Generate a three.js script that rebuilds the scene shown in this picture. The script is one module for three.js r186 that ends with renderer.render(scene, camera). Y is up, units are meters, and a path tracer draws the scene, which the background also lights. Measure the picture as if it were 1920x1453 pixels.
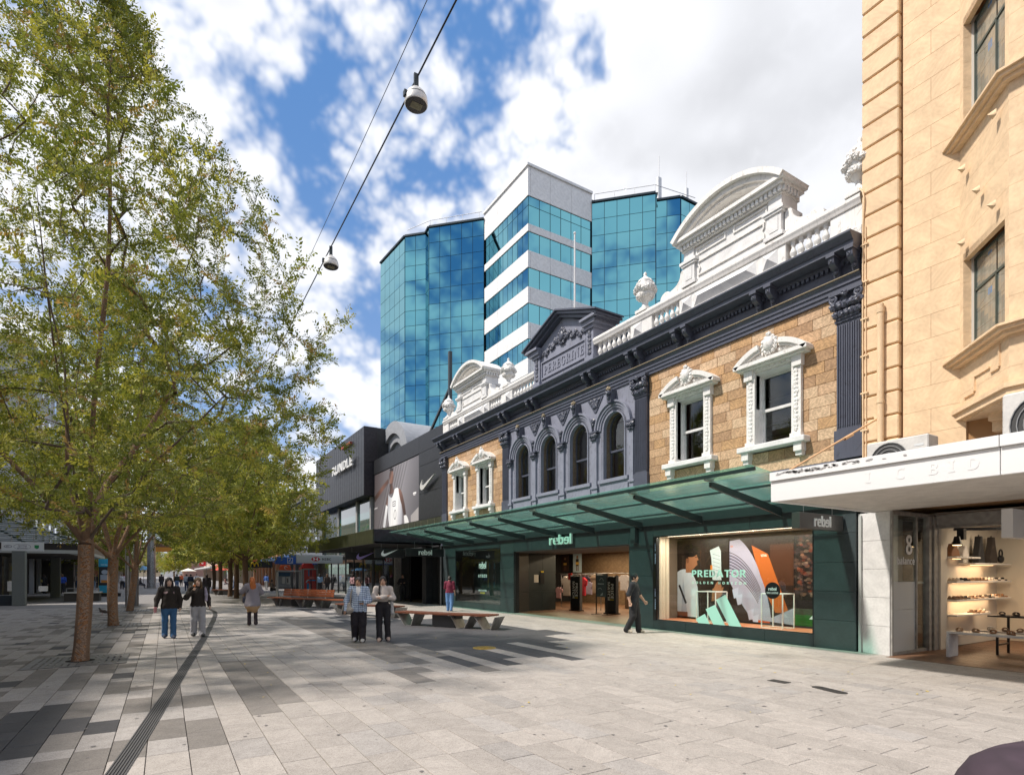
import * as THREE from 'three';
import { mergeGeometries } from 'three/addons/utils/BufferGeometryUtils.js';
import { FontLoader } from 'three/addons/loaders/FontLoader.js';
import { TextGeometry } from 'three/addons/geometries/TextGeometry.js';
import { RectAreaLightUniformsLib } from 'three/addons/lights/RectAreaLightUniformsLib.js';
import { createNoise2D, createNoise3D } from 'simplex-noise';

// ---------------------------------------------------------------- camera
const scene = new THREE.Scene();
const PF = 1060, PCX = 960, PHY = 1076, EYE = 1.72;            // focal length and horizon row in photo pixels
const TH = Math.atan((PCX - 308) / PF), SN = Math.sin(TH), CS = Math.cos(TH);   // the street runs along -z
const camera = new THREE.PerspectiveCamera(2 * Math.atan(726.5 / PF) * 180 / Math.PI, 1920 / 1453, 0.1, 20000);
camera.position.set(0, EYE, 0);
camera.rotation.y = -TH;
camera.setViewOffset(1920, 1453, 0, -(PHY - 726.5), 1920, 1453);
camera.updateProjectionMatrix();
// ---------------------------------------------------------------- random numbers, noise
function rng(seed) { let s = seed >>> 0; return () => { s = (s + 0x6D2B79F5) >>> 0; let t = Math.imul(s ^ (s >>> 15), 1 | s); t = (t + Math.imul(t ^ (t >>> 7), 61 | t)) ^ t; return ((t ^ (t >>> 14)) >>> 0) / 4294967296; }; }
const R0 = rng(77);
const n2 = createNoise2D(rng(5)), n3 = createNoise3D(rng(9));
const clamp = (x, a = 0, b = 1) => Math.min(b, Math.max(a, x));
const sstep = (a, b, x) => { const t = clamp((x - a) / (b - a)); return t * t * (3 - 2 * t); };
const lerp = (a, b, t) => a + (b - a) * t;
// ---------------------------------------------------------------- sky: broken cloud over blue
function pixDir(px, py) { const t = (px - PCX) / PF, u = (PHY - py) / PF; const v = new THREE.Vector3(SN + t * CS, u, -CS + t * SN); return v.normalize(); }
{
  const W = 2048, H = 1024, data = new Float32Array(W * H * 4);
  // openings and banks of the cloud sheet as seen in the photograph: [px, py, half width in px, amount]
  const spots = [[612, 60, 34, -.22], [600, 170, 34, -.22], [575, 250, 34, -.2], [1130, 100, 34, -.5], [880, 130, 50, -.34], [760, 330, 40, -.2], [1060, 240, 40, -.16], [1010, 40, 36, -.14], [845, 355, 50, -.36], [950, 285, 40, -.3], [640, 400, 50, -.22], [900, 210, 34, -.2], [700, 640, 70, -.12], [650, 760, 70, -.14], [500, 180, 60, -.12], [540, 330, 40, -.12],
    [1450, 230, 230, .42], [1520, 40, 210, .42], [1290, 300, 110, .25], [800, 250, 50, .2], [380, 440, 120, .3], [700, 100, 50, .22], [1010, 180, 50, .12], [740, 400, 40, .25], [590, 560, 80, .15]]
    .map(([x, y, r, a]) => [pixDir(x, y), r / PF, a]);
  const d = new THREE.Vector3();
  for (let j = 0; j < H; j++) {
    const el = ((j + .5) / H - .5) * Math.PI, y = Math.sin(el), c = Math.cos(el);
    for (let i = 0; i < W; i++) {
      const az = ((i + .5) / W - .5) * 2 * Math.PI; d.set(Math.cos(az) * c, y, Math.sin(az) * c);
      const k = (j * W + i) * 4, yy = Math.max(y, 0);
      const g = Math.pow(1 - yy, 3.2);                                    // air: deep blue above, paler towards the horizon
      let r = lerp(.068, .33, g), gg = lerp(.165, .44, g), b = lerp(.37, .62, g);
      if (y > 0.0) {
        const q = 1 / (y + .22), X = d.x * q, Z = d.z * q;
        let bias = 0;
        for (const [v, s, a] of spots) { const ang = 1 - v.dot(d); if (ang < s * s * 3) bias += a * Math.exp(-ang * 1.6 / (s * s)); }
        const wx = X + .07 * n2(X * 2.3 + 9, Z * 2.3), wz = Z + .07 * n2(X * 2.3, Z * 2.3 + 31);
        const u1 = wx * .86 + wz * .5, v1 = -wx * .5 + wz * .86;             // cloud lines drawn out by the wind
        let s = 0, amp = .5, fr = 3.4;
        for (let o = 0; o < 8; o++) { let q = n3(d.x * fr + o * 3.1, d.y * fr * 1.35 + .4, d.z * fr - o * 5.7); if (o > 0 && o < 5) q = 1.9 * Math.abs(q) - .62; s += amp * q; amp *= .63; fr *= 2.0; }   // billows break the sheet into tufts
        const f = s * .62 + bias + .0;
        let a = sstep(-.30, .22, f);
        const thick = sstep(.05, .9, f + .2 * n2(X * 4.1, Z * 4.1));
        const w = .66 - .10 * thick + .07 * thick * n2(u1 * 2.1 + 3, v1 * 3) + .045 * thick * n2(u1 * 5.3 + 8, v1 * 6.1) + .05 * s;
        const cr = w * .975, cg = w * .985, cb = w * 1.025;
        a *= sstep(0, .06, y) * .97;
        r = lerp(r, cr, a); gg = lerp(gg, cg, a); b = lerp(b, cb, a);
        const haze = Math.exp(-y * 16) * .6; r = lerp(r, .66, haze); gg = lerp(gg, .72, haze); b = lerp(b, .82, haze);
      } else { r = .3; gg = .29; b = .28; }
      data[k] = r; data[k + 1] = gg; data[k + 2] = b; data[k + 3] = 1;
    }
  }
  const sky = new THREE.DataTexture(data, W, H, THREE.RGBAFormat, THREE.FloatType);
  sky.mapping = THREE.EquirectangularReflectionMapping; sky.magFilter = THREE.LinearFilter; sky.needsUpdate = true;
  scene.background = sky; scene.environment = sky;
}
// ---------------------------------------------------------------- sun: from beyond the left-hand roofs, a little veiled
const sun = new THREE.DirectionalLight(new THREE.Color(1.0, .93, .85), 3.2);
sun.position.set(-71, 100, -22); sun.target.position.set(0, 0, 0);
sun.position.add(new THREE.Vector3(6, 0, -22)); sun.target.position.set(6, 0, -22);
sun.castShadow = true; sun.shadow.radius = 6; sun.shadow.mapSize.set(4096, 4096);
Object.assign(sun.shadow.camera, { left: -60, right: 60, top: 70, bottom: -70, near: 1, far: 320 });
scene.add(sun, sun.target);
// ---------------------------------------------------------------- renderer
const renderer = new THREE.WebGLRenderer({ antialias: true });
renderer.setSize(1024, 774); renderer.shadowMap.enabled = true; renderer.shadowMap.type = THREE.PCFSoftShadowMap;
renderer.toneMapping = THREE.LinearToneMapping; renderer.toneMappingExposure = 1.68;
// ---------------------------------------------------------------- helpers: geometry
const V = (x, y, z) => new THREE.Vector3(x, y, z);
const flat = (g) => (g.index ? g.toNonIndexed() : g);
function keep(g) { const o = flat(g); for (const k of Object.keys(o.attributes)) if (!['position', 'normal', 'uv', 'color'].includes(k)) o.deleteAttribute(k); if (!o.attributes.uv) o.setAttribute('uv', new THREE.BufferAttribute(new Float32Array(o.attributes.position.count * 2), 2)); return o; }
function merge(list) { const gs = list.flat(9).filter(Boolean).map(keep); const col = gs.some((g) => g.attributes.color); if (col) for (const g of gs) if (!g.attributes.color) g.setAttribute('color', new THREE.BufferAttribute(new Float32Array(g.attributes.position.count * 3).fill(1), 3)); return gs.length === 1 ? gs[0] : mergeGeometries(gs); }
function triUV(g, ox = 0, oy = 0) {               // uv in metres, from the side each face looks to
  const p = g.attributes.position, n = g.attributes.normal, u = new Float32Array(p.count * 2);
  for (let i = 0; i < p.count; i++) {
    const ax = Math.abs(n.getX(i)), ay = Math.abs(n.getY(i)), az = Math.abs(n.getZ(i));
    let a, b; if (ay > ax && ay > az) { a = p.getX(i); b = p.getZ(i); } else if (ax > az) { a = p.getZ(i); b = p.getY(i); } else { a = p.getX(i); b = p.getY(i); }
    u[i * 2] = a + ox; u[i * 2 + 1] = b + oy;
  }
  g.setAttribute('uv', new THREE.BufferAttribute(u, 2)); return g;
}
const bx = (x0, x1, y0, y1, z0, z1) => { const g = new THREE.BoxGeometry(Math.abs(x1 - x0), Math.abs(y1 - y0), Math.abs(z1 - z0)); g.translate((x0 + x1) / 2, (y0 + y1) / 2, (z0 + z1) / 2); return g; };
function chb(x0, x1, y0, y1, z0, z1, c = .012) {  // box with all edges chamfered (44 triangles)
  const cx = (x0 + x1) / 2, cy = (y0 + y1) / 2, cz = (z0 + z1) / 2, h = [Math.abs(x1 - x0) / 2, Math.abs(y1 - y0) / 2, Math.abs(z1 - z0) / 2]; c = Math.min(c, h[0] * .6, h[1] * .6, h[2] * .6);
  const P = [], q = (a, b, cc, d) => { P.push(a, b, cc, a, cc, d); };
  const pt = (s, ax) => [0, 1, 2].map((k) => s[k] * (k === ax ? h[k] : h[k] - c));
  for (let ax = 0; ax < 3; ax++) for (const sg of [-1, 1]) {
    const u = (ax + 1) % 3, v = (ax + 2) % 3, mk = (a, b) => { const s = [0, 0, 0]; s[ax] = sg; s[u] = a; s[v] = b; return pt(s, ax); };
    const f = [mk(-1, -1), mk(1, -1), mk(1, 1), mk(-1, 1)]; if (sg < 0) f.reverse(); q(...f);
  }
  for (let ax = 0; ax < 3; ax++) { const u = (ax + 1) % 3, v = (ax + 2) % 3;
    for (const su of [-1, 1]) for (const sv of [-1, 1]) { const mk = (s0, fa) => { const s = [0, 0, 0]; s[ax] = s0; s[u] = su; s[v] = sv; return pt(s, fa); };
      const f = [mk(-1, u), mk(1, u), mk(1, v), mk(-1, v)]; if (su * sv > 0) f.reverse(); q(...f); } }
  for (const a of [-1, 1]) for (const b of [-1, 1]) for (const d of [-1, 1]) { const s = [a, b, d], f = [pt(s, 0), pt(s, 1), pt(s, 2)]; if (a * b * d < 0) f.reverse(); P.push(...f); }
  const g = new THREE.BufferGeometry(); g.setAttribute('position', new THREE.BufferAttribute(new Float32Array(P.flat()), 3)); g.computeVertexNormals();
  g.translate(cx, cy, cz); return triUV(g);
}
const cyl = (x, y0, y1, z, r0, r1 = r0, seg = 12) => { const g = new THREE.CylinderGeometry(r1, r0, y1 - y0, seg); g.translate(x, (y0 + y1) / 2, z); return g; };
function rod(a, b, r0, r1 = r0, seg = 6) { const d = b.clone().sub(a), L = d.length(); const g = new THREE.CylinderGeometry(r1, r0, L, seg, 1, true); g.translate(0, L / 2, 0); g.applyQuaternion(new THREE.Quaternion().setFromUnitVectors(V(0, 1, 0), d.normalize())); g.translate(a.x, a.y, a.z); return g; }
function bar(a, b, w, h) { const d = b.clone().sub(a), L = d.length(); const g = new THREE.BoxGeometry(w, h, L); const m = new THREE.Matrix4().lookAt(b, a, V(0, 1, 0)); g.applyMatrix4(m); g.translate((a.x + b.x) / 2, (a.y + b.y) / 2, (a.z + b.z) / 2); return g; }
const tube = (pts, r, n = 24, seg = 6, closed = false) => new THREE.TubeGeometry(new THREE.CatmullRomCurve3(pts, closed), n, r, seg, closed);
const lathe = (prof, x, y, z, seg = 14, sy = 1) => { const g = new THREE.LatheGeometry(prof.map(([r, h]) => new THREE.Vector2(r, h * sy)), seg); g.translate(x, y, z); return g; };
function shapeOf(pts) { const s = new THREE.Shape(); pts.forEach(([a, b], i) => (i ? s.lineTo(a, b) : s.moveTo(a, b))); s.closePath(); return s; }
// a plate standing in the plane of the street front: outline in (z, y), filling x from xf to xf + depth
function plate(shape, xf, depth, bevel = 0, curve = 12) { const g = new THREE.ExtrudeGeometry(shape, { depth: depth - bevel, bevelEnabled: bevel > 0, bevelSize: bevel, bevelThickness: bevel, bevelOffset: -bevel, bevelSegments: 1, curveSegments: curve }); g.rotateY(-Math.PI / 2); g.translate(xf + depth - bevel * 0, 0, 0); return g; }
// a moulding that runs along the street: profile in (out from the wall, y)
function sweepZ(prof, X, z0, z1) { const g = new THREE.ExtrudeGeometry(shapeOf(prof.map(([o, y]) => [X - o, y])), { depth: z1 - z0, bevelEnabled: false }); g.translate(0, 0, z0); return g; }
function sweepX(prof, Z, x0, x1) { const g = new THREE.ExtrudeGeometry(shapeOf(prof.map(([o, y]) => [o, y])), { depth: x1 - x0, bevelEnabled: false }); g.rotateY(Math.PI / 2); g.translate(x0, 0, Z); return g; }   // outline (out towards -z, y)
const arcPts = (cz, cy, r, a0, a1, n = 12) => Array.from({ length: n + 1 }, (_, i) => { const a = lerp(a0, a1, i / n); return [cz + r * Math.cos(a), cy + r * Math.sin(a)]; });
function arcBand(cz, cy, r0, r1, a0, a1, xf, depth, n = 18, bev = 0) { return plate(shapeOf([...arcPts(cz, cy, r1, a0, a1, n), ...arcPts(cz, cy, r0, a1, a0, n)]), xf, depth, bev); }
function rosette(x, y, z, r, seed, out = .6) {     // a lump of carved leafwork
  const g = new THREE.IcosahedronGeometry(r, 2), p = g.attributes.position, v = V();
  for (let i = 0; i < p.count; i++) { v.fromBufferAttribute(p, i); const k = 1 + .28 * n3(v.x * 2.6 / r + seed, v.y * 2.6 / r, v.z * 2.6 / r) + .12 * n3(v.x * 6 / r, v.y * 6 / r + seed, v.z * 6 / r); v.multiplyScalar(k); p.setXYZ(i, v.x * out, v.y, v.z); }
  g.computeVertexNormals(); g.translate(x, y, z); return g;
}
// ---------------------------------------------------------------- helpers: objects
const ORG = new WeakMap(), USED = {};
function numbered(n) { const k = USED[n] = (USED[n] ?? -1) + 1; return k ? `${n}_${String(k).padStart(3, '0')}` : n; }
function sh(o) { o.castShadow = true; o.receiveShadow = true; return o; }
function thing(name, label, category, base = [0, 0, 0], group, kind) {
  const o = new THREE.Group(); o.name = numbered(name); o.position.set(...base); ORG.set(o, V(...base)); o.userData = { label, category };
  if (group) o.userData.group = group; if (kind) o.userData.kind = kind; scene.add(o); return o;
}
function part(name, geo, mat, parent, uv = true) { // geometry given in world metres
  const o = ORG.get(parent), g = merge([geo]); if (uv) triUV(g); g.translate(-o.x, -o.y, -o.z);
  const m = sh(new THREE.Mesh(g, mat)); m.name = name; ORG.set(m, o); parent.add(m); return m;
}
function solo(name, label, category, geo, mat, base, group, kind, uv = true) { // a thing of one mesh, geometry in world metres
  const g = merge([geo]); if (uv) triUV(g); if (!base) { g.computeBoundingBox(); const b = g.boundingBox; base = [(b.min.x + b.max.x) / 2, b.min.y, (b.min.z + b.max.z) / 2]; }
  g.translate(-base[0], -base[1], -base[2]); const m = sh(new THREE.Mesh(g, mat)); m.name = numbered(name); m.position.set(...base); ORG.set(m, V(...base));
  m.userData = { label, category }; if (group) m.userData.group = group; if (kind) m.userData.kind = kind; scene.add(m); return m;
}
function struct(name, geo, mat, uv = true) { const g = merge([geo]); if (uv) triUV(g); const m = sh(new THREE.Mesh(g, mat)); m.name = numbered(name); m.userData = { kind: 'structure', label: name.replace(/_/g, ' ') }; ORG.set(m, V(0, 0, 0)); scene.add(m); return m; }
function copyOf(root, name, label, at, turn, group) { const r = root.clone(); r.name = numbered(name); r.position.set(...at); if (turn !== undefined) r.rotation.y = turn; r.userData = { ...root.userData, label }; if (group) r.userData.group = group; scene.add(r); return r; }
// ---------------------------------------------------------------- helpers: textures and materials
function tex(size, metres, fn, srgb = true) {
  const d = new Uint8Array(size * size * 4);
  for (let j = 0; j < size; j++) for (let i = 0; i < size; i++) { const c = fn(i / size, j / size, i, j), k = (j * size + i) * 4; d[k] = clamp(c[0]) * 255; d[k + 1] = clamp(c[1]) * 255; d[k + 2] = clamp(c[2]) * 255; d[k + 3] = 255; }
  const t = new THREE.DataTexture(d, size, size, THREE.RGBAFormat); t.wrapS = t.wrapT = THREE.RepeatWrapping; t.magFilter = THREE.LinearFilter; t.minFilter = THREE.LinearMipmapLinearFilter; t.generateMipmaps = true;
  t.repeat.set(1 / metres, 1 / metres); if (srgb) t.colorSpace = THREE.SRGBColorSpace; t.needsUpdate = true; return t;
}
const tn = (u, v, f, s = 0) => { const a = u * 2 * Math.PI, b = v * 2 * Math.PI, r = f / (2 * Math.PI); return n3(Math.cos(a) * r + s, Math.sin(a) * r + Math.cos(b) * r, Math.sin(b) * r + s); };   // repeats at the edges
const grey = (v, w = 0) => [v + w, v, v - w];
const TR = rng(3);
const texGranite = tex(512, .9, () => { const r = TR(); return grey(.80 + (r < .16 ? -.3 * TR() : r > .8 ? .2 * TR() : .1 * (TR() - .5)), .01); });
const texGraniteMot = tex(512, 2.4, (u, v) => { const r = TR(); return grey(.90 + .03 * tn(u, v, 9) + .03 * tn(u, v, 40, 3) + (r < .22 ? -.26 * TR() : .12 * (TR() - .4)), .012); });
const texSand = tex(512, 1.1, (u, v) => grey(.84 + .10 * tn(u, v, 14) + .07 * tn(u, v, 46, 2) + .16 * (TR() - .5), .012));
const texPaint = tex(512, 2.2, (u, v) => grey(.93 + .035 * tn(u, v, 6) + .025 * tn(u, v, 30, 4) + .05 * (TR() - .5)));
const texOldPaint = tex(512, 2.6, (u, v) => { const s = sstep(.35, .8, tn(u, v, 12, 6) * .7 + tn(u, v, 40, 1) * .45); const dr = sstep(.25, .75, n2(u * 46, v * 2.2) * .6 + n2(u * 120, v * 5) * .4); return grey(.94 - .11 * s - .09 * dr + .03 * tn(u, v, 5) + .05 * (TR() - .5), .008 * s + .006 * dr); });
const texStucco = tex(512, 2.0, (u, v) => grey(.93 + .04 * tn(u, v, 5) + .03 * tn(u, v, 22, 2) + .07 * (TR() - .5)));
const texStuccoBump = tex(256, .5, (u, v) => grey(.5 + .25 * tn(u, v, 30) + .3 * (TR() - .5)), false);
const texWood = tex(512, 1.2, (u, v) => { const g = n2(u * 3, v * 90) * .16 + n2(u * 9, v * 240) * .10; return grey(.82 + g + .06 * tn(u, v, 5), .02); });
const texBark = tex(512, 1.0, (u, v) => { const f = tn(u, v, 26) * .6 + tn(u, v, 60, 5) * .4, p = sstep(.30, .45, tn(u, v, 11, 8)); return [.60 + .2 * f + .03 * p, .53 + .18 * f - .045 * p, .47 + .16 * f - .11 * p]; });
const texBarkBump = tex(256, .5, (u, v) => grey(.5 + .3 * tn(u, v, 30) + .2 * tn(u, v, 70, 4)), false);
const texSteel = tex(256, 1.2, (u, v) => grey(.86 + .07 * tn(u, v, 8) + .06 * (TR() - .5)));
const texFabric = tex(256, .25, (u, v) => grey(.86 + .1 * tn(u, v, 10) + .16 * (TR() - .5)));
const texDark = tex(256, 1.6, (u, v) => grey(.86 + .1 * tn(u, v, 6) + .07 * (TR() - .5)));
const S = (c, o = {}) => { const m = new THREE.MeshStandardMaterial({ color: Array.isArray(c) ? new THREE.Color().setRGB(...c) : c, roughness: .7, metalness: 0, ...o }); m.side = o.side ?? THREE.DoubleSide; return m; };
const P = (c, o = {}) => new THREE.MeshPhysicalMaterial({ color: Array.isArray(c) ? new THREE.Color().setRGB(...c) : c, side: THREE.DoubleSide, ...o });
const M = {
  white: S([.84, .82, .78], { map: texOldPaint, roughness: .55 }), whiteClean: S([.80, .79, .77], { map: texPaint, roughness: .5 }),
  slate: S([.084, .091, .124], { map: texOldPaint, roughness: .42 }), slateLight: S([.25, .262, .325], { map: texOldPaint, roughness: .5 }),
  green: S([.056, .074, .079], { map: texPaint, roughness: .3, metalness: .1 }), greenDark: S([.040, .050, .056], { map: texPaint, roughness: .4 }),
  steelDark: S([.045, .055, .058], { roughness: .4, metalness: .3 }), black: S([.012, .012, .014], { roughness: .35 }), blackMatt: S([.02, .02, .021], { roughness: .8 }),
  charcoal: S([.028, .028, .031], { map: texDark, roughness: .42, metalness: .1 }), olive: S([.075, .08, .05], { map: texDark, roughness: .3, metalness: .3 }),
  steel: S([.52, .52, .53], { map: texSteel, metalness: .9, roughness: .35 }), steelPale: S([.50, .49, .46], { map: texSteel, metalness: .3, roughness: .5 }),
  peach: S([.86, .56, .30], { map: texStucco, roughness: .85, bumpMap: texStuccoBump, bumpScale: .0015 }),
  bark: S([.92, .80, .70], { map: texBark, roughness: .95, bumpMap: texBarkBump, bumpScale: .014 }), branch: S([.11, .08, .06], { roughness: .95 }),
  timber: S([.20, .068, .033], { map: texWood, roughness: .5 }), timberOrange: S([.36, .11, .042], { map: texWood, roughness: .45 }),
  floorWood: S([.24, .13, .075], { map: texWood, roughness: .45 }),
  glass: P([.93, .97, .96], { transmission: 1, thickness: 0, roughness: .0, ior: 1.5 }), glassGreen: P([.66, .93, .85], { transmission: .92, thickness: 0, roughness: .25, ior: 1.5 }),
  glassDark: P([.015, .02, .022], { roughness: .03, ior: 1.5, clearcoat: 1, clearcoatRoughness: .02 }),
  rope: S([.26, .21, .14], { roughness: .9 }), cream: S([.74, .68, .58], { roughness: .7 }), carpet: S([.12, .09, .07], { roughness: .9 }),
  red: S([.62, .03, .025], { roughness: .5 }), orange: S([.75, .12, .035], { roughness: .5 }), blue: S([.02, .09, .38], { roughness: .4 }), pale: S([.62, .64, .64], { roughness: .4 }),
  granite: S([.14, .14, .14], { map: texGranite, roughness: .8 }),
};
function canvasTex(w, h, draw) { const c = document.createElement('canvas'); c.width = w; c.height = h; const x = c.getContext('2d'); draw(x, w, h); const t = new THREE.CanvasTexture(c); t.colorSpace = THREE.SRGBColorSpace; t.anisotropy = 8; return t; }
// a printed sheet: corner o, edges du (left to right as read) and dv (up)
function sheet(o, du, dv) { const g = new THREE.BufferGeometry(), p = [o, o.clone().add(du), o.clone().add(du).add(dv), o.clone().add(dv)].flatMap((v) => [v.x, v.y, v.z]); g.setAttribute('position', new THREE.BufferAttribute(new Float32Array(p), 3)); g.setAttribute('uv', new THREE.BufferAttribute(new Float32Array([0, 0, 1, 0, 1, 1, 0, 1]), 2)); g.setIndex([0, 1, 2, 0, 2, 3]); g.computeVertexNormals(); return g; }
const FB = await new FontLoader().loadAsync('fonts/droid/droid_sans_bold.typeface.json'), FS = await new FontLoader().loadAsync('fonts/droid/droid_serif_bold.typeface.json');
function word(str, size, depth = .01, font = FB, gap = 0) { // letters standing in the xy plane, centred, facing +z
  let g;
  if (gap) { let x = 0; g = merge([...str].map((ch) => { if (ch === ' ') { x += size * .4 + gap; return null; } const q = new TextGeometry(ch, { font, size, depth, curveSegments: 4 }); q.computeBoundingBox(); const w = q.boundingBox.max.x - q.boundingBox.min.x; q.translate(x - q.boundingBox.min.x, 0, 0); x += w + gap; return q; })); }
  else g = keep(new TextGeometry(str, { font, size, depth, curveSegments: 4 }));
  g.computeBoundingBox(); const b = g.boundingBox; g.translate(-(b.min.x + b.max.x) / 2, -(b.min.y + b.max.y) / 2, 0); return g;
}
function wordTurned(size, depth) {                 // the shop's name: its second e is turned about
  const parts = []; let x = 0;
  for (const [k, ch] of [...'rebel'].entries()) { const q = keep(new TextGeometry(ch, { font: FB, size, depth, curveSegments: 5 })); q.computeBoundingBox(); const b = q.boundingBox, w = b.max.x - b.min.x;
    if (k === 3) { q.translate(-(b.min.x + b.max.x) / 2, -size * .39, 0); q.rotateZ(Math.PI); q.scale(1, -1, 1); const p = q.attributes.position; for (let i = 0; i < p.count; i += 3) for (let c = 0; c < 3; c++) { const t = p.array[(i + 1) * 3 + c]; p.array[(i + 1) * 3 + c] = p.array[(i + 2) * 3 + c]; p.array[(i + 2) * 3 + c] = t; } q.computeVertexNormals(); q.translate(x + w / 2, size * .39, 0); } else q.translate(x - b.min.x, 0, 0);
    x += w + size * .06; parts.push(q); }
  const g = merge(parts); g.translate(-x / 2, -size * .5, 0); return g;
}
const faceStreet = (g, x, y, z) => { g.rotateY(-Math.PI / 2); g.translate(x, y, z); return g; };      // text read from the mall (faces -x)
const faceDown = (g, x, y, z) => { g.translate(x, y, z); return g; };                                  // text read looking up the mall (faces +z)
// a swoosh-like tick outline, unit width, facing +z
function tick(w, depth) { const s = new THREE.Shape(); s.moveTo(.0, .10); s.bezierCurveTo(-.03, -.02, .10, -.10, .24, -.04); s.lineTo(1, .36); s.lineTo(.26, .10); s.bezierCurveTo(.12, .05, .09, .14, .15, .30); s.bezierCurveTo(.08, .22, .02, .17, 0, .10); const g = new THREE.ExtrudeGeometry(s, { depth: depth / w, bevelEnabled: false, curveSegments: 10 }); g.translate(-.5, -.13, 0); g.scale(w, w, w); return g; }
// ================================================================= GROUND
struct('ground', (() => { const g = new THREE.PlaneGeometry(16000, 16000, 8, 8); g.rotateX(-Math.PI / 2); g.translate(0, -.03, -2000); return g; })(), S([.10, .095, .09], { roughness: 1 }));
struct('mall_paving_beyond', [bx(-30, 13.04, -.02, -.002, -420, -36.02), bx(-12, 20, -.02, -.002, 6.02, 30)], S([.27, .26, .255], { map: texGraniteMot, roughness: .75 }));
{
  const rd = rng(41), tones = { light: [.445, .415, .383], mid: [.41, .39, .37], brown: [.23, .214, .196], charcoal: [.078, .078, .084] };
  const pav = new THREE.Group(); pav.name = 'paving'; pav.userData = { kind: 'structure', label: 'granite slab paving of the mall' }; scene.add(pav); ORG.set(pav, V(0, 0, 0));
  const bed = part('bedding', bx(-9.2, 13.04, -.028, -.016, -36.02, 6.02), S([.05, .047, .043], { roughness: 1 }), pav);
  const slabs = [];
  const tone = (x, z, col) => {
    const w = n2(col * .71, z * .12) * .5;
    const zb = -z;
    if (x > 4.9 + .35 * Math.round(w * 2) && x < 9.6 - Math.max(0, 13 - zb) * .75 + w && zb > 7.2 + Math.abs((col * 7) % 5) * .75 && zb < 20.5) { if (zb < 12 && (col % 3 === 0)) return 'light'; return 'charcoal'; }
    if (x > 3.55 + w * .5 && x <= 5.1 && zb > 8.6 + Math.abs((col * 5) % 4) * .7 && zb < 24) return rd() < .1 ? 'light' : 'brown';
    if (x > 5.5 && x < 8 && zb > 20 && zb < 34) return rd() < .55 ? 'charcoal' : 'mid';
    if (x > -.42 && x < .5 && zb > 6.2 && zb < 10.2) return rd() < .62 ? 'brown' : 'mid';
    if (x > .95 && x < 1.6 && zb > 7.6 && zb < 12.5) return 'brown';
    if (x < -1.0 && x > -1.8 && zb > 7 && zb < 9.4) return 'charcoal';
    if (x < -.35 && x > -3.4) { const q = rd(); return q < .34 ? 'brown' : q < .42 ? 'charcoal' : 'mid'; }
    if (x < -3.4) return rd() < .15 ? 'brown' : 'mid';
    if (x < 4 && zb > 12) return rd() < .12 ? 'light' : 'mid';
    return rd() < .1 ? 'mid' : 'light';
  };
  let col = 0;
  for (let x = -9.15; x < 13.0; col++) {
    const w = Math.min(x < -.36 ? .30 : .352, 13.03 - x); let z = 6 - rd() * .8;
    while (z > -36) {
      const L = Math.min(x < -.36 ? lerp(.28, .75, rd()) : lerp(.48, .95, rd()), z + 36.01); if (L < .06) break;
      const k = tone(x + w / 2, z - L / 2, col), v = .93 + .14 * rd(), hue = (rd() - .5) * .02;
      slabs.push({ x0: x + .0035, x1: x + w - .0035, z0: z - L + .0035, z1: z - .0035, h: (rd() - .5) * .0022, tone: k, v, hue });
      z -= L;
    }
    x += w;
  }
  const proj = (s) => { const x = (s.x0 + s.x1) / 2, z = (s.z0 + s.z1) / 2, d = x * SN - z * CS, l = x * CS + z * SN; return { d, px: PCX + PF * l / d, py: PHY + PF * EYE / d }; };
  for (const s of slabs) { const p = proj(s); s.size = p.d > 2 && p.px > -40 && p.px < 1960 && p.py < 1500 ? (s.x1 - s.x0) * (s.z1 - s.z0) / (p.d ** 3) : 0; }
  slabs.sort((a, b) => b.size - a.size);
  const slabGeo = (s) => chb(s.x0, s.x1, -.018, s.h, s.z0, s.z1, .003);
  const mats = {};
  for (const k in tones) mats[k] = [.92, .97, 1.02, 1.07].map((v) => S(tones[k].map((c) => c * v), { map: texGraniteMot, roughness: k === 'charcoal' ? .62 : .72 }));
  const rest = [];
  slabs.forEach((s, i) => {
    const g = slabGeo(s); triUV(g, rd() * 5, rd() * 5);
    if (i < 300) part('paving_slab', g, mats[s.tone][Math.floor(rd() * 4)], pav, false);
    else { const c = new Float32Array(g.attributes.position.count * 3), t = tones[s.tone]; for (let q = 0; q < c.length; q += 3) { c[q] = t[0] * (s.v + s.hue); c[q + 1] = t[1] * s.v; c[q + 2] = t[2] * (s.v - s.hue); } g.setAttribute('color', new THREE.BufferAttribute(c, 3)); rest.push(g); }
  });
  const m = part('paving_slabs', merge(rest), S([1, 1, 1], { map: texGraniteMot, roughness: .72, vertexColors: true }), pav, false); m.userData.kind = 'stuff';
}
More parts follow.
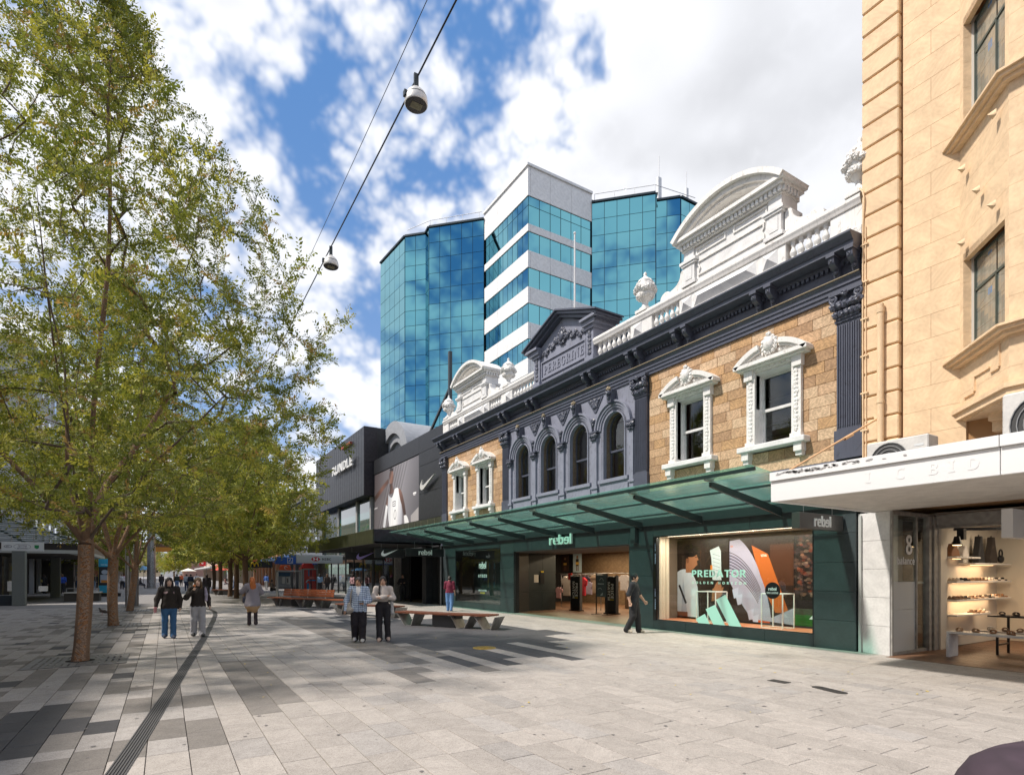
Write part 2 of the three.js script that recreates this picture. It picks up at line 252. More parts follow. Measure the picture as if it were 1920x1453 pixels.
// slot drain that wanders up the mall: a steel channel with cross bars
{
  const pts = [[-.72, -3.2], [-.36, -5.9], [-.03, -8.8], [.41, -12.8], [1.0, -18.2], [1.56, -23.9], [1.86, -27.5], [1.92, -29.9], [1.7, -32]].map(([x, z]) => V(x, .004, z));
  const c = new THREE.CatmullRomCurve3(pts), t = thing('slot_drain', 'long narrow steel slot drain winding across the paving between the trees and the benches', 'drain', [.3, 0, -12]);
  const N = 420, pos = [], P2 = c.getSpacedPoints(N), left = [], right = [];
  for (let i = 0; i <= N; i++) { const a = P2[Math.max(0, i - 1)], b = P2[Math.min(N, i + 1)], d = b.clone().sub(a).normalize(), n = V(-d.z, 0, d.x); left.push(P2[i].clone().addScaledVector(n, .075)); right.push(P2[i].clone().addScaledVector(n, -.075)); }
  part('channel', (() => { const q = []; for (let i = 0; i < N; i++) q.push(...left[i].toArray(), ...right[i].toArray(), ...left[i + 1].toArray(), ...right[i].toArray(), ...right[i + 1].toArray(), ...left[i + 1].toArray()); const g = new THREE.BufferGeometry(); g.setAttribute('position', new THREE.BufferAttribute(new Float32Array(q), 3)); g.computeVertexNormals(); return g; })(), S([.02, .02, .02], { roughness: 1 }), t);
  const sm = S([.17, .165, .165], { metalness: .6, roughness: .5 });
  for (const [side, k] of [[left, 1], [right, -1]]) part('edge_strip', side.slice(0, -1).filter((_, i) => i % 6 === 0).map((p, i, a) => (i + 1 < a.length ? bar(p.clone().setY(.006), a[i + 1].clone().setY(.006), .012, .006) : null)), sm, t);
  const bars = []; const long = 1500, PP = c.getSpacedPoints(long);
  for (const off of [-.052, -.026, 0, .026, .052]) for (let i = 0; i < 200; i++) { const a = P2[i * 2], b = P2[i * 2 + 2]; if (!b) break; const d = b.clone().sub(a).normalize(), n = V(-d.z, 0, d.x).multiplyScalar(off); bars.push(bar(a.clone().add(n).setY(.0065), b.clone().add(n).setY(.0065), .013, .005)); }
  part('grate_bars', bars, sm, t).userData.kind = 'stuff';
}
// covers let into the paving
{
  const gold = S([.50, .33, .06], { metalness: .5, roughness: .5 }), t = thing('brass_cover', 'round brass coloured cover plate set in the charcoal paving', 'cover plate', [6.32, 0, -11.5]);
  part('rim', lathe([[.27, 0], [.27, .007], [.24, .007], [.24, .0]], 6.32, .003, -11.5, 30), gold, t);
  part('plate', cyl(6.32, .003, .007, -11.5, .238, .238, 30), S([.33, .22, .05], { metalness: .5, roughness: .6 }), t);
  part('raised_pattern', [0, 1, 2, 3, 4].flatMap((k) => [0, 1, 2, 3].map((q) => { const a = k * 1.257 + q * .2, r = .05 + q * .05; return bx(6.32 + r * Math.cos(a) - .02, 6.32 + r * Math.cos(a) + .02, .007, .011, -11.5 + r * Math.sin(a) - .015, -11.5 + r * Math.sin(a) + .015); })), gold, t).userData.kind = 'stuff';
  const iron = S([.055, .05, .047], { metalness: .4, roughness: .7 });
  const a = thing('iron_cover', 'small rectangular iron cover in the pale paving', 'cover plate', [8.36, 0, -5.46]);
  part('plate', bx(8.27, 8.45, .003, .008, -5.6, -5.3), iron, a); part('studs', [0, 1, 2].flatMap((i) => [0, 1, 2, 3].map((j) => bx(8.29 + i * .055, 8.32 + i * .055, .008, .012, -5.57 + j * .07, -5.54 + j * .07))), iron, a).userData.kind = 'stuff';
  const b = thing('iron_cover', 'long iron service cover with rounded ends in the pale paving', 'cover plate', [8.38, 0, -4.66]);
  const s = shapeOf([...arcPts(0, .2, .09, 0, Math.PI, 8), ...arcPts(0, -.2, .09, Math.PI, 2 * Math.PI, 8)]), g = new THREE.ExtrudeGeometry(s, { depth: .005, bevelEnabled: false }); g.rotateX(-Math.PI / 2); g.rotateY(-.25); g.translate(8.38, .003, -4.66); part('plate', g, iron, b);
  part('ribs', [0, 1, 2, 3, 4, 5, 6].map((j) => { const q = bx(-.06, .06, 0, .004, -.2 + j * .063, -.17 + j * .063); q.rotateY(-.25); q.translate(8.38, .008, -4.66); return q; }), iron, b).userData.kind = 'stuff';
}
// yellow leaves lying about
{
  const rd = rng(8), gs = []; for (let i = 0; i < 70; i++) { const x = 1 + rd() * 10, z = -3 - rd() * 14, r = .018 + rd() * .018, g = new THREE.CircleGeometry(r, 6); g.scale(1, .45, 1); g.rotateX(-Math.PI / 2 + (rd() - .5) * .5); g.rotateY(rd() * 6); g.translate(x, .01 + rd() * .006, z); gs.push(g); }
  solo('fallen_leaves', 'small yellow leaves scattered over the paving', 'leaves', gs, S([.55, .42, .07], { roughness: .9 }), [6, 0, -8], undefined, 'stuff');
}
// old chewing gum trodden into the slabs
{
  const rd = rng(19), gs = []; for (let i = 0; i < 420; i++) { const x = -3 + rd() * 15.5, z = -2.5 - rd() * 17, r = .009 + rd() * .016, g = new THREE.CircleGeometry(r, 7); g.rotateX(-Math.PI / 2); g.scale(1, 1, .7 + rd() * .5); g.translate(x, .0045, z); gs.push(g); }
  solo('gum_spots', 'small dark gum spots trodden into the pale paving', 'gum spots', gs, S([.15, .14, .135], { roughness: .9 }), [5, 0, -9], undefined, 'stuff');
}
// ================================================================= THE OLD STORE (stone front, white parapet, green shop below)
const FX = 13.04, ZC = -17.43, ZL = -28.5, ZR = -6.5;
const store = thing('heritage_building', 'two storey heritage shop with sandstone walls, slate grey trim, white parapet and green shopfront', 'building', [FX, 0, ZC]);
const mir = (z) => 2 * ZC - z;
{
  const B = store, rd = rng(12);
  // --- core walls with their openings
  const rectWin = [-8.62, -11.25, mir(-8.62), mir(-11.25)], archWin = [-20.3, -18.38, -16.46, -14.54];
  const wallShape = shapeOf([[ZL, 3.3], [ZR, 3.3], [ZR, 9.3], [ZL, 9.3]]);
  for (const z of rectWin) { const h = new THREE.Path(); h.moveTo(z - .55, 5.0); h.lineTo(z + .55, 5.0); h.lineTo(z + .55, 6.88); h.lineTo(z - .55, 6.88); h.closePath(); wallShape.holes.push(h); }
  for (const z of archWin) { const h = new THREE.Path(); h.moveTo(z - .5, 4.97); h.lineTo(z + .5, 4.97); h.lineTo(z + .5, 6.7); h.absarc(z, 6.7, .5, 0, Math.PI, false); h.closePath(); wallShape.holes.push(h); }
  part('wall', plate(wallShape, FX + .10, .32), S([.22, .17, .12], { map: texSand, roughness: .9 }), B);
  part('rear_wall', [bx(25.5, 25.8, 0, 9, ZL, ZR), bx(FX + .42, 25.5, 3.0, 9, ZL, ZL + .25), bx(FX + .42, 25.5, 3.0, 9, ZR - .25, ZR)], S([.3, .28, .26]), B);
  part('roof', bx(FX + .1, 25.8, 9.0, 9.2, ZL, ZR), S([.22, .22, .22]), B);
  // --- sandstone blocks of the two side bays
  const tones = [[.66, .44, .26], [.56, .36, .20], [.74, .54, .35], [.50, .32, .185], [.70, .48, .30], [.62, .39, .20]].map((c) => S(c, { map: texSand, roughness: .92, bumpMap: texStuccoBump, bumpScale: .003 }));
  const bay = (z0, z1, wins) => {
    const H = .262, y0 = 4.30; let row = 0;
    for (let y = y0; y < 7.98; y += H, row++) {
      let z = z0 - (row % 2 ? .28 : 0) * (.6 + rd() * .5);
      while (z < z1) {
        const L = row === 0 ? 1.5 : lerp(.42, .72, rd()), a = Math.max(z, z0), b = Math.min(z + L, z1), yt = Math.min(y + H, 8.0); z += L; if (b - a < .04) continue;
        let segs = [[a, b]];                        // leave out what the window surrounds cover
        for (const w of wins) if (yt > 5.02 && y < 6.95) segs = segs.flatMap(([p, q]) => (q <= w - .7 || p >= w + .7 ? [[p, q]] : [[p, w - .7], [w + .7, q]].filter(([m, n]) => n - m > .04)));
        for (const [p, q] of segs) part('stone_block', chb(FX + (rd() - .5) * .008, FX + .12, y + .003, yt - .003, p + .003, q - .003, .007), tones[row === 0 ? 2 : Math.floor(rd() * 6)], B);
      }
    }
  };
  bay(-12.92, -7.02, [-8.62, -11.25]); bay(mir(-7.02), mir(-12.92), [mir(-8.62), mir(-11.25)]);
  // --- base string under the stone
  part('string_course', sweepZ([[0, 3.25], [.10, 3.25], [.10, 3.9], [.05, 4.02], [.05, 4.22], [0, 4.3], [-.2, 4.3], [-.2, 3.25]], FX, ZL, ZR), M.slate, B);
  // --- pilasters: plinth, fluted shaft, leafy capital
  for (const z of [-6.78, -13.23, -21.63, -28.1]) {
    const p = part('pilaster', [bx(FX - .10, FX + .1, 4.3, 4.95, z - .31, z + .31), bx(FX - .08, FX + .1, 4.95, 7.42, z - .26, z + .26), bx(FX - .11, FX + .1, 7.36, 7.42, z - .29, z + .29)], M.slate, B);
    part('fluting', [-.2, -.1, 0, .1, .2].flatMap((o) => [bx(FX - .105, FX - .078, 5.02, 7.30, z + o - .033, z + o - .012), bx(FX - .105, FX - .078, 5.02, 7.30, z + o + .012, z + o + .033)]), M.slate, p);
    const cap = []; for (let k = 0; k < 5; k++) { cap.push(rosette(FX - .13, 7.54, z - .24 + k * .12, .085, k + z, 1), rosette(FX - .17, 7.72, z - .27 + k * .135, .095, k * 2 + z, 1)); }
    for (const s of [-1, 1]) { const v = new THREE.TorusGeometry(.075, .032, 6, 14); v.rotateY(Math.PI / 2); v.translate(FX - .2, 7.87, z + s * .27); cap.push(v, rosette(FX - .2, 7.87, z + s * .27, .05, 3, 1)); }
    cap.push(bx(FX - .14, FX + .1, 7.42, 7.95, z - .25, z + .25), bx(FX - .24, FX + .1, 7.95, 8.02, z - .36, z + .36), rosette(FX - .24, 7.93, z, .07, 8, 1));
    part('capital', cap, M.slate, p);
  }
  // --- entablature: architrave, rope bead, frieze, dentils, cornice
  part('architrave', sweepZ([[-.1, 7.98], [.06, 7.98], [.06, 8.07], [.09, 8.075], [.09, 8.17], [.12, 8.175], [.12, 8.25], [.17, 8.30], [.17, 8.33], [-.1, 8.33]], FX, ZL, ZR), M.slate, B);
  part('rope_bead', tube([V(FX - .18, 8.33, ZL), V(FX - .18, 8.335, ZC), V(FX - .18, 8.33, ZR)], .017, 40, 6), M.rope, B);
  part('frieze', bx(FX - .04, FX + .1, 8.33, 8.72, ZL, ZR), M.slate, B);
  const cz0 = -28.72, cz1 = -6.5;
  part('cornice', sweepZ([[-.1, 8.70], [.10, 8.70], [.12, 8.74], [.12, 8.80], [.42, 8.83], [.42, 8.93], [.46, 8.94], [.50, 9.00], [.56, 9.06], [.56, 9.10], [-.1, 9.16]], FX, cz0, cz1), M.slate, B);
  { const d = []; for (let z = ZL + .06; z < ZR; z += .115) d.push(bx(FX - .115, FX - .03, 8.62, 8.70, z, z + .065)); part('dentils', d, M.slate, B).userData.kind = 'stuff'; }
  for (const zc of [-6.8, -8.75, -11.4, -13.35, -15.6, mir(-15.6), mir(-13.35), mir(-11.4), mir(-8.75), -28.15]) for (const o of [-.2, .2]) {
    const z = zc + o, s = new THREE.Shape(); s.moveTo(0, 8.3); s.bezierCurveTo(.16, 8.32, .10, 8.46, .16, 8.52); s.bezierCurveTo(.22, 8.58, .36, 8.56, .36, 8.7); s.lineTo(.36, 8.82); s.lineTo(0, 8.82); s.closePath();
    const g = new THREE.ExtrudeGeometry(s, { depth: .13, bevelEnabled: false, curveSegments: 6 }); g.applyMatrix4(new THREE.Matrix4().set(-1, 0, 0, FX - .03, 0, 1, 0, 0, 0, 0, -1, z + .065, 0, 0, 0, 1));
    const b = part('bracket', g, M.slate, B); part('bracket_cap', bx(FX - .43, FX - .03, 8.765, 8.823, z - .095, z + .095), M.slate, b);
    part('scroll', rosette(FX - .36, 8.69, z, .045, 2, 1), M.slate, b); part('scroll', rosette(FX - .2, 8.47, z, .05, 4, 1), M.slate, b);
  }
  part('bird_spikes', (() => { const g = []; for (let z = ZL + .1; z < ZR; z += .09) g.push(rod(V(FX - .42, 9.1, z), V(FX - .46 + .02 * (Math.round(z * 11) % 3), 9.2, z + .02 * (Math.round(z * 7) % 3)), .0022, .001, 3)); return g; })(), S([.45, .45, .45], { metalness: .6 }), B).userData.kind = 'stuff';
  // --- side bay windows with carved white surrounds
  for (const z of rectWin) {
    const w = part('window', [bx(FX - .02, FX + .36, 5.0, 6.9, z - .56, z - .5), bx(FX - .02, FX + .36, 5.0, 6.9, z + .5, z + .56), bx(FX - .02, FX + .36, 6.84, 6.92, z - .56, z + .56), bx(FX - .02, FX + .36, 4.98, 5.04, z - .56, z + .56)], M.whiteClean, B);
    for (const s of [-1, 1]) { part('jamb', [bx(FX - .09, FX + .12, 5.0, 6.95, z + s * .62 - .12, z + s * .62 + .12), bx(FX - .13, FX + .12, 5.0, 5.12, z + s * .62 - .14, z + s * .62 + .14), bx(FX - .15, FX + .1, 6.72, 7.0, z + s * .66 - .12, z + s * .66 + .12), ...Array.from({ length: 15 }, (_, k) => rosette(FX - .095, 5.22 + k * .1, z + s * .62, .055, k + z, .45))], M.white, w); part('corbel', [bx(FX - .2, FX + .1, 4.66, 4.86, z + s * .72 - .1, z + s * .72 + .1), bx(FX - .15, FX + .1, 4.56, 4.66, z + s * .72 - .08, z + s * .72 + .08)], M.white, w); }
    part('sill', chb(FX - .26, FX + .34, 4.86, 5.0, z - .92, z + .92, .015), M.whiteClean, w);
    part('lintel', [bx(FX - .10, FX + .12, 6.9, 7.04, z - .74, z + .74), ...Array.from({ length: 7 }, (_, k) => rosette(FX - .11, 6.965, z - .42 + k * .14, .05, k * 3 + z, .5))], M.white, w);
    const ca = 6.07, ra = 1.45, a0 = Math.asin((7.12 - ca) / ra);
    part('pediment', [bx(FX - .30, FX + .1, 7.03, 7.12, z - 1.0, z + 1.0), bx(FX - .22, FX + .1, 6.98, 7.03, z - .93, z + .93),
      arcBand(z, ca, ra - .12, ra, a0, Math.PI * .5 - .2, FX - .3, .4), arcBand(z, ca, ra - .12, ra, Math.PI * .5 + .2, Math.PI - a0, FX - .3, .4), arcBand(z, ca, ra - .18, ra - .10, a0 + .05, Math.PI * .5 - .2, FX - .24, .3), arcBand(z, ca, ra - .18, ra - .10, Math.PI * .5 + .2, Math.PI - a0 - .05, FX - .24, .3),
      plate(shapeOf([[z - .85, 7.1], [z + .85, 7.1], ...arcPts(z, ca, ra - .15, a0 + .1, Math.PI - a0 - .1, 10)]), FX - .05, .15)], M.white, w);
    part('carving', [(() => { const g = new THREE.SphereGeometry(.14, 12, 10); g.scale(.6, 1.25, 1); g.translate(FX - .26, 7.44, z); return g; })(), ...Array.from({ length: 12 }, (_, k) => rosette(FX - .22, 7.43 + .19 * Math.cos(k * .5236), z + .18 * Math.sin(k * .5236), .06, k + z, .8)), rosette(FX - .24, 7.68, z, .065, 3, .9), ...[-1, 1].flatMap((s) => [0, 1, 2, 3].map((k) => rosette(FX - .14, 7.25 - k * .015, z + s * (.26 + k * .115), .075 - k * .008, k + s, .7)))], M.white, w);
    for (const [y0, y1, xo] of [[5.9, 6.84, 0], [5.04, 5.98, .04]]) { const s = part('sash', [bx(FX + .22 + xo, FX + .27 + xo, y0, y1, z - .5, z - .44), bx(FX + .22 + xo, FX + .27 + xo, y0, y1, z + .44, z + .5), bx(FX + .22 + xo, FX + .27 + xo, y0, y0 + .07, z - .44, z + .44), bx(FX + .22 + xo, FX + .27 + xo, y1 - .07, y1, z - .44, z + .44)], M.whiteClean, w); }
    part('pane', bx(FX + .24, FX + .246, 5.97, 6.78, z - .44, z + .44), M.glass, w); part('pane', bx(FX + .28, FX + .286, 5.1, 5.92, z - .44, z + .44), M.glass, w);
  }
  // --- the arcade of four round headed windows
  const arcZ = [-21.25, -19.34, -17.42, -15.5, -13.6];
  const cs = shapeOf([[-21.37, 4.3], [-13.5, 4.3], [-13.5, 8.0], [-21.37, 8.0]]);
  for (const z of archWin) { const h = new THREE.Path(); h.moveTo(z - .56, 4.97); h.lineTo(z + .56, 4.97); h.lineTo(z + .56, 6.7); h.absarc(z, 6.7, .56, 0, Math.PI, false); h.closePath(); cs.holes.push(h); }
  part('arcade_wall', plate(cs, FX - .02, .13, 0, 16), M.slateLight, B);
  archWin.forEach((z, i) => {
    const w = part('arched_window', [...[[.56, .52, -.05, .42]].map(([r1, r0, o, dp]) => arcBand(z, 6.7, r0, r1, 0, Math.PI, FX + o, dp, 20)), bx(FX - .05, FX + .37, 4.97, 6.7, z - .56, z - .52), bx(FX - .05, FX + .37, 4.97, 6.7, z + .52, z + .56)], M.slateLight, B);
    part('archivolt', [arcBand(z, 6.7, .66, .74, 0, Math.PI, FX - .06, .06, 22), arcBand(z, 6.7, .74, .84, 0, Math.PI, FX - .10, .1, 22), arcBand(z, 6.7, .84, .90, 0, Math.PI, FX - .15, .15, 22)], M.slateLight, w);
    part('bead', [...Array.from({ length: 30 }, (_, k) => { const a = Math.PI * (k + .5) / 30; const g = new THREE.SphereGeometry(.017, 5, 4); g.translate(FX - .05, 6.7 + .60 * Math.sin(a), z + .60 * Math.cos(a)); return g; }), ...[-1, 1].flatMap((s) => Array.from({ length: 26 }, (_, k) => { const g = new THREE.SphereGeometry(.017, 5, 4); g.translate(FX - .05, 5.03 + k * .064, z + s * .60); return g; }))], M.slate, w);
    part('keystone', [plate(shapeOf([[z - .09, 7.5], [z + .09, 7.5], [z + .14, 7.92], [z - .14, 7.92]]), FX - .26, .26), rosette(FX - .28, 7.82, z, .1, i, 1), rosette(FX - .26, 7.66, z, .07, i + 4, 1)], M.slate, w);
    part('keystone_shell', [rosette(FX - .27, 7.95, z, .09, i + 9, .9)], M.rope, w);
    part('sill', [bx(FX - .12, FX + .34, 4.85, 4.97, z - .74, z + .74), bx(FX - .06, FX + .1, 4.42, 4.85, z - .70, z + .70)], M.slateLight, w);
    for (const [y0, y1, xo, top] of [[5.92, 6.7, 0, 1], [4.97, 5.98, .04, 0]]) { part('sash', [bx(FX + .22 + xo, FX + .27 + xo, y0, y1, z - .52, z - .45), bx(FX + .22 + xo, FX + .27 + xo, y0, y1, z + .45, z + .52), bx(FX + .22 + xo, FX + .27 + xo, y0, y0 + .07, z - .45, z + .45), top ? arcBand(z, 6.7, .45, .52, 0, Math.PI, FX + .22, .05, 16) : bx(FX + .22 + xo, FX + .27 + xo, y1 - .07, y1, z - .45, z + .45)], M.slate, w);
      const s = top ? shapeOf([[z - .45, y0], [z + .45, y0], ...arcPts(z, 6.7, .45, 0, Math.PI, 16)]) : shapeOf([[z - .45, y0], [z + .45, y0], [z + .45, y1], [z - .45, y1]]); part('pane', plate(s, FX + .245 + xo, .006), M.glass, w); }
  });
  for (const z of [-21.22, -19.34, -17.42, -15.5, -13.64]) {
    const edge = z < -21 || z > -13.7, wd = edge ? .09 : .13;
    const c = part('colonnette', [bx(FX - .10, FX, 4.8, 6.5, z - wd, z + wd), bx(FX - .13, FX, 4.42, 4.55, z - wd - .07, z + wd + .07), bx(FX - .12, FX, 4.72, 4.8, z - wd - .05, z + wd + .05), bx(FX - .08, FX, 4.3, 4.72, z - wd, z + wd)], M.slateLight, B);
    part('capital', [bx(FX - .17, FX, 6.68, 6.74, z - wd - .09, z + wd + .09), ...[-1, 0, 1].flatMap((s) => [rosette(FX - .14, 6.58, z + s * .1, .08, s + z, 1), rosette(FX - .12, 6.47, z + s * .08, .06, s + z + 5, 1)])], M.slate, c);
    if (!edge) part('pendant', [rosette(FX - .12, 6.98, z, .065, z, 1), rosette(FX - .12, 7.1, z, .085, z + 3, 1)], M.slate, c);
    if (!edge) part('spandrel', [plate(shapeOf([[z - .42, 7.92], [z + .42, 7.92], [z + .05, 7.42], [z - .05, 7.42]]), FX - .05, .04), ...Array.from({ length: 9 }, (_, k) => rosette(FX - .06, 7.84 - (k % 3) * .1, z + (Math.floor(k / 3) - 1) * .2 * (1 - (k % 3) * .33), .075, k + z, .5))], M.slate, c);
  }
  // --- parapet: plinth, balusters, piers with diamond points, rail
  const PX = 13.0;
  part('parapet_plinth', [[-15.3, ZR], [ZL + .25, mir(-15.3)]].map(([a, b]) => sweepZ([[-.25, 9.1], [.05, 9.1], [.05, 9.34], [.0, 9.38], [-.25, 9.38]], PX, a, b)), M.white, B);
  part('hand_rail', [[-15.55, ZR - .02], [ZL + .23, mir(-15.55)]].map(([a, b]) => sweepZ([[-.25, 9.84], [.03, 9.84], [.05, 9.90], [.08, 9.96], [.08, 10.02], [.02, 10.08], [-.25, 10.08]], PX, a, b)), M.white, B);
  const diamond = (z0, z1, y0, y1, d) => { const c = [PX - d, (y0 + y1) / 2, 0], P = [], long = z1 - z0 > .8, a = long ? z0 + (y1 - y0) * .6 : (z0 + z1) / 2, b = long ? z1 - (y1 - y0) * .6 : (z0 + z1) / 2; const q = (u, v, w) => P.push(...u, ...v, ...w), A = [PX, y0, z0], Bb = [PX, y0, z1], C = [PX, y1, z1], D = [PX, y1, z0], T = [PX - d, c[1], a], U = [PX - d, c[1], b]; q(A, Bb, U); q(A, U, T); q(C, D, T); q(C, T, U); q(D, A, T); q(Bb, C, U); const g = new THREE.BufferGeometry(); g.setAttribute('position', new THREE.BufferAttribute(new Float32Array(P), 3)); g.computeVertexNormals(); return g; };
  const pier = (z0, z1, pts) => { const p = part('pier', bx(PX, PX + .3, 9.38, 9.84, z0, z1), M.white, B); for (const [a, b] of pts) part('diamond_block', diamond(a, b, 9.42, 9.80, .13), M.whiteClean, p); };
  const sym = (z0, z1, pts) => { pier(z0, z1, pts); pier(mir(z1), mir(z0), pts.map(([a, b]) => [mir(b), mir(a)])); };
  sym(-7.2, ZR, []); sym(-11.66, -8.3, [[-8.93, -8.5], [-11.12, -9.1], [-11.6, -11.2]]); sym(-13.72, -12.78, [[-13.6, -13.2]]);
  const balProf = [[.075, 0], [.075, .04], [.045, .06], [.05, .09], [.085, .15], [.08, .2], [.045, .29], [.04, .33], [.06, .35], [.06, .37], [.045, .39], [.07, .42], [.07, .46]];
  const bal = lathe(balProf, 0, 0, 0, 9);
  const balRow = (z0, z1, n) => { for (let k = 0; k < n; k++) for (const z of [lerp(z0, z1, k / (n - 1))]) for (const q of [z, mir(z)]) part('baluster', bal.clone().translate(PX + .1, 9.38, q), M.white, B); };
  balRow(-8.16, -7.36, 5); balRow(-12.66, -11.8, 5); balRow(-15.35, -13.88, 7);
  // urns on the piers
  const urnP = [[.0, 0], [.2, 0], [.2, .05], [.12, .1], [.09, .2], [.10, .26], [.17, .34], [.24, .46], [.30, .62], [.30, .72], [.27, .82], [.23, .88], [.25, .9], [.22, .95], [.12, 1.03], [.06, 1.08], [.04, 1.12], [.06, 1.17], [.03, 1.22], [0, 1.24]];
  for (const z of [-6.62, -13.2, mir(-13.2), mir(-6.95)]) { const u = part('urn', [lathe(urnP, PX + .14, 10.16, z, 20), bx(PX - .08, PX + .38, 10.08, 10.17, z - .24, z + .24)], M.white, B); part('garland', [...Array.from({ length: 22 }, (_, k) => { const a = k / 22 * Math.PI * 2, dip = .1 * Math.abs(Math.sin(a * 2)); return rosette(PX + .14 + .29 * Math.cos(a), 10.88 - dip, z + .29 * Math.sin(a), .085, k, 1); }), ...Array.from({ length: 14 }, (_, k) => { const a = k / 14 * Math.PI * 2; return rosette(PX + .14 + .22 * Math.cos(a), 10.62, z + .22 * Math.sin(a), .085, k + 40, 1); }), ...Array.from({ length: 8 }, (_, k) => { const a = k / 8 * Math.PI * 2; return rosette(PX + .14 + .23 * Math.cos(a), 11.03, z + .23 * Math.sin(a), .05, k + 70, 1); })], M.white, u); }
  // segmental gables over the side bays
  for (const z of [-9.92, mir(-9.92)]) {
    const a = part('gable', [bx(PX + .02, PX + .6, 10.08, 11.12, z - 1.52, z + 1.52)], M.whiteClean, B);
    for (const s of [-1, 1]) { part('gable_pier', [bx(PX - .06, PX + .64, 10.16, 10.72, z + s * 1.34 - .2, z + s * 1.34 + .2), bx(PX - .10, PX + .68, 10.08, 10.17, z + s * 1.34 - .26, z + s * 1.34 + .26), bx(PX - .1, PX + .68, 10.66, 10.72, z + s * 1.34 - .25, z + s * 1.34 + .25), bx(PX - .13, PX + .70, 10.72, 10.80, z + s * 1.34 - .29, z + s * 1.34 + .29), bx(PX - .04, PX + .62, 10.8, 11.12, z + s * 1.36 - .18, z + s * 1.36 + .18), bx(PX - .075, PX - .05, 10.24, 10.6, z + s * 1.34 - .12, z + s * 1.34 + .12)], M.whiteClean, a);
      const sc = new THREE.Shape(); sc.moveTo(0, 0); sc.lineTo(.95, 0); sc.bezierCurveTo(.98, .22, .72, .3, .6, .16); sc.bezierCurveTo(.4, .2, .2, .25, .16, .5); sc.bezierCurveTo(.16, .62, .02, .62, 0, .52); sc.closePath();
      const g = new THREE.ExtrudeGeometry(sc, { depth: .3, bevelEnabled: true, bevelSize: .02, bevelThickness: .02, bevelSegments: 1, curveSegments: 8 }); if (s < 0) g.rotateY(Math.PI); g.translate(0, 0, s < 0 ? .3 : 0); g.rotateY(-Math.PI / 2); g.translate(PX + .36, 10.08, z + s * 1.58); part('scroll_bracket', g, M.white, a); }
    part('gable_panel', (() => { const s = shapeOf([[z - 1.05, 10.24], [z + 1.05, 10.24], [z + 1.05, 10.36], [z + 1.0, 10.45], [z + 1.05, 10.54], [z + 1.05, 10.66], [z - 1.05, 10.66], [z - 1.05, 10.54], [z - 1.0, 10.45], [z - 1.05, 10.36]]), h = new THREE.Path(); [[-1.01, 10.28], [-1.01, 10.35], [-.96, 10.45], [-1.01, 10.55], [-1.01, 10.62], [1.01, 10.62], [1.01, 10.55], [.96, 10.45], [1.01, 10.35], [1.01, 10.28]].forEach(([u, v], i) => (i ? h.lineTo(z + u, v) : h.moveTo(z + u, v))); h.closePath(); s.holes.push(h); return plate(s, PX - .02, .04); })(), M.white, a);
    part('gable_panel', [-1, 1].flatMap((s) => [[-.62, .62]].map(() => { const c = z + s * .62, o = shapeOf([[c - .5, 10.84], [c + .5, 10.84], [c + .5, 11.04], [c - .5, 11.04]]), h = new THREE.Path(); [[-.46, 10.88], [-.46, 11.0], [.46, 11.0], [.46, 10.88]].forEach(([u, v], i) => (i ? h.lineTo(c + u, v) : h.moveTo(c + u, v))); h.closePath(); o.holes.push(h); return plate(o, PX - .015, .035); })), M.white, a);
    part('gable_dentils', [...Array.from({ length: 26 }, (_, k) => bx(PX - .16, PX - .03, 11.14, 11.26, z - 1.58 + k * .1235, z - 1.58 + k * .1235 + .08)), ...Array.from({ length: 5 }, (_, k) => bx(PX - .1 + k * .135, PX - .02 + k * .135, 11.14, 11.26, z + 1.57, z + 1.66))], M.whiteClean, a).userData.kind = 'stuff';
    part('gable_cornice', [bx(PX - .08, PX + .66, 11.10, 11.28, z - 1.58, z + 1.58), bx(PX - .22, PX + .70, 11.26, 11.34, z - 1.68, z + 1.68), bx(PX - .3, PX + .74, 11.34, 11.43, z - 1.75, z + 1.75)], M.white, a);
    const cy = 9.6, r = 2.55, a0 = Math.asin((11.43 - cy) / r);
    part('gable_arch', [arcBand(z, cy, r - .13, r, a0, Math.PI - a0, PX - .36, 1.12, 22), arcBand(z, cy, r - .26, r - .12, a0 + .03, Math.PI - a0 - .03, PX - .24, .95, 22), arcBand(z, cy, r - .34, r - .25, a0 + .06, Math.PI - a0 - .06, PX - .14, .8, 22)], M.white, a);
    part('gable_tympanum', plate(shapeOf([[z - 1.5, 11.42], [z + 1.5, 11.42], ...arcPts(z, cy, r - .28, a0 + .08, Math.PI - a0 - .08, 16)]), PX + .1, .55), M.whiteClean, a);
  }
  // centre gable with the name
  {
    const z = ZC, a = part('name_gable', plate(shapeOf([[z - 1.85, 9.1], [z + 1.85, 9.1], [z + 1.85, 10.7], [z, 11.55], [z - 1.85, 10.7]]), PX + .02, .7), M.slateLight, B);
    for (const s of [-1, 1]) { part('gable_pier', [bx(PX - .1, PX + .74, 9.1, 9.5, z + s * 1.68 - .24, z + s * 1.68 + .24), bx(PX - .05, PX + .72, 9.5, 10.5, z + s * 1.68 - .2, z + s * 1.68 + .2), bx(PX - .12, PX + .78, 10.46, 10.58, z + s * 1.68 - .26, z + s * 1.68 + .26), bx(PX - .2, PX + .84, 10.58, 10.74, z + s * 1.74 - .34, z + s * 1.74 + .34), bx(PX - .3, PX + .9, 10.74, 10.83, z + s * 1.8 - .42, z + s * 1.8 + .42)], M.slateLight, a); part('pier_carving', Array.from({ length: 6 }, (_, k) => rosette(PX - .06, 9.62 + k * .15, z + s * 1.68, .09, k, .4)), M.slate, a); }
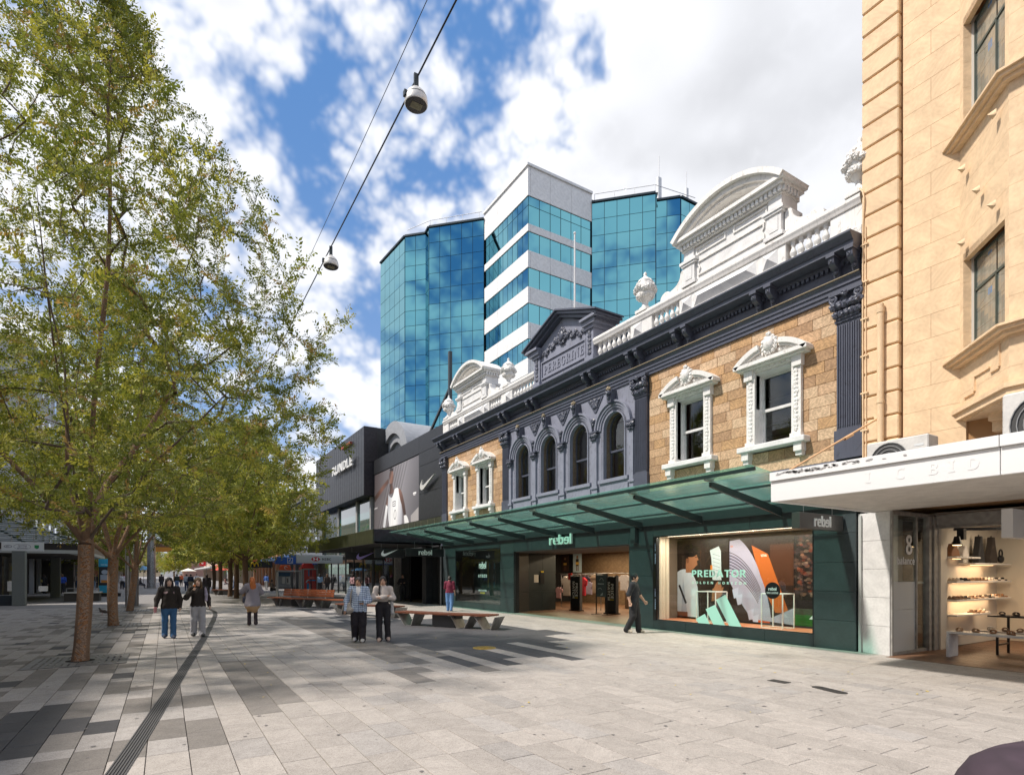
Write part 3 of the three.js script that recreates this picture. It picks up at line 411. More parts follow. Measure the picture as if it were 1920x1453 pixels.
    const rk = (off, h, o) => shapeOf([[z - 2.3 - off, 10.76 + o], [z, 11.62 + o], [z + 2.3 + off, 10.76 + o], [z + 2.3 + off, 10.76 + o + h], [z, 11.62 + o + h], [z - 2.3 - off, 10.76 + o + h]]);
    part('raking_cornice', [plate(rk(0, .10, 0), PX - .3, 1.25), plate(rk(-.12, .12, -.10), PX - .18, 1.1), plate(rk(.06, .06, .10), PX - .38, 1.35)], M.slate, a);
    part('carving', [(() => { const g = new THREE.SphereGeometry(.15, 12, 10); g.scale(.5, 1.35, 1); g.translate(PX - .06, 10.82, z); return g; })(), ...Array.from({ length: 12 }, (_, k) => rosette(PX - .04, 10.82 + .26 * Math.cos(k * .5236), z + .21 * Math.sin(k * .5236), .07, k, .6)), ...[-1, 1].flatMap((s) => Array.from({ length: 9 }, (_, k) => rosette(PX - .03, 10.76 - k * .035 + .09 * Math.sin(k * 1.9), z + s * (.34 + k * .125), .11 - k * .006, k * 2 + s, .45)))], M.slate, a);
    part('name_panel', [bx(PX - .03, PX + .05, 9.55, 9.6, z - 1.42, z + 1.42), bx(PX - .03, PX + .05, 10.2, 10.25, z - 1.42, z + 1.42), bx(PX - .03, PX + .05, 9.6, 10.2, z - 1.42, z - 1.37), bx(PX - .03, PX + .05, 9.6, 10.2, z + 1.37, z + 1.42)], M.slateLight, a);
    const nm = word('PEREGRINE', .28, .025, FS, .06); nm.computeBoundingBox(); nm.scale(2.55 / (nm.boundingBox.max.x - nm.boundingBox.min.x), 1.2, 1); part('carved_letters', faceStreet(nm, PX + .02, 9.9, z), M.slateLight, a);
  }
  // --- ground floor: green panelled shopfront
  const gm = [M.green, S([.061, .080, .084], { map: texPaint, roughness: .32, metalness: .1 }), S([.050, .067, .073], { map: texPaint, roughness: .34, metalness: .1 })];
  const panels = (z0, z1, y0, y1, nz, ny, x = FX, mats = gm) => { for (let i = 0; i < nz; i++) for (let j = 0; j < ny; j++) part('facade_panel', chb(x, x + .1, lerp(y0, y1, j / ny) + .003, lerp(y0, y1, (j + 1) / ny) - .003, lerp(z0, z1, i / nz) + .003, lerp(z0, z1, (i + 1) / nz) - .003, .004), mats[Math.floor(rd() * 3)], B); };
  panels(-7.62, -6.66, .0, 3.3, 1, 5); panels(-12.76, -7.62, 2.88, 3.3, 3, 1); panels(-12.76, -7.62, 0, .29, 4, 1, FX, [M.greenDark, M.greenDark, M.greenDark]); panels(-13.84, -12.76, 0, 3.3, 1, 4);
  panels(-21.06, -13.84, 2.69, 3.3, 5, 1); panels(-22.22, -21.06, 0, 3.3, 1, 5); panels(-26.9, -22.22, 2.92, 3.3, 3, 1); panels(-26.9, -22.22, 0, .3, 3, 1); panels(-28.45, -26.9, 0, 3.3, 1, 5);
  part('shopfront_backing', [bx(FX + .1, FX + .3, 0, 3.3, -7.6, ZR), bx(FX + .1, FX + .3, 2.9, 3.3, ZL, ZR), bx(FX + .1, FX + .3, 0, .28, -12.76, -7.6), bx(FX + .1, FX + .3, 0, 3.3, -13.84, -12.8), bx(FX + .1, FX + .3, 0, 3.3, -22.2, -21.08), bx(FX + .1, FX + .3, 0, .28, -26.9, -22.2), bx(FX + .1, FX + .3, 0, 3.3, ZL, -26.92)], M.blackMatt, B);
  part('upper_floor', bx(FX + .42, 25.5, 3.0, 3.25, ZL, ZR), M.cream, B);
  part('shop_floor', bx(FX + .3, 25.5, -.03, .004, ZL, ZR), M.floorWood, B);
  // shop walls
  const wallDark = S([.15, .11, .08], { roughness: .8 }), wallCream = S([.62, .53, .42], { roughness: .8 });
  part('shop_wall', [bx(21.6, 21.8, 0, 3.0, -27.5, -7)], S([.24, .165, .10], { map: texWood, roughness: .7 }), B);
  part('shop_wall', [bx(14.45, 24, 0, 3, -13.9, -13.75), bx(14.42, 14.6, 0, 3, -13.75, -6.7), bx(FX + .3, 14.45, 0, 3, -13.0, -12.84)], wallDark, B);
  part('shop_ceiling', bx(FX + .3, 24, 2.92, 3.0, -27.4, -6.7), S([.2, .18, .16], { roughness: .9 }), B);
  // entrance: splayed dark wall, soffit
  const ew = (a, b, y0, y1, th) => { const d = V(b[0] - a[0], 0, b[1] - a[1]), L = d.length(), g = new THREE.BoxGeometry(L, y1 - y0, th); g.rotateY(Math.atan2(-d.z, d.x)); g.translate((a[0] + b[0]) / 2, (y0 + y1) / 2, (a[1] + b[1]) / 2); return g; };
  const dg = S([.028, .04, .042], { map: texPaint, roughness: .38 });
  [[[13.14, -21.1], [14.3, -21.82]], [[14.33, -21.86], [15.15, -21.95]], [[15.16, -21.95], [16, -22.05]]].forEach(([a, b]) => [[0, .9], [.905, 1.8], [1.805, 2.7]].forEach(([y0, y1]) => part('entrance_panel', ew(a, b, y0, y1, .06), dg, B)));
  part('entrance_soffit', bx(FX + .1, 16.2, 2.66, 2.9, -22.3, -13.8), S([.10, .09, .085], { roughness: .6 }), B);
  part('entrance_side', bx(FX + .3, 16.2, 0, 2.7, -13.9, -13.76), dg, B);
  part('entrance_paving', bx(FX + .001, 16.0, -.02, .0, -22.1, -13.8), S([.36, .35, .34], { map: texGraniteMot, roughness: .75 }), B);
  // display windows
  const bw = part('display_window', [bx(FX + .0, FX + .12, .27, 2.88, -12.76, -12.62), bx(FX + .02, FX + .12, .28, .31, -12.62, -7.62), bx(FX + .02, FX + .12, 2.86, 2.9, -12.62, -7.62), bx(FX + .02, FX + .12, .3, 2.88, -7.66, -7.62)], M.black, B);
  [[-12.62, -10.96], [-10.95, -9.26], [-9.25, -7.66]].forEach(([a, b]) => part('pane', bx(FX + .03, FX + .042, .3, 2.87, a + .004, b - .004), M.glass, bw));
  part('display_floor', bx(FX + .1, 14.42, .22, .30, -12.8, -7.0), S([.52, .16, .06], { roughness: .5 }), bw); part('display_ceiling', bx(FX + .1, 14.42, 2.88, 2.95, -12.8, -7.0), wallCream, bw);
  part('display_side', [bx(FX + .1, 14.42, .3, 2.88, -7.1, -7.02)], wallCream, bw); part('curtain', [0, 1, 2].map((k) => cyl(13.3 + k * .15, .3, 2.88, -12.72 - .02 * (k % 2), .08, .08, 8)), wallCream, bw);
  const sw = part('display_window', [bx(FX + .02, FX + .12, .28, 2.92, -26.92, -26.86), bx(FX + .02, FX + .12, .28, 2.92, -22.26, -22.2), bx(FX + .02, FX + .12, .28, .31, -26.86, -22.26), bx(FX + .02, FX + .12, 2.88, 2.92, -26.86, -22.26)], M.black, B);
  [[-26.86, -25.4], [-25.39, -23.8], [-23.79, -22.26]].forEach(([a, b]) => part('pane', bx(FX + .03, FX + .042, .31, 2.88, a + .004, b - .004), M.glass, sw));
  part('display_back', [bx(14.3, 14.4, 0, 3, -27.2, -22), bx(FX + .3, 14.3, 0, 3, -22.15, -22.08), bx(FX + .3, 14.3, .2, .3, -27, -22.1)], S([.045, .05, .05], { roughness: .6 }), sw);
  // --- glass canopy on steel arms
  const arms = [-8.4, -10.8, -13.15, -15.5, -17.78, -20.03, -22.35, -24.65, -26.9];
  const can = part('canopy', [bar(V(13.0, 3.36, -28.3), V(13.0, 3.36, -6.66), .14, .28)], M.steelDark, B);
  for (const z of [...arms]) { const s = shapeOf([[12.95, 3.14], [12.95, 3.34], [10.45, 3.76], [10.35, 3.76], [10.35, 3.66], [10.6, 3.6]]), g = new THREE.ExtrudeGeometry(s, { depth: .07, bevelEnabled: false }); g.translate(0, 0, z - .035); part('canopy_arm', g, M.steelDark, can); part('canopy_clip', [bx(10.2, 10.42, 3.78, 3.84, z - .05, z + .05)], M.steel, can); }
  part('canopy_edge', [bar(V(10.02, 3.82, -28.3), V(10.02, 3.82, -7.05), .05, .07), bar(V(11.3, 3.66, -28.3), V(11.3, 3.66, -7.05), .035, .05), bar(V(12.4, 3.47, -28.3), V(12.4, 3.47, -7.05), .035, .05)], M.steelDark, can);
  const zs = [-28.3, ...arms.slice().reverse(), -7.05];
  for (let k = 0; k + 1 < zs.length; k++) for (const [xa, ya, xb, yb] of [[9.9, 3.875, 11.3, 3.705], [11.3, 3.7, 13.0, 3.44]]) { const s = shapeOf([[xa, ya], [xb, yb], [xb, yb + .015], [xa, ya + .015]]), g = new THREE.ExtrudeGeometry(s, { depth: zs[k + 1] - zs[k] - .03, bevelEnabled: false }); g.translate(0, 0, zs[k] + .015); part('canopy_pane', g, M.glassGreen, can); }
  part('canopy_post', bx(12.9, 13.03, 2.72, 3.2, -13.62, -13.42), M.green, can);
  // ceiling lights inside
  part('ceiling_light', [bx(17, 17.15, 2.9, 2.915, -23.7, -15.8), bx(20, 20.15, 2.9, 2.915, -25.2, -16.3)], S([1, .9, .75], { emissive: new THREE.Color(1, .75, .45), emissiveIntensity: 2.2 }), B);
  part('display_light', [bx(13.3, 13.36, 2.868, 2.878, -12.4, -7.3)], S([1, .9, .8], { emissive: new THREE.Color(1, .8, .6), emissiveIntensity: 2.5 }), B);
}
// ================================================================= lamps inside the shops (lit in the photograph)
RectAreaLightUniformsLib.init();
function panelLight(x, y, z, w, d, col, I) { const l = new THREE.RectAreaLight(new THREE.Color(...col), I, w, d); l.position.set(x, y, z); l.lookAt(x, y - 1, z + .0001); scene.add(l); }
panelLight(17.07, 2.88, -19.75, .3, 8, [1, .8, .55], 15); panelLight(20.07, 2.88, -20.75, .3, 9, [1, .78, .5], 20);
panelLight(13.34, 2.86, -9.85, .2, 5, [1, .86, .7], 30);
// ================================================================= PEACH RENDERED BUILDING
const peach = thing('rendered_building', 'tall peach rendered building with ruled joints, corner quoins and a projecting bay window', 'building', [13, 0, -2.5]);
{
  const B = peach, W = 12.98, rd = rng(31);
  const wallS = S([.84, .61, .38], { map: texStucco, roughness: .85, bumpMap: texStuccoBump, bumpScale: .001 }), tones = [1, 1.015, .985].map((k) => S([.84 * k, .61 * k, .38 * k], { map: texStucco, roughness: .85, bumpMap: texStuccoBump, bumpScale: .0012 }));
  part('wall_core', bx(W + .06, 22, 3.2, 19, -6.46, 4), S([.36, .2, .09], { roughness: 1 }), B);
  // quoins: one stone each course, standing proud
  for (let k = 0; k < 30; k++) { const y0 = 4.06 + k * .487; part('quoin', chb(W - .10, W + .06, y0 + .016, y0 + .487 - .016, -6.46, -5.74, .02), tones[k % 3], B); }
  part('quoin_backing', bx(W - .06, W + .06, 4, 19, -6.45, -5.76), S([.62, .37, .17], { roughness: .9 }), B);
  // wall blocks, courses of render with ruled joints
  for (let k = 0; k < 30; k++) { const y0 = 4.06 + k * .470, cut = [-5.70, k % 2 ? -5.2 : -4.72, -4.62], s = cut[1] === -4.72 ? [[-5.70, -4.62]] : [[-5.70, -5.2], [-5.2, -4.62]]; for (const [a, b] of s) part('wall_block', chb(W, W + .08, y0 + .002, y0 + .470 - .002, a + .002, b - .002, .002), tones[Math.floor(rd() * 3)], B); }
  // bay: a canted face, then a front face
    const face = (a, b, y0, y1, t, name, mat, par = B) => { const d = V(b[0] - a[0], 0, b[1] - a[1]), L = d.length(), n = V(d.z, 0, -d.x).normalize(), g = new THREE.BoxGeometry(L, y1 - y0, Math.abs(t)); g.rotateY(Math.atan2(-d.z, d.x)); g.translate((a[0] + b[0]) / 2 + n.x * t * .5, (y0 + y1) / 2, (a[1] + b[1]) / 2 + n.z * t * .5); return part(name, g, mat, par); };
  const A = [W, -4.72], C = [W - 1.12, -3.64], D = [W - 1.12, -1.5], on = (t, a = A, c = C) => [lerp(a[0], c[0], t), lerp(a[1], c[1], t)];
  // bay storeys: windows y 5.95-7.95 and 9.75-12.2 on the canted face
  const wins = [[5.82, 7.64], [9.98, 12.1]];
  let yb = 4.66;
  for (const [w0, w1] of [...wins, [16, 16]]) {
    for (let y = yb; y < w0 - .01; y += .47) { const y1 = Math.min(y + .47, w0); face(on(.0), on(1), y + .002, y1 - .002, .1, 'bay_block', tones[Math.floor(rd() * 3)]); face(C, D, y + .002, y1 - .002, .1, 'bay_block', tones[Math.floor(rd() * 3)]); }
    if (w1 > w0) for (let y = w0; y < w1 - .01; y += .47) { const y1 = Math.min(y + .47, w1); face(on(0), on(.08), y + .002, y1 - .002, .1, 'bay_block', tones[0]); face(on(.93), on(1), y + .002, y1 - .002, .1, 'bay_block', tones[1]); face(C, [C[0], -3.0], y + .002, y1 - .002, .1, 'bay_block', tones[2]); face([C[0], -1.8], D, y + .002, y1 - .002, .1, 'bay_block', tones[2]); }
    yb = w1;
  }
  part('bay_back', [bx(W - 1.1, W + .1, 4.9, 16, -1.5, -1.3)], wallS, B);
  wins.forEach(([w0, w1], k) => {
    const fr = S([.05, .07, .06], { roughness: .4 });
    const inn = (t, o) => { const p = on(t), d = V(C[0] - A[0], 0, C[1] - A[1]).normalize(); return [p[0] + .69 * o, p[1] + .72 * o]; };
    const w = face(inn(.10, .16), inn(.13, .16), w0, w1, .05, 'bay_window', fr); face(inn(.90, .16), inn(.93, .16), w0, w1, .05, 'frame', fr, w); face(inn(.54, .16), inn(.565, .16), w0, w1 - .6, .05, 'frame', fr, w); for (const y of [w0, w1 - .63, w1 - .05]) face(inn(.10, .16), inn(.93, .16), y, y + .05, .055, 'frame', fr, w);
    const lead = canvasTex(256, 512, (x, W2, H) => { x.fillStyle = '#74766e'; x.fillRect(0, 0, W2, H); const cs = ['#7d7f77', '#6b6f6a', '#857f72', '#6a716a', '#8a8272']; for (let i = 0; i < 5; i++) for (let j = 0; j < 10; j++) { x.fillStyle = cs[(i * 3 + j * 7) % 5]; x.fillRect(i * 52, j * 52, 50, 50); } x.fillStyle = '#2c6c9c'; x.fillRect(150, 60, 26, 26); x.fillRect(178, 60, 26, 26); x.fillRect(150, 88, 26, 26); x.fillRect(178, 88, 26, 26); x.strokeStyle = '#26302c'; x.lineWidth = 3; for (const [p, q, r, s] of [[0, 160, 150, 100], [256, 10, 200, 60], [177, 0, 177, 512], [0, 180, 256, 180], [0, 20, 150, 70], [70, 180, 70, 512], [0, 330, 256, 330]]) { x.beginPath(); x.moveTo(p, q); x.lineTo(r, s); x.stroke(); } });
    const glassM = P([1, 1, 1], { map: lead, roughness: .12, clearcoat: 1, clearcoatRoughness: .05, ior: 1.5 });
    for (const [t0, t1] of [[.13, .54], [.565, .90]]) for (const [y0, y1] of [[w0 + .05, w1 - .63], [w1 - .58, w1 - .05]]) { const p = inn(t0, .18), q = inn(t1, .18); part('pane', sheet(V(p[0], y0, p[1]), V(q[0] - p[0], 0, q[1] - p[1]), V(0, y1 - y0, 0)), glassM, w, false); }
    face(inn(.08, .10), inn(.085, .25), w0, w1, .02, 'reveal', wallS, w); face(inn(.08, .0), inn(.93, .0), w1 - .0, w1 + .12, .0999, 'head', wallS, w);
    // sill and head mouldings that wrap the bay
    const sillY = w0 - .16; for (const [y0, y1, t, s0] of [[sillY, sillY + .06, .10, -.06], [sillY + .06, sillY + .12, .17, -.10], [sillY + .12, sillY + .16, .22, -.12]]) { face(on(s0), on(1 + t * .3), y0, y1, -t, 'sill', wallS, w); face([C[0], C[1] - t * .36], [D[0], D[1]], y0 + .001, y1 - .001, -t - .002, 'sill', wallS, w); }
    part('front_pane', bx(C[0] + .12, C[0] + .13, w0, w1, -3.05, -1.8), M.glass, w); part('room_back', bx(W + .0, W + .05, w0 - .1, w1 + .1, -4.55, -1.5), S([.5, .46, .40], { roughness: .9 }), w);
  });
  // stepped mouldings and pyramid studs between the storeys
  const stud = (t, y) => { const p = on(t), g = new THREE.ConeGeometry(.075, .11, 4); g.rotateY(Math.PI / 4); g.rotateZ(Math.PI * .5); g.rotateY(-.77); g.translate(p[0] - .10, y, p[1] - .10); part('pyramid_stud', g, wallS, B); };
  for (const [t, y] of [[.21, 9.27], [.85, 9.5], [.53, 8.55], [.84, 7.98], [.2, 7.9]]) stud(t, y);
  [[.12, .34, 5.02], [.34, .66, 5.3], [.68, .84, 5.2]].forEach(([a, b, y]) => face(on(a), on(b), y, y + .03, -.03, 'step_moulding', wallS)); face(on(.34), on(.36), 5.05, 5.3, -.03, 'step_moulding', wallS); face(on(.84), on(.855), 5.23, 5.6, -.03, 'step_moulding', wallS);
  for (const [y0, y1, t, s0] of [[4.78, 4.86, .10, -.06], [4.66, 4.78, .05, -.03]]) { face(on(s0), on(1.0 + t * .3), y0, y1, -t, 'bay_base_moulding', wallS); face([C[0], C[1] - t * .36], D, y0 + .001, y1 - .001, -t - .002, 'bay_base_moulding', wallS); }
  part('bay_soffit', (() => { const s = shapeOf([[W + .05, -A[1]], [C[0] + .03, -C[1]], [D[0] + .03, -D[1]], [W + .05, -D[1]]]), g = new THREE.ExtrudeGeometry(s, { depth: .05, bevelEnabled: false }); g.rotateX(-Math.PI / 2); g.translate(0, 4.62, 0); return g; })(), wallS, B);
  for (const z of [-4.08, -3.3]) part('bay_corbel', [bx(W - .32, W + .05, 4.48, 4.66, z - .1, z + .1), bx(W - .2, W + .05, 4.3, 4.48, z - .08, z + .08)], wallS, B);
  part('parapet', bx(W - .1, W + .3, 18.6, 19.3, -6.46, 4), wallS, B);
  // pipes
  part('downpipe', [cyl(W - .17, 4.0, 7.38, -6.05, .065, .065, 10), cyl(W - .17, 7.2, 7.3, -6.05, .075, .075, 10), cyl(W - .17, 5.3, 5.36, -6.05, .075, .075, 10)], wallS, B);
  part('conduit', [tube([V(W - .12, 3.9, -6.42), V(W - .12, 7, -6.43), V(W - .12, 9.3, -6.42), V(W - .14, 9.9, -6.40), V(W - .1, 10.1, -6.5)], .018, 40, 5), tube([V(W - .12, 3.9, -6.36), V(W - .12, 9.2, -6.37)], .012, 20, 5), ...[4.8, 5.6, 6.4, 7.2, 8, 8.8].map((y) => bx(W - .14, W - .08, y, y + .03, -6.47, -6.32))], wallS, B);
  part('tie_rod', [rod(V(W - .02, 5.05, -6.12), V(10.3, 3.72, -6.5), .02, .02, 8), rod(V(12.1, 4.6, -6.25), V(11.85, 4.48, -6.28), .035, .035, 8)], S([.62, .38, .2], { roughness: .7 }), B); part('tie_plate', [cyl(0, 0, .05, 0, .09, .09, 10).rotateZ(Math.PI / 2).translate(W - .06, 5.05, -6.12)], wallS, B);
  // white flat awning
  const awW = S([.77, .77, .76], { roughness: .6 });
  const aw = part('awning', bx(9.42, 13, 3.05, 3.12, -6.24, 3), S([.62, .58, .53], { map: texPaint, roughness: .8 }), B);
  part('awning_roof', bx(9.4, 13, 3.42, 3.46, -6.22, 3), S([.3, .3, .3]), aw);
  for (const [z0, z1] of [[-6.26, -2.965], [-2.955, 3]]) { part('fascia_board', chb(9.36, 9.42, 3.02, 3.385, z0, z1, .004), awW, aw); part('fascia_capping', chb(9.32, 9.46, 3.39, 3.54, z0, z1, .004), awW, aw); }
  part('fascia_end', [chb(9.42, 13.0, 3.02, 3.385, -6.26, -6.2, .004), chb(9.46, 13.0, 3.39, 3.54, -6.28, -6.18, .004)], awW, aw);
  const chips = []; for (let k = 0; k < 60; k++) { const z = -6.1 + rd() * 2.3 * (rd() * .6 + .4), w = .012 + rd() * .05, y = 3.47 + rd() * .05, s = new THREE.CircleGeometry(1, 7); s.scale(w, .006 + rd() * .016, 1); s.rotateZ((rd() - .5) * .5); s.rotateY(-Math.PI / 2); s.translate(9.315, Math.min(y, 3.522), z); chips.push(s); }
  part('peeled_patches', chips, S([.34, .33, .325], { roughness: .95 }), aw).userData.kind = 'stuff';
  const ghost = S([.76, .76, .75], { roughness: .7 }); part('letter_marks', [...[['I', -4.6], ['C', -4.15], ['B', -3.72], ['I', -3.5], ['D', -3.25]].map(([c, z]) => faceStreet(word(c, .17, .002), 9.358, 3.22, z))], ghost, aw);
  // shop: piers, showcase, opening
  const sp = part('shop_pier', (() => { const g = []; for (let k = 0; k < 5; k++) { const y0 = k * .61, s = shapeOf([[13.10, 6.64], [12.96, 5.94], [13.3, 5.94], [13.3, 6.64]]), e = new THREE.ExtrudeGeometry(s, { depth: .604, bevelEnabled: false }); e.rotateX(-Math.PI / 2); e.translate(0, y0, 0); g.push(e); } return g; })(), S([.74, .73, .71], { map: texPaint, roughness: .45 }), B);
  const scs = part('showcase', [bx(12.98, 14.9, 0, .07, -5.97, -5.90), bx(12.98, 14.9, 2.97, 3.05, -5.98, -5.9), bx(12.98, 13.03, .07, 2.97, -5.97, -5.9), bx(14.05, 14.1, .07, 2.97, -5.97, -5.9), bx(14.55, 14.66, 0, 3.0, -5.98, -5.86), bx(14.75, 14.95, 0, 3.0, -5.98, -5.84)], M.steelPale, B);
  part('showcase_panel', [bx(13.03, 14.05, .07, .95, -5.95, -5.93), bx(13.03, 14.05, .955, 1.55, -5.95, -5.93)], S([.55, .58, .57], { roughness: .35 }), scs); part('pane', bx(13.03, 14.05, 1.56, 2.96, -5.935, -5.925), M.glass, scs); part('pane', bx(14.1, 14.55, .07, 2.97, -5.935, -5.925), M.glass, scs);
  part('showcase_back', [bx(13.03, 14.9, 0, 3, -6.6, -6.55), bx(13.2, 14.6, 1.5, 1.55, -6.5, -5.96)], S([.42, .44, .42], { roughness: .6 }), scs);
  part('showcase_lettering', [faceDown(word('8', .42, .004), 13.75, 2.35, -5.92), faceDown(word('balance', .15, .004), 13.62, 2.0, -5.92)], S([.75, .76, .75], { roughness: .5 }), scs);
  const head = part('shop_header', [bx(14.88, 15.0, 2.78, 3.05, -5.9, 2), bx(14.85, 15.02, 2.74, 2.78, -5.9, 2)], M.steelPale, B);
  part('shop_side_wall', [bx(15.0, 20, 0, 3.1, -6.1, -5.96), bx(14.96, 15.28, 0, 2.8, -5.9, -5.8)], S([.66, .60, .50], { roughness: .8 }), B);
  part('shop_back_wall', bx(18.6, 18.8, 0, 3.1, -6, 3), S([.66, .60, .50], { roughness: .8 }), B); part('shop_ceiling', bx(14.95, 18.7, 3.0, 3.1, -6, 3), S([.5, .46, .4], { roughness: .9 }), B);
  part('shop_floor', (() => { const g = []; for (let k = 0; k < 34; k++) g.push(bx(12.72 + k * .18, 12.72 + k * .18 + .177, -.01, .006 + (k % 3) * .0007, -5.9, 3)); return g; })(), M.floorWood, B);
  part('shop_door_panel', [bx(18.55, 18.6, 0, 2.3, -5.0, -4.0), bx(18.52, 18.55, 0, 2.35, -5.05, -5)], S([.6, .52, .42]), B);
  part('hung_sign_box', [bx(11.9, 14.6, 2.32, 2.8, -3.75, -3.6)], S([.66, .66, .66], { metalness: .2, roughness: .3 }), B);
  // shelves along the side wall, with strip lights
  const shelfM = S([.72, .68, .62], { roughness: .6 });
  for (const [x0, x1, y] of [[15.3, 16.6, 2.12], [16.3, 18.5, 1.98], [15.3, 18.5, 1.55], [15.3, 18.5, 1.13], [15.3, 17.2, .78], [15.3, 16.4, .35]]) { const s = part('shelf', chb(x0, x1, y - .04, y, -5.96, -5.62, .005), shelfM, B); part('shelf_light', bx(x0 + .5, x1 - .4, y - .052, y - .042, -5.9, -5.87), S([1, .8, .6], { emissive: new THREE.Color(1, .62, .32), emissiveIntensity: 1.6 }), s); }
}
panelLight(16.9, 1.925, -5.8, 1.4, .12, [1, .68, .4], 7); panelLight(16.9, 1.495, -5.8, 2.2, .12, [1, .68, .4], 6); panelLight(16.9, 1.075, -5.8, 2.2, .12, [1, .68, .4], 6);
panelLight(16.6, 2.95, -4.2, 1.8, 1.8, [1, .82, .6], 3);
// ================================================================= DARK SPORTS SHOP NEXT DOOR
const dark = thing('dark_shop_building', 'dark panelled shop building with a large printed banner of a player in white', 'building', [13.04, 0, -34.6]);
{
  const B = dark, W = 13.06;
  part('wall_core', [bx(W + .1, 25, 3.2, 9.9, -40.7, -28.52), bx(W + .3, 25, 0, 3.2, -29.9, -28.52)], M.blackMatt, B);
  const ys = [4.15, 4.92, 6.5, 8.15, 8.95, 10.0], zs = [-40.7, -36.3, -31.95, -28.55];
  for (let i = 0; i < 5; i++) for (let k = 0; k < 3; k++) { if (i > 0 && i < 4 && k < 2) continue; part('cladding_panel', chb(W, W + .1, ys[i] + .006, ys[i + 1] - .006, zs[k] + .006, zs[k + 1] - .006, .006), i === 0 ? M.olive : M.charcoal, B); }
  part('banner_frame', [bx(W + .02, W + .1, 4.92, 8.95, -40.7, -40.62), bx(W + .02, W + .1, 4.92, 8.95, -32.0, -31.95)], M.charcoal, B);
  part('stud_band', Array.from({ length: 12 }, (_, k) => bx(W - .015, W, 4.2, 4.88, -40.6 + k, -40.58 + k)), S([.3, .28, .2], { metalness: .5 }), B);
  // awning
  const aw = part('awning', [bx(9.28, W, 3.32, 3.4, -44.4, -28.75)], M.blackMatt, B);
  for (let k = 0; k < 5; k++) part('fascia_panel', chb(9.2, 9.28, 3.3, 4.05, -44.4 + k * 3.13 + .01, -44.4 + (k + 1) * 3.13 - .01, .005), M.olive, aw);
  part('fascia_end', chb(9.28, W, 3.3, 4.05, -28.82, -28.75, .005), S([.045, .045, .06], { map: texDark, roughness: .3, metalness: .3 }), aw);
  // shop front: piers, dark entrance, glass
  part('pier', [bx(12.7, 13.1, 0, 3.3, -30.6, -30.0), bx(13.0, 13.3, 0, 3.3, -28.9, -28.52)], M.charcoal, B);
  part('pier', [bx(12.8, 13.2, 0, 3.3, -35.6, -35.3)], M.steelPale, B); part('downpipe', cyl(12.99, 0, 3.3, -28.62, .04, .04, 8), M.steel, B);
  part('entrance_wall', [bx(16.5, 16.7, 0, 3.3, -40, -29), bx(13.2, 16.5, 0, 3.3, -30.4, -30.2), bx(13.2, 16.5, 3.2, 3.3, -40, -29)], S([.045, .044, .044], { roughness: .5 }), B);
  part('floor', bx(13.04, 25, -.02, .004, -45, -28.55), S([.2, .14, .08], { roughness: .5 }), B);
  part('door_frame', [bx(13.05, 13.12, 0, 3.0, -33.4, -33.3), bx(13.05, 13.12, 0, 3.0, -36.6, -36.5), bx(13.05, 13.12, 0, 3.0, -38.6, -38.5), bx(13.05, 13.12, 0, 3.0, -40.6, -40.5)], M.black, B);
  for (const [a, b] of [[-38.5, -36.6], [-40.5, -38.6]]) part('pane', bx(13.08, 13.09, .05, 3.0, a, b), M.glass, B);
}
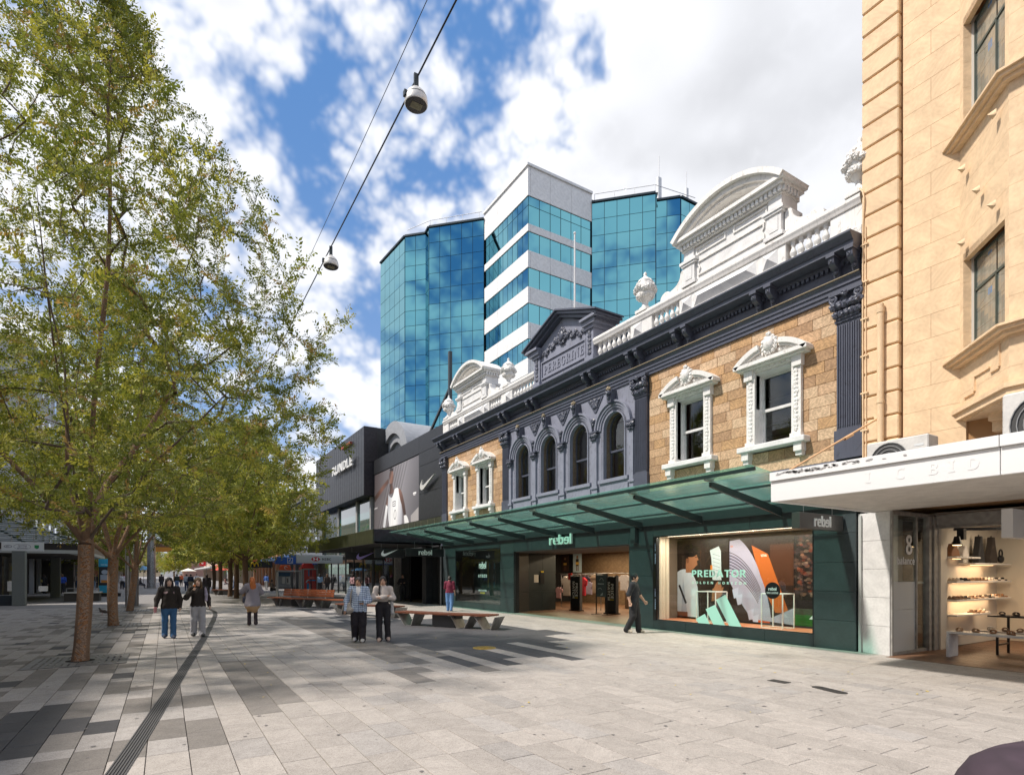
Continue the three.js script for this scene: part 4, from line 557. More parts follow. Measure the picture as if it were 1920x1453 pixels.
{ // the banner itself: a generic player in white on grey
  const t = canvasTex(1536, 720, (x, w, h) => {
    x.scale(1.5, 1.5); const lin = (x0, y0, x1, y1, ...c) => { const g = x.createLinearGradient(x0, y0, x1, y1); c.forEach((k, i) => g.addColorStop(i / (c.length - 1), k)); return g; }, blob = (pts, f) => { x.fillStyle = f; x.beginPath(); x.moveTo(...pts[0]); for (let i = 1; i + 1 < pts.length; i += 2) x.quadraticCurveTo(...pts[i], ...pts[i + 1]); x.closePath(); x.fill(); };
    x.fillStyle = lin(0, 0, 1024, 300, '#4a4142', '#6d6769', '#8b878b', '#5d5a5e'); x.fillRect(0, 0, 1024, 480);
    x.globalAlpha = .25; for (let i = 0; i < 14; i++) { x.fillStyle = i % 2 ? '#9a9698' : '#2e2a2b'; x.save(); x.translate(420 + i * 30, 0); x.rotate(.6); x.fillRect(0, 0, 20, 600); x.restore(); } x.globalAlpha = 1;
    x.save(); x.translate(400, 0);
    blob([[-20, 118], [-150, 150], [-395, 245], [-400, 215], [-395, 195], [-200, 120], [-30, 80]], lin(-390, 200, 0, 90, '#2c1f1b', '#7a574a', '#4c352d'));          // raised arm
    blob([[-12, 60], [0, 12], [48, 14], [92, 30], [84, 88], [80, 130], [50, 150], [10, 152], [-6, 110]], lin(-10, 40, 90, 120, '#37251f', '#8a6556', '#5c4035')); blob([[6, 130], [10, 170], [-14, 205], [40, 230], [92, 200], [66, 170], [66, 130]], lin(0, 150, 90, 190, '#3a2721', '#76564a'));
    blob([[-30, 212], [-60, 240], [-52, 330], [-40, 420], [-6, 480], [140, 480], [268, 480], [280, 380], [262, 300], [240, 220], [190, 186], [150, 176], [112, 186], [80, 250], [30, 246], [0, 236], [-30, 212]], lin(-40, 240, 280, 330, '#aeb0b6', '#efefee', '#f6f5f3', '#b9b9c0'));   // white singlet
    blob([[200, 190], [262, 200], [300, 270], [352, 350], [366, 440], [340, 452], [318, 440], [290, 350], [248, 300], [214, 250], [200, 190]], lin(210, 220, 360, 400, '#8a6658', '#5a4037', '#3c2a24')); blob([[318, 420], [350, 410], [378, 424], [410, 452], [420, 480], [360, 480], [330, 480]], '#e9e8e6');
    blob([[-36, 214], [-80, 236], [-96, 300], [-70, 318], [-50, 296]], lin(-90, 220, -40, 300, '#4c362e', '#7c5a4c')); blob([[-92, 290], [-130, 380], [-170, 470], [-150, 480], [-110, 480], [-76, 400], [-52, 310]], lin(-160, 400, -50, 330, '#c9cacd', '#f2f1ef'));
    x.strokeStyle = '#b2b2ba'; x.lineWidth = 3; for (const [a, b, c, d] of [[0, 300, 20, 470], [60, 330, 70, 480], [190, 250, 210, 460], [240, 300, 230, 470]]) { x.beginPath(); x.moveTo(a, b); x.quadraticCurveTo(a + 20, (b + d) / 2, c, d); x.stroke(); }
    x.strokeStyle = '#2c2c38'; x.lineWidth = 6; x.strokeRect(70, 285, 62, 36); x.beginPath(); x.moveTo(80, 303); x.lineTo(122, 303); x.stroke(); x.beginPath(); x.ellipse(122, 392, 24, 36, .1, 0, 7); x.stroke(); x.fillStyle = '#23191a'; x.beginPath(); x.ellipse(40, 26, 46, 24, .15, 3.1, 6.4); x.fill(); x.restore();
    x.fillStyle = '#e4e2e0'; x.font = 'bold 19px sans-serif'; x.fillText('Just do it', 8, 300); x.fillRect(905, 262, 62, 15); x.fillRect(912, 280, 40, 5); x.fillStyle = '#a49f9d'; x.beginPath(); x.moveTo(860, 480); x.lineTo(860, 430); x.lineTo(1010, 380); x.lineTo(1010, 480); x.fill();
  });
  solo('banner', 'large dark printed banner of a player in a white singlet above the dark awning', 'banner', sheet(V(13.10, 4.95, -40.6), V(0, 0, 8.6), V(0, 3.97, 0)), S(0xffffff, { map: t, roughness: .5 }), [13.1, 4.95, -36.3], undefined, undefined, false);
  const sw = tick(2.1, .1); sw.scale(1, .8, 1); solo('tick_logo', 'large pale metal tick logo fixed on the dark cladding', 'logo', faceStreet(sw, 12.94, 6.95, -30.2), S([.62, .60, .56], { roughness: .4, metalness: .2 }));
}
// ================================================================= DARK RIBBED BLOCK WITH LETTERS, and the round gable behind
{
  const X = 12.37, B = thing('ribbed_building', 'dark grey ribbed metal building block with white letters on its front', 'building', [X, 0, -46]);
  part('block', [bx(X + .06, 22, 7.46, 12.5, -56, -40.75)], M.charcoal, B);
  for (let k = 0; k < 24; k++) { const z = -56 + k * .636; part('rib_panel', chb(X, X + .06, 7.46, 12.5, z + .02, z + .61, .03), S([.065, .068, .078], { map: texDark, metalness: .3, roughness: .45 }), B); }
  part('end_panel', [chb(X, X + 1.0, 7.46, 9.9, -40.75, -40.7, .01), chb(X, X + 1.0, 9.92, 12.5, -40.75, -40.7, .01)], S([.035, .03, .035], { map: texDark, roughness: .4, metalness: .3 }), B);
  part('lower_wall', [bx(13.2, 22, 3.3, 7.46, -56, -41)], S([.03, .05, .052], { roughness: .25, metalness: .2 }), B);
  part('column', [bx(13.0, 13.2, 3.3, 7.46, -45, -44.6), bx(13.0, 13.2, 3.3, 7.46, -50.5, -50.2), bx(13.0, 13.2, 3.3, 7.46, -41.4, -41.1)], M.steelPale, B);
  for (const [a, b] of [[-44.6, -41.4], [-50.2, -45]]) part('pane', bx(13.12, 13.14, 3.4, 7.3, a, b), P([.03, .11, .10], { roughness: .04, clearcoat: 1 }), B);
  part('shopfront', [bx(15.5, 15.7, 0, 3.4, -56, -41), bx(13.1, 15.5, 3.2, 3.4, -56, -41), bx(13.1, 15.6, 0, 3.3, -41.1, -40.9)], S([.05, .05, .055], { roughness: .5 }), B); part('goods', [[-43, 1.6, .4], [-45, 1.2, .7], [-47.5, 1.9, .5], [-50, 1.4, .8], [-53, 1.7, .6]].map(([z, h, w]) => chb(14.6, 15.2, .004, h, z - w, z + w, .03)), S([.30, .30, .33]), B);
  for (let k = 0; k < 6; k++) { part('pane', bx(13.2, 13.21, .1, 3.0, -55.9 + k * 2.45, -53.55 + k * 2.45), M.glass, B); part('mullion', bx(13.15, 13.25, 0, 3.2, -53.55 + k * 2.45, -53.45 + k * 2.45), M.black, B); } part('floor', bx(13.04, 15.6, -.02, .003, -56, -45.02), S([.25, .24, .22]), B);
  const wd = word('RUNDLE', .62, .12, FB, .06); wd.computeBoundingBox(); wd.scale(6.0 / (wd.boundingBox.max.x - wd.boundingBox.min.x), 1.15, 1); part('letters', faceStreet(wd, X - .16, 10.32, -45.8), M.whiteClean, B);
  part('red_bar', bx(X - .2, X, 11.75, 11.95, -46.2, -43.7), S([.3, .06, .04]), B);
  const G = thing('round_gable', 'pale grey concentric half round gable rising behind the dark cladding', 'gable', [14.4, 0, -39.4]);
  for (const [r0, r1, xf, dp] of [[2.35, 3.2, 14.0, 2.6], [1.75, 2.36, 14.25, 2.0], [1.3, 1.76, 14.5, 1.6]]) part('arch_ring', arcBand(-39.4, 9.5, r0, r1, 0, Math.PI, xf, dp, 30), S([.34, .35, .37], { map: texPaint, roughness: .6 }), G);
  part('fan_light', plate(shapeOf([[-40.7, 9.5], [-38.1, 9.5], ...arcPts(-39.4, 9.5, 1.3, 0, Math.PI, 16)]), 14.7, .1), M.glassDark, G); part('mullions', [-.8, 0, .8].map((o) => bx(14.64, 14.7, 9.5, 10.6, -39.4 + o - .03, -39.4 + o + .03)), M.pale, G); part('wall_below', bx(14.1, 16, 0, 9.5, -42.6, -36.2), M.charcoal, G);
}
// ================================================================= OFFICE TOWER
const tower = thing('office_tower', 'office tower with blue mirror glass wings and a white banded corner', 'building', [36, 0, -52]);
{
  const B = tower, rd = rng(90), cx = 31.24, cz = -47.71, zl = -56.9, xr = 39.55, top = 42.9, FH = 3.6;
  const glass = [[.14, .385, .46], [.135, .375, .455], [.15, .395, .465]].map((c) => S(c, { metalness: 1, roughness: .025 })), frame = S([.03, .045, .055], { roughness: .4, metalness: .4 }), wh = S([.88, .87, .85], { map: texPaint, roughness: .6 });
  part('core', bx(cx + .3, xr + 14, 0, top - .3, zl - 10, cz - .3), S([.1, .1, .1]), B);
  // white corner: bands of window with white panels between
  const winTop = [39.95, 36.35, 32.7, 29.1, 25.5, 21.9, 18.3, 14.7, 11.1, 7.5];
  const wallY = []; { let y = top; winTop.forEach((t, i) => { wallY.push([y, t]); y = t - (i ? 1.95 : 2.85); }); wallY.push([y, 0]); }
  wallY.forEach(([a, b], i) => { for (let k = 0; k < 3; k++) { part('white_panel', chb(cx, cx + .3, b, a, lerp(zl, cz, k / 3) + .01, lerp(zl, cz, (k + 1) / 3) - .01, .01), wh, B); part('white_panel', chb(lerp(cx, xr, k / 3) + .01 + (k ? 0 : .31), lerp(cx, xr, (k + 1) / 3) - .01, b, a, cz - .3, cz, .01), wh, B); } });
  part('coping', [bx(cx - .15, cx + .4, top, top + .25, zl, cz + .15), bx(cx + .4, xr, top, top + .25, cz - .3, cz + .15)], wh, B);
  part('window_backing', [bx(cx + .12, cx + .3, 0, top - 1, zl, cz - .12), bx(cx + .12, xr, 0, top - 1, cz - .3, cz - .12)], frame, B);
  const pane = (o, du, w, h, n) => { const g = new THREE.BoxGeometry(w, h, .03); const ang = Math.atan2(-du.z, du.x); g.rotateX((rd() - .5) * .008); g.rotateY(ang + (rd() - .5) * .008); g.translate(o.x, o.y, o.z); part('glass_pane', g, glass[Math.floor(rd() * 3)], B, false); };
  winTop.slice(0, 6).forEach((t, i) => { const hs = i ? [1.95] : [.95, 1.9]; let y = t; for (const h of hs) { const n1 = 9, n2 = 6; for (let k = 0; k < n1; k++) { const w = (cz - zl - .2) / n1; pane(V(cx + .1, y - h / 2, zl + .1 + (k + .5) * w), V(0, 0, 1), w - .07, h - .06); } for (let k = 0; k < n2; k++) { const w = (xr - cx - .2) / n2; pane(V(cx + .1 + (k + .5) * w, y - h / 2, cz - .1), V(1, 0, 0), w - .07, h - .06); } y -= h; } });
  // mirror glass wings: list of facets from a start point, [direction angle in plan, number of panes, pane width]
  const wing = (x, z, facets, H, rows) => { let p = V(x, 0, z); const backs = [];
    for (const [ang, n, w] of facets) { const d = V(Math.cos(ang), 0, Math.sin(ang)), L = n * w, q = p.clone().addScaledVector(d, L); backs.push(bar(p.clone().setY(H / 2).add(V(d.z, 0, -d.x).multiplyScalar(.0)), q.clone().setY(H / 2), .12, H)); backs.push(bar(p.clone().setY(H + .1), q.clone().setY(H + .1), .5, .2));
      for (let k = 0; k < n; k++) for (let r = 0; r < rows; r++) { const c = p.clone().addScaledVector(d, (k + .5) * w); const nn = V(d.z, 0, -d.x); if (nn.dot(V(cx - 40, 0, cz + 90)) < 0) nn.negate(); c.addScaledVector(nn, .085); pane(c.setY(H - 1.8 * (r + .5)), d, w - .05, 1.75); }
      p = q; }
    part('wing_frame', backs, frame, B); return p; };
  const q = Math.PI / 4;
  // left wing runs away from the street corner; right wing towards it
  wing(cx, zl, [[Math.PI + q, 5, 1.34], [Math.PI * 1.5 + .12, 1, 1.3], [Math.PI + q, 2, 1.34], [Math.PI * 1.5 - .08, 5, 1.45]], 42.3, 14);
  wing(xr, cz, [[q, 5, 1.34], [-q * 1.2, 1, 1.3], [q, 2, 1.4], [0, 3, 1.3]], 41.9, 8);
  part('wing_mass', [(() => { const s = shapeOf([[cx + .2, -zl + .1], [cx - 4.4, -zl + 5.0], [cx - 4.4, -zl + 6.2], [cx - 6.0, -zl + 8.2], [cx - 6.0, -zl + 15], [cx + 12, -zl + 15], [cx + 12, -zl]]), g = new THREE.ExtrudeGeometry(s, { depth: 42, bevelEnabled: false }); g.rotateX(-Math.PI / 2); return g; })(), (() => { const s = shapeOf([[xr + .15, -cz + .2], [xr + 4.7, -cz - 4.5], [xr + 5.6, -cz - 3.8], [xr + 7.4, -cz - 5.4], [xr + 12, -cz - 5.4], [xr + 12, -cz + 6], [xr, -cz + 6]]), g = new THREE.ExtrudeGeometry(s, { depth: 41.6, bevelEnabled: false }); g.rotateX(-Math.PI / 2); return g; })()], frame, B);
  // roof rails and aerials
  const rail = S([.7, .7, .7], { metalness: .4 });
  part('roof_rail', [rod(V(cx - 4.6, 43.3, zl - 4.8), V(cx - .2, 43.3, zl - .2), .035), rod(V(cx - 6.2, 43.3, zl - 8), V(cx - 4.6, 43.3, zl - 4.8), .035), ...[0, 1, 2, 3].map((k) => rod(V(cx - 4.6 + k * 1.4, 42.3, zl - 4.8 + k * 1.45), V(cx - 4.6 + k * 1.4, 43.3, zl - 4.8 + k * 1.45), .03)), rod(V(xr + .2, 42.9, cz + .2), V(xr + 4.7, 42.9, cz + 4.7), .035), rod(V(xr + 4.7, 42.9, cz + 4.7), V(xr + 10, 42.9, cz + 5.5), .035), ...[0, 1, 2, 3].map((k) => rod(V(xr + .2 + k * 1.5, 41.9, cz + .2 + k * 1.5), V(xr + .2 + k * 1.5, 42.9, cz + .2 + k * 1.5), .03))], rail, B);
  for (const [x, z, h, w] of [[xr + 6.0, cz + 4.0, 3.6, .5], [xr + 9.4, cz + 4.8, 3.0, .35]]) part('aerial', [bx(x - w / 2, x + w / 2, 42, 42 + h * .7, z - .15, z + .15), rod(V(x, 42, z), V(x, 42 + h * 1.35, z), .04)], rail, B);
}
solo('flagpole', 'thin white flagpole standing behind the name gable', 'flagpole', [cyl(15.2, 9.2, 16.5, -19.5, .05, .035, 8), (() => { const g = new THREE.SphereGeometry(.06, 8, 6); g.translate(15.2, 16.53, -19.5); return g; })()], M.whiteClean);
{ const t = thing('steel_mast', 'dark steel mast with a slanting brace behind the white parapet', 'mast', [15.2, 9.9, -32.1]); part('post', bx(15.1, 15.3, 9.9, 15.6, -32.2, -32.0), M.steelDark, t); part('brace', bar(V(15.2, 9.9, -37.1), V(15.2, 13.3, -32.2), .14, .14), M.steelDark, t); }
// ================================================================= SIGNS
const litWhite = S([.72, .84, .80], { roughness: .4 }), pearl = S([.78, .82, .80], { roughness: .4 });
{
  const g = wordTurned(.36, .07); g.computeBoundingBox(); g.scale(1.42 / (g.boundingBox.max.x - g.boundingBox.min.x), 1, 1); solo('shop_sign', 'pale raised shop name letters over the wide shop entrance', 'sign', faceStreet(g, 12.96, 3.03, -17.45), S([.62, .82, .74], { roughness: .35 }));
  const hang = (label, x0, x1, y0, y1, z, txtSize, face, wires, mat) => { const t = thing('hanging_sign', label, 'sign', [(x0 + x1) / 2, y0, z]); part('sign_box', chb(x0, x1, y0, y1, z - .09, z + .09, .006), mat, t); for (const s of [1, -1]) { const q = face(txtSize); if (s < 0) q.rotateY(Math.PI); q.translate((x0 + x1) / 2, (y0 + y1) / 2, z + s * .091); part('lettering', q, pearl, t); } for (const x of wires) part('hanger', rod(V(x, y1, z), V(x, 3.4, z), .008), M.steel, t); return t; };
  hang('grey metal box sign with pale lettering under the white awning', 11.32, 13.0, 2.68, 3.02, -7.0, .22, (s) => wordTurned(s, .02), [11.6, 12.7], S([.12, .115, .11], { metalness: .5, roughness: .35 }));
  hang('black box sign with pale lettering hung under the green glass canopy', 10.7, 12.85, 2.64, 3.06, -28.0, .26, (s) => wordTurned(s, .02), [11.2, 12.2], M.black);
  hang('black hanging sign with a white tick logo beside the black lettered sign', 9.44, 11.05, 2.58, 3.08, -29.2, 1, () => { const q = tick(.95, .01); return q; }, [9.8, 10.7], M.black);
  const pv = hang('black hanging sign with a lilac tick logo under the dark awning', 9.19, 11.65, 2.57, 3.02, -34, 1, () => tick(1.15, .01), [9.6, 11.2], M.black); pv.traverse((o) => { if (o.name === 'lettering') o.material = S([.36, .30, .72], { roughness: .4 }); });
  // bank signs further up the mall
  const hs = canvasTex(512, 96, (x, w, h) => { x.fillStyle = '#cfd6d6'; x.fillRect(0, 0, w, h); const r = '#c8202c'; x.save(); x.translate(205, 48); x.fillStyle = r; x.beginPath(); x.moveTo(-26, -26); x.lineTo(26, -26); x.lineTo(52, 0); x.lineTo(26, 26); x.lineTo(-26, 26); x.lineTo(-52, 0); x.fill(); x.fillStyle = '#f2f2f0'; x.beginPath(); x.moveTo(-26, -26); x.lineTo(0, 0); x.lineTo(-26, 26); x.fill(); x.beginPath(); x.moveTo(26, -26); x.lineTo(0, 0); x.lineTo(26, 26); x.fill(); x.restore(); x.fillStyle = '#222'; x.font = 'bold 42px sans-serif'; x.fillText('HSBC', 275, 63); });
  const t = thing('bank_sign', 'long white hanging sign with a red hexagon and four dark letters', 'sign', [10.4, 2.55, -46]); part('sign_box', chb(8.7, 12.25, 2.55, 3.2, -46.2, -46.0, .01), M.pale, t); part('sign_face', sheet(V(8.73, 2.58, -45.99), V(3.5, 0, 0), V(0, .6, 0)), S(0xffffff, { map: hs, roughness: .4 }), t, false); part('hanger', [rod(V(9.2, 3.2, -46.1), V(9.2, 3.6, -46.1), .015), rod(V(11.6, 3.2, -46.1), V(11.6, 3.6, -46.1), .015)], M.steel, t);
  const b = thing('blue_sign', 'bright blue hanging sign with a white square emblem beside the white bank sign', 'sign', [8.6, 2.5, -47.6]); part('sign_box', chb(7.4, 10.6, 2.5, 3.05, -47.8, -47.6, .01), S([.015, .10, .45], { roughness: .4 }), b); part('emblem', [bx(8.3, 8.72, 2.56, 2.6, -47.6, -47.585), bx(8.3, 8.72, 2.96, 3.0, -47.6, -47.585), bx(8.3, 8.34, 2.6, 2.96, -47.6, -47.585), bx(8.68, 8.72, 2.6, 2.96, -47.6, -47.585), rod(V(8.4, 2.66, -47.59), V(8.55, 2.9, -47.59), .03), rod(V(8.55, 2.72, -47.59), V(8.64, 2.66, -47.59), .03)], M.whiteClean, b); part('hanger', rod(V(8, 3.05, -47.7), V(8, 3.5, -47.7), .015), M.steel, b);
  const m = thing('arch_sign', 'dark sign box with yellow double arch letter', 'sign', [8.2, 2.4, -62]); part('sign_box', chb(6.9, 9.4, 2.35, 3.0, -62.2, -62, .01), M.black, m); part('letter', [-.19, .19].map((o) => { const c = new THREE.TorusGeometry(.17, .045, 6, 14, Math.PI); c.scale(1, 2.2, 1); c.translate(7.7 + o, 2.45, -61.97); return c; }), S([.85, .55, .02], { roughness: .5 }), m);
}
// ================================================================= BIG DISPLAY WINDOW
{
  const X = 14.2;
  const man = canvasTex(512, 640, (x, w, h) => {
    x.fillStyle = '#241c19'; x.fillRect(0, 0, w, h); for (let i = 0; i < 60; i++) { x.fillStyle = `rgba(${60 + i % 30},${45 + i % 20},${38},.12)`; x.fillRect((i * 97) % w, 0, 14, h); }
    x.fillStyle = '#c9d2de'; x.beginPath(); x.moveTo(0, 265); x.quadraticCurveTo(60, 225, 120, 250); x.quadraticCurveTo(190, 290, 215, 400); x.lineTo(225, 640); x.lineTo(0, 640); x.fill(); x.fillStyle = '#aab5c6'; x.beginPath(); x.moveTo(60, 300); x.lineTo(110, 640); x.lineTo(40, 640); x.fill(); x.fillStyle = '#1d1d22'; x.save(); x.translate(10, 380); x.rotate(-.45); x.fillRect(0, 0, 20, 170); x.restore();
    x.fillStyle = '#9c6a4c'; x.fillRect(90, 190, 60, 80); x.beginPath(); x.ellipse(150, 160, 58, 88, .1, 0, 7); x.fill(); x.beginPath(); x.moveTo(198, 120); x.lineTo(224, 165); x.lineTo(204, 172); x.lineTo(212, 205); x.lineTo(170, 235); x.lineTo(140, 160); x.fill(); x.fillStyle = '#7c4f37'; x.beginPath(); x.ellipse(110, 165, 16, 26, 0, 0, 7); x.fill(); x.fillRect(0, 600, 110, 40);
    x.fillStyle = '#120d0b'; x.beginPath(); x.ellipse(140, 88, 76, 52, .1, 0, 7); x.fill(); x.fillRect(80, 90, 36, 60); x.fillRect(186, 140, 20, 5);
    x.fillStyle = '#b9c7cd'; x.beginPath(); x.moveTo(335, 90); x.lineTo(420, 60); x.lineTo(440, 100); x.lineTo(445, 330); x.lineTo(360, 330); x.lineTo(350, 160); x.fill(); x.strokeStyle = '#6c7880'; x.lineWidth = 3; for (let i = 0; i < 6; i++) { x.beginPath(); x.moveTo(362, 120 + i * 30); x.lineTo(430, 140 + i * 30); x.stroke(); } x.fillStyle = '#c87a30'; x.fillRect(340, 210, 20, 40);
    x.fillStyle = '#9c6a4c'; x.beginPath(); x.moveTo(360, 400); x.lineTo(440, 360); x.lineTo(455, 440); x.lineTo(400, 490); x.lineTo(350, 500); x.fill(); for (let i = 0; i < 4; i++) { x.beginPath(); x.ellipse(395 + i * 16, 375 + i * 14, 11, 38, .5, 0, 7); x.fill(); }
  });
  const shoe = canvasTex(640, 640, (x, w, h) => {
    x.fillStyle = '#2c1c14'; x.fillRect(0, 0, w, h); x.fillStyle = '#4b2c1c'; x.fillRect(420, 60, 220, 300);
    x.fillStyle = '#b9622a'; x.beginPath(); x.moveTo(235, 60); x.lineTo(400, 130); x.lineTo(600, 560); x.lineTo(470, 560); x.lineTo(330, 340); x.fill(); x.fillStyle = '#c9511a'; x.beginPath(); x.moveTo(290, 300); x.lineTo(420, 640); x.lineTo(300, 640); x.fill();
    x.fillStyle = '#a9a6bd'; x.beginPath(); x.moveTo(0, 20); x.lineTo(110, 10); x.quadraticCurveTo(260, 110, 330, 300); x.quadraticCurveTo(400, 420, 430, 600); x.lineTo(640, 520); x.lineTo(640, 640); x.lineTo(240, 620); x.lineTo(160, 540); x.quadraticCurveTo(60, 420, 0, 340); x.fill();
    x.fillStyle = '#8a88a2'; x.beginPath(); x.moveTo(0, 120); x.quadraticCurveTo(220, 160, 340, 420); x.lineTo(320, 470); x.quadraticCurveTo(160, 300, 0, 240); x.fill(); x.strokeStyle = '#3b3038'; x.lineWidth = 6; for (let i = 0; i < 8; i++) { x.beginPath(); x.moveTo(0, 110 + i * 24); x.quadraticCurveTo(190, 150 + i * 26, 330 - i * 4, 400 + i * 14); x.stroke(); } x.strokeStyle = '#c9c4d6'; x.lineWidth = 3; for (let i = 0; i < 8; i++) { x.beginPath(); x.moveTo(0, 118 + i * 24); x.quadraticCurveTo(190, 158 + i * 26, 330 - i * 4, 408 + i * 14); x.stroke(); }
    x.fillStyle = '#b9b9d2'; for (const [a, b] of [[30, 400], [70, 450], [190, 560], [240, 600]]) { x.beginPath(); x.moveTo(a, b); x.lineTo(a + 70, b - 20); x.lineTo(a + 60, b + 60); x.lineTo(a + 20, b + 70); x.fill(); } x.fillStyle = '#d86a32'; x.font = 'bold 22px sans-serif'; x.fillText('OR', 8, 70); x.fillStyle = '#e8e0d8'; x.font = 'bold 26px sans-serif'; x.fillText('VIVA', 330, 150);
  });
  const crowd = canvasTex(256, 640, (x, w, h) => { x.fillStyle = '#1c1613'; x.fillRect(0, 0, w, h); const r = rng(4), cs = ['#8c3a22', '#5a2a20', '#3c3030', '#a98a74', '#4a3a40', '#7c5a4a']; for (let i = 0; i < 420; i++) { x.fillStyle = cs[Math.floor(r() * 6)]; x.globalAlpha = .45; x.beginPath(); x.arc(r() * w, r() * 430, 5 + r() * 9, 0, 7); x.fill(); } x.globalAlpha = 1; x.fillStyle = '#1f5a1c'; x.fillRect(0, 560, w, 80); x.fillStyle = '#2e3a22'; x.fillRect(0, 520, w, 42); x.fillStyle = '#c8d4dc'; x.beginPath(); x.moveTo(256, 440); x.lineTo(110, 520); x.lineTo(70, 590); x.lineTo(110, 590); x.lineTo(150, 540); x.lineTo(256, 480); x.fill(); });
  const pm = (t) => S(0xffffff, { map: t, roughness: .35 });
  solo('poster', 'tall poster of a man in profile holding a white football boot', 'poster', sheet(V(X, .36, -12.82), V(0, 0, 1.96), V(0, 2.42, 0)), pm(man), undefined, undefined, undefined, false);
  solo('poster', 'tall poster of a giant lilac and orange football boot', 'poster', sheet(V(X + .02, .36, -10.85), V(0, 0, 2.0), V(0, 2.4, 0)), pm(shoe), undefined, undefined, undefined, false);
  solo('poster', 'narrow poster of a crowd above green turf', 'poster', sheet(V(X, .36, -8.83), V(0, 0, 1.5), V(0, 2.38, 0)), pm(crowd), undefined, undefined, undefined, false);
  for (const [z0, z1, lab] of [[-11.45, -10.77, 'clear display case with white edges beside the man poster'], [-9.3, -8.7, 'clear display case with white edges before the boot poster']]) {
    const t = thing('display_case', lab, 'display case', [13.75, .3, (z0 + z1) / 2]), e = S([.85, .85, .85], { roughness: .4 }), c = []; for (const x of [13.5, 14.0]) for (const z of [z0, z1]) c.push(bx(x - .012, x + .012, .3, 1.2, z - .012, z + .012)); for (const y of [.3, 1.2]) { for (const x of [13.5, 14.0]) c.push(bx(x - .012, x + .012, y - .012, y + .012, z0, z1)); for (const z of [z0, z1]) c.push(bx(13.5, 14.0, y - .012, y + .012, z - .012, z + .012)); }
    part('edge_frame', c, e, t); part('pane', [bx(13.5, 13.504, .31, 1.19, z0 + .013, z1 - .013), bx(13.51, 13.99, .31, 1.19, z1 - .004, z1)], M.glass, t);
  }
  const mint = S([.60, .84, .76], { roughness: .5 });
  const st = [[[-11.09, .43], [-10.79, .585], [-10.62, .31], [-11.02, .31]], [[-10.76, .72], [-10.44, .86], [-10.1, .31], [-10.5, .31]], [[-10.41, 1.0], [-10.1, 1.15], [-9.59, .31], [-9.98, .31]]];
  const lg = thing('window_stripes', 'three slanting mint stripes stuck on the large display window', 'window decal', [13.06, .31, -10.3]); st.forEach((q) => part('stripe', plate(shapeOf(q), 13.062, .003), mint, lg));
  const pr = word('PREDATOR', .2, .004, FB, .03); pr.computeBoundingBox(); pr.scale(1.8 / (pr.boundingBox.max.x - pr.boundingBox.min.x), 1, 1); solo('window_lettering', 'large mint capital letters across the large display window', 'window decal', faceStreet(pr, 13.066, 1.73, -10.35), mint);
  const gh = word('GOLDEN HORIZON', .07, .004, FB, .055); gh.computeBoundingBox(); gh.scale(1.8 / (gh.boundingBox.max.x - gh.boundingBox.min.x), 1, 1); solo('window_lettering', 'line of small mint capitals under the large mint letters', 'window decal', faceStreet(gh, 13.066, 1.47, -10.35), mint);
  const ds = thing('window_disc', 'black round sticker with white lettering on the large display window', 'window decal', [13.06, 1.09, -8.69]); part('disc', plate(shapeOf(arcPts(-8.69, 1.3, .21, 0, Math.PI * 2, 30)), 13.062, .003), M.black, ds); part('lettering', [faceStreet(wordTurned(.075, .003), 13.0605, 1.34, -8.69), faceStreet(word('EXCLUSIVE', .045, .003), 13.0605, 1.24, -8.69)], pearl, ds);
  const led = canvasTex(96, 1024, (x, w, h) => { x.fillStyle = '#1a1818'; x.fillRect(0, 0, w, h); x.fillStyle = '#3c3a14'; for (let i = 0; i < 20; i++) for (let j = 0; j < 30; j++) if ((i + j) % 2) x.fillRect(14 + i * 3.5, 420 + j * 6, 2, 4); x.fillStyle = '#b9bee0'; for (const y of [60, 640]) { x.save(); x.translate(60, y); x.rotate(Math.PI / 2); x.font = 'bold 40px sans-serif'; x.fillText('rebel', 0, 0); x.fillText('HYROX', 130, 0); x.restore(); } });
  solo('led_strip_screen', 'narrow upright dark screen with turned lettering at the edge of the display window', 'screen', [sheet(V(13.03, .32, -12.75), V(0, 0, .12), V(0, 2.5, 0))], S(0xffffff, { map: led, roughness: .3 }), undefined, undefined, undefined, false);
  // small window
  const rl = (txt, s, y, z, lab, m = pearl) => solo('window_lettering', lab, 'window decal', faceStreet(txt(s), 13.066, y, z), m);
  rl((s) => { const g = wordTurned(s, .004); g.scale(.95, 1.2, 1); return g; }, .26, 2.13, -23.95, 'large white lower case letters on the smaller shop window');
  rl((s) => word('HYROX', s, .004, FB, .06), .15, 1.62, -23.95, 'spaced white capital letters on the smaller shop window');
  rl((s) => word('OFFICIAL RETAIL', s, .004), .075, .92, -23.95, 'small white letters reading OFFICIAL RETAIL low on the smaller shop window'); rl((s) => word('PARTNER', s, .004), .075, .80, -23.95, 'small yellow letters reading PARTNER low on the smaller shop window', S([.7, .55, .1]));
}
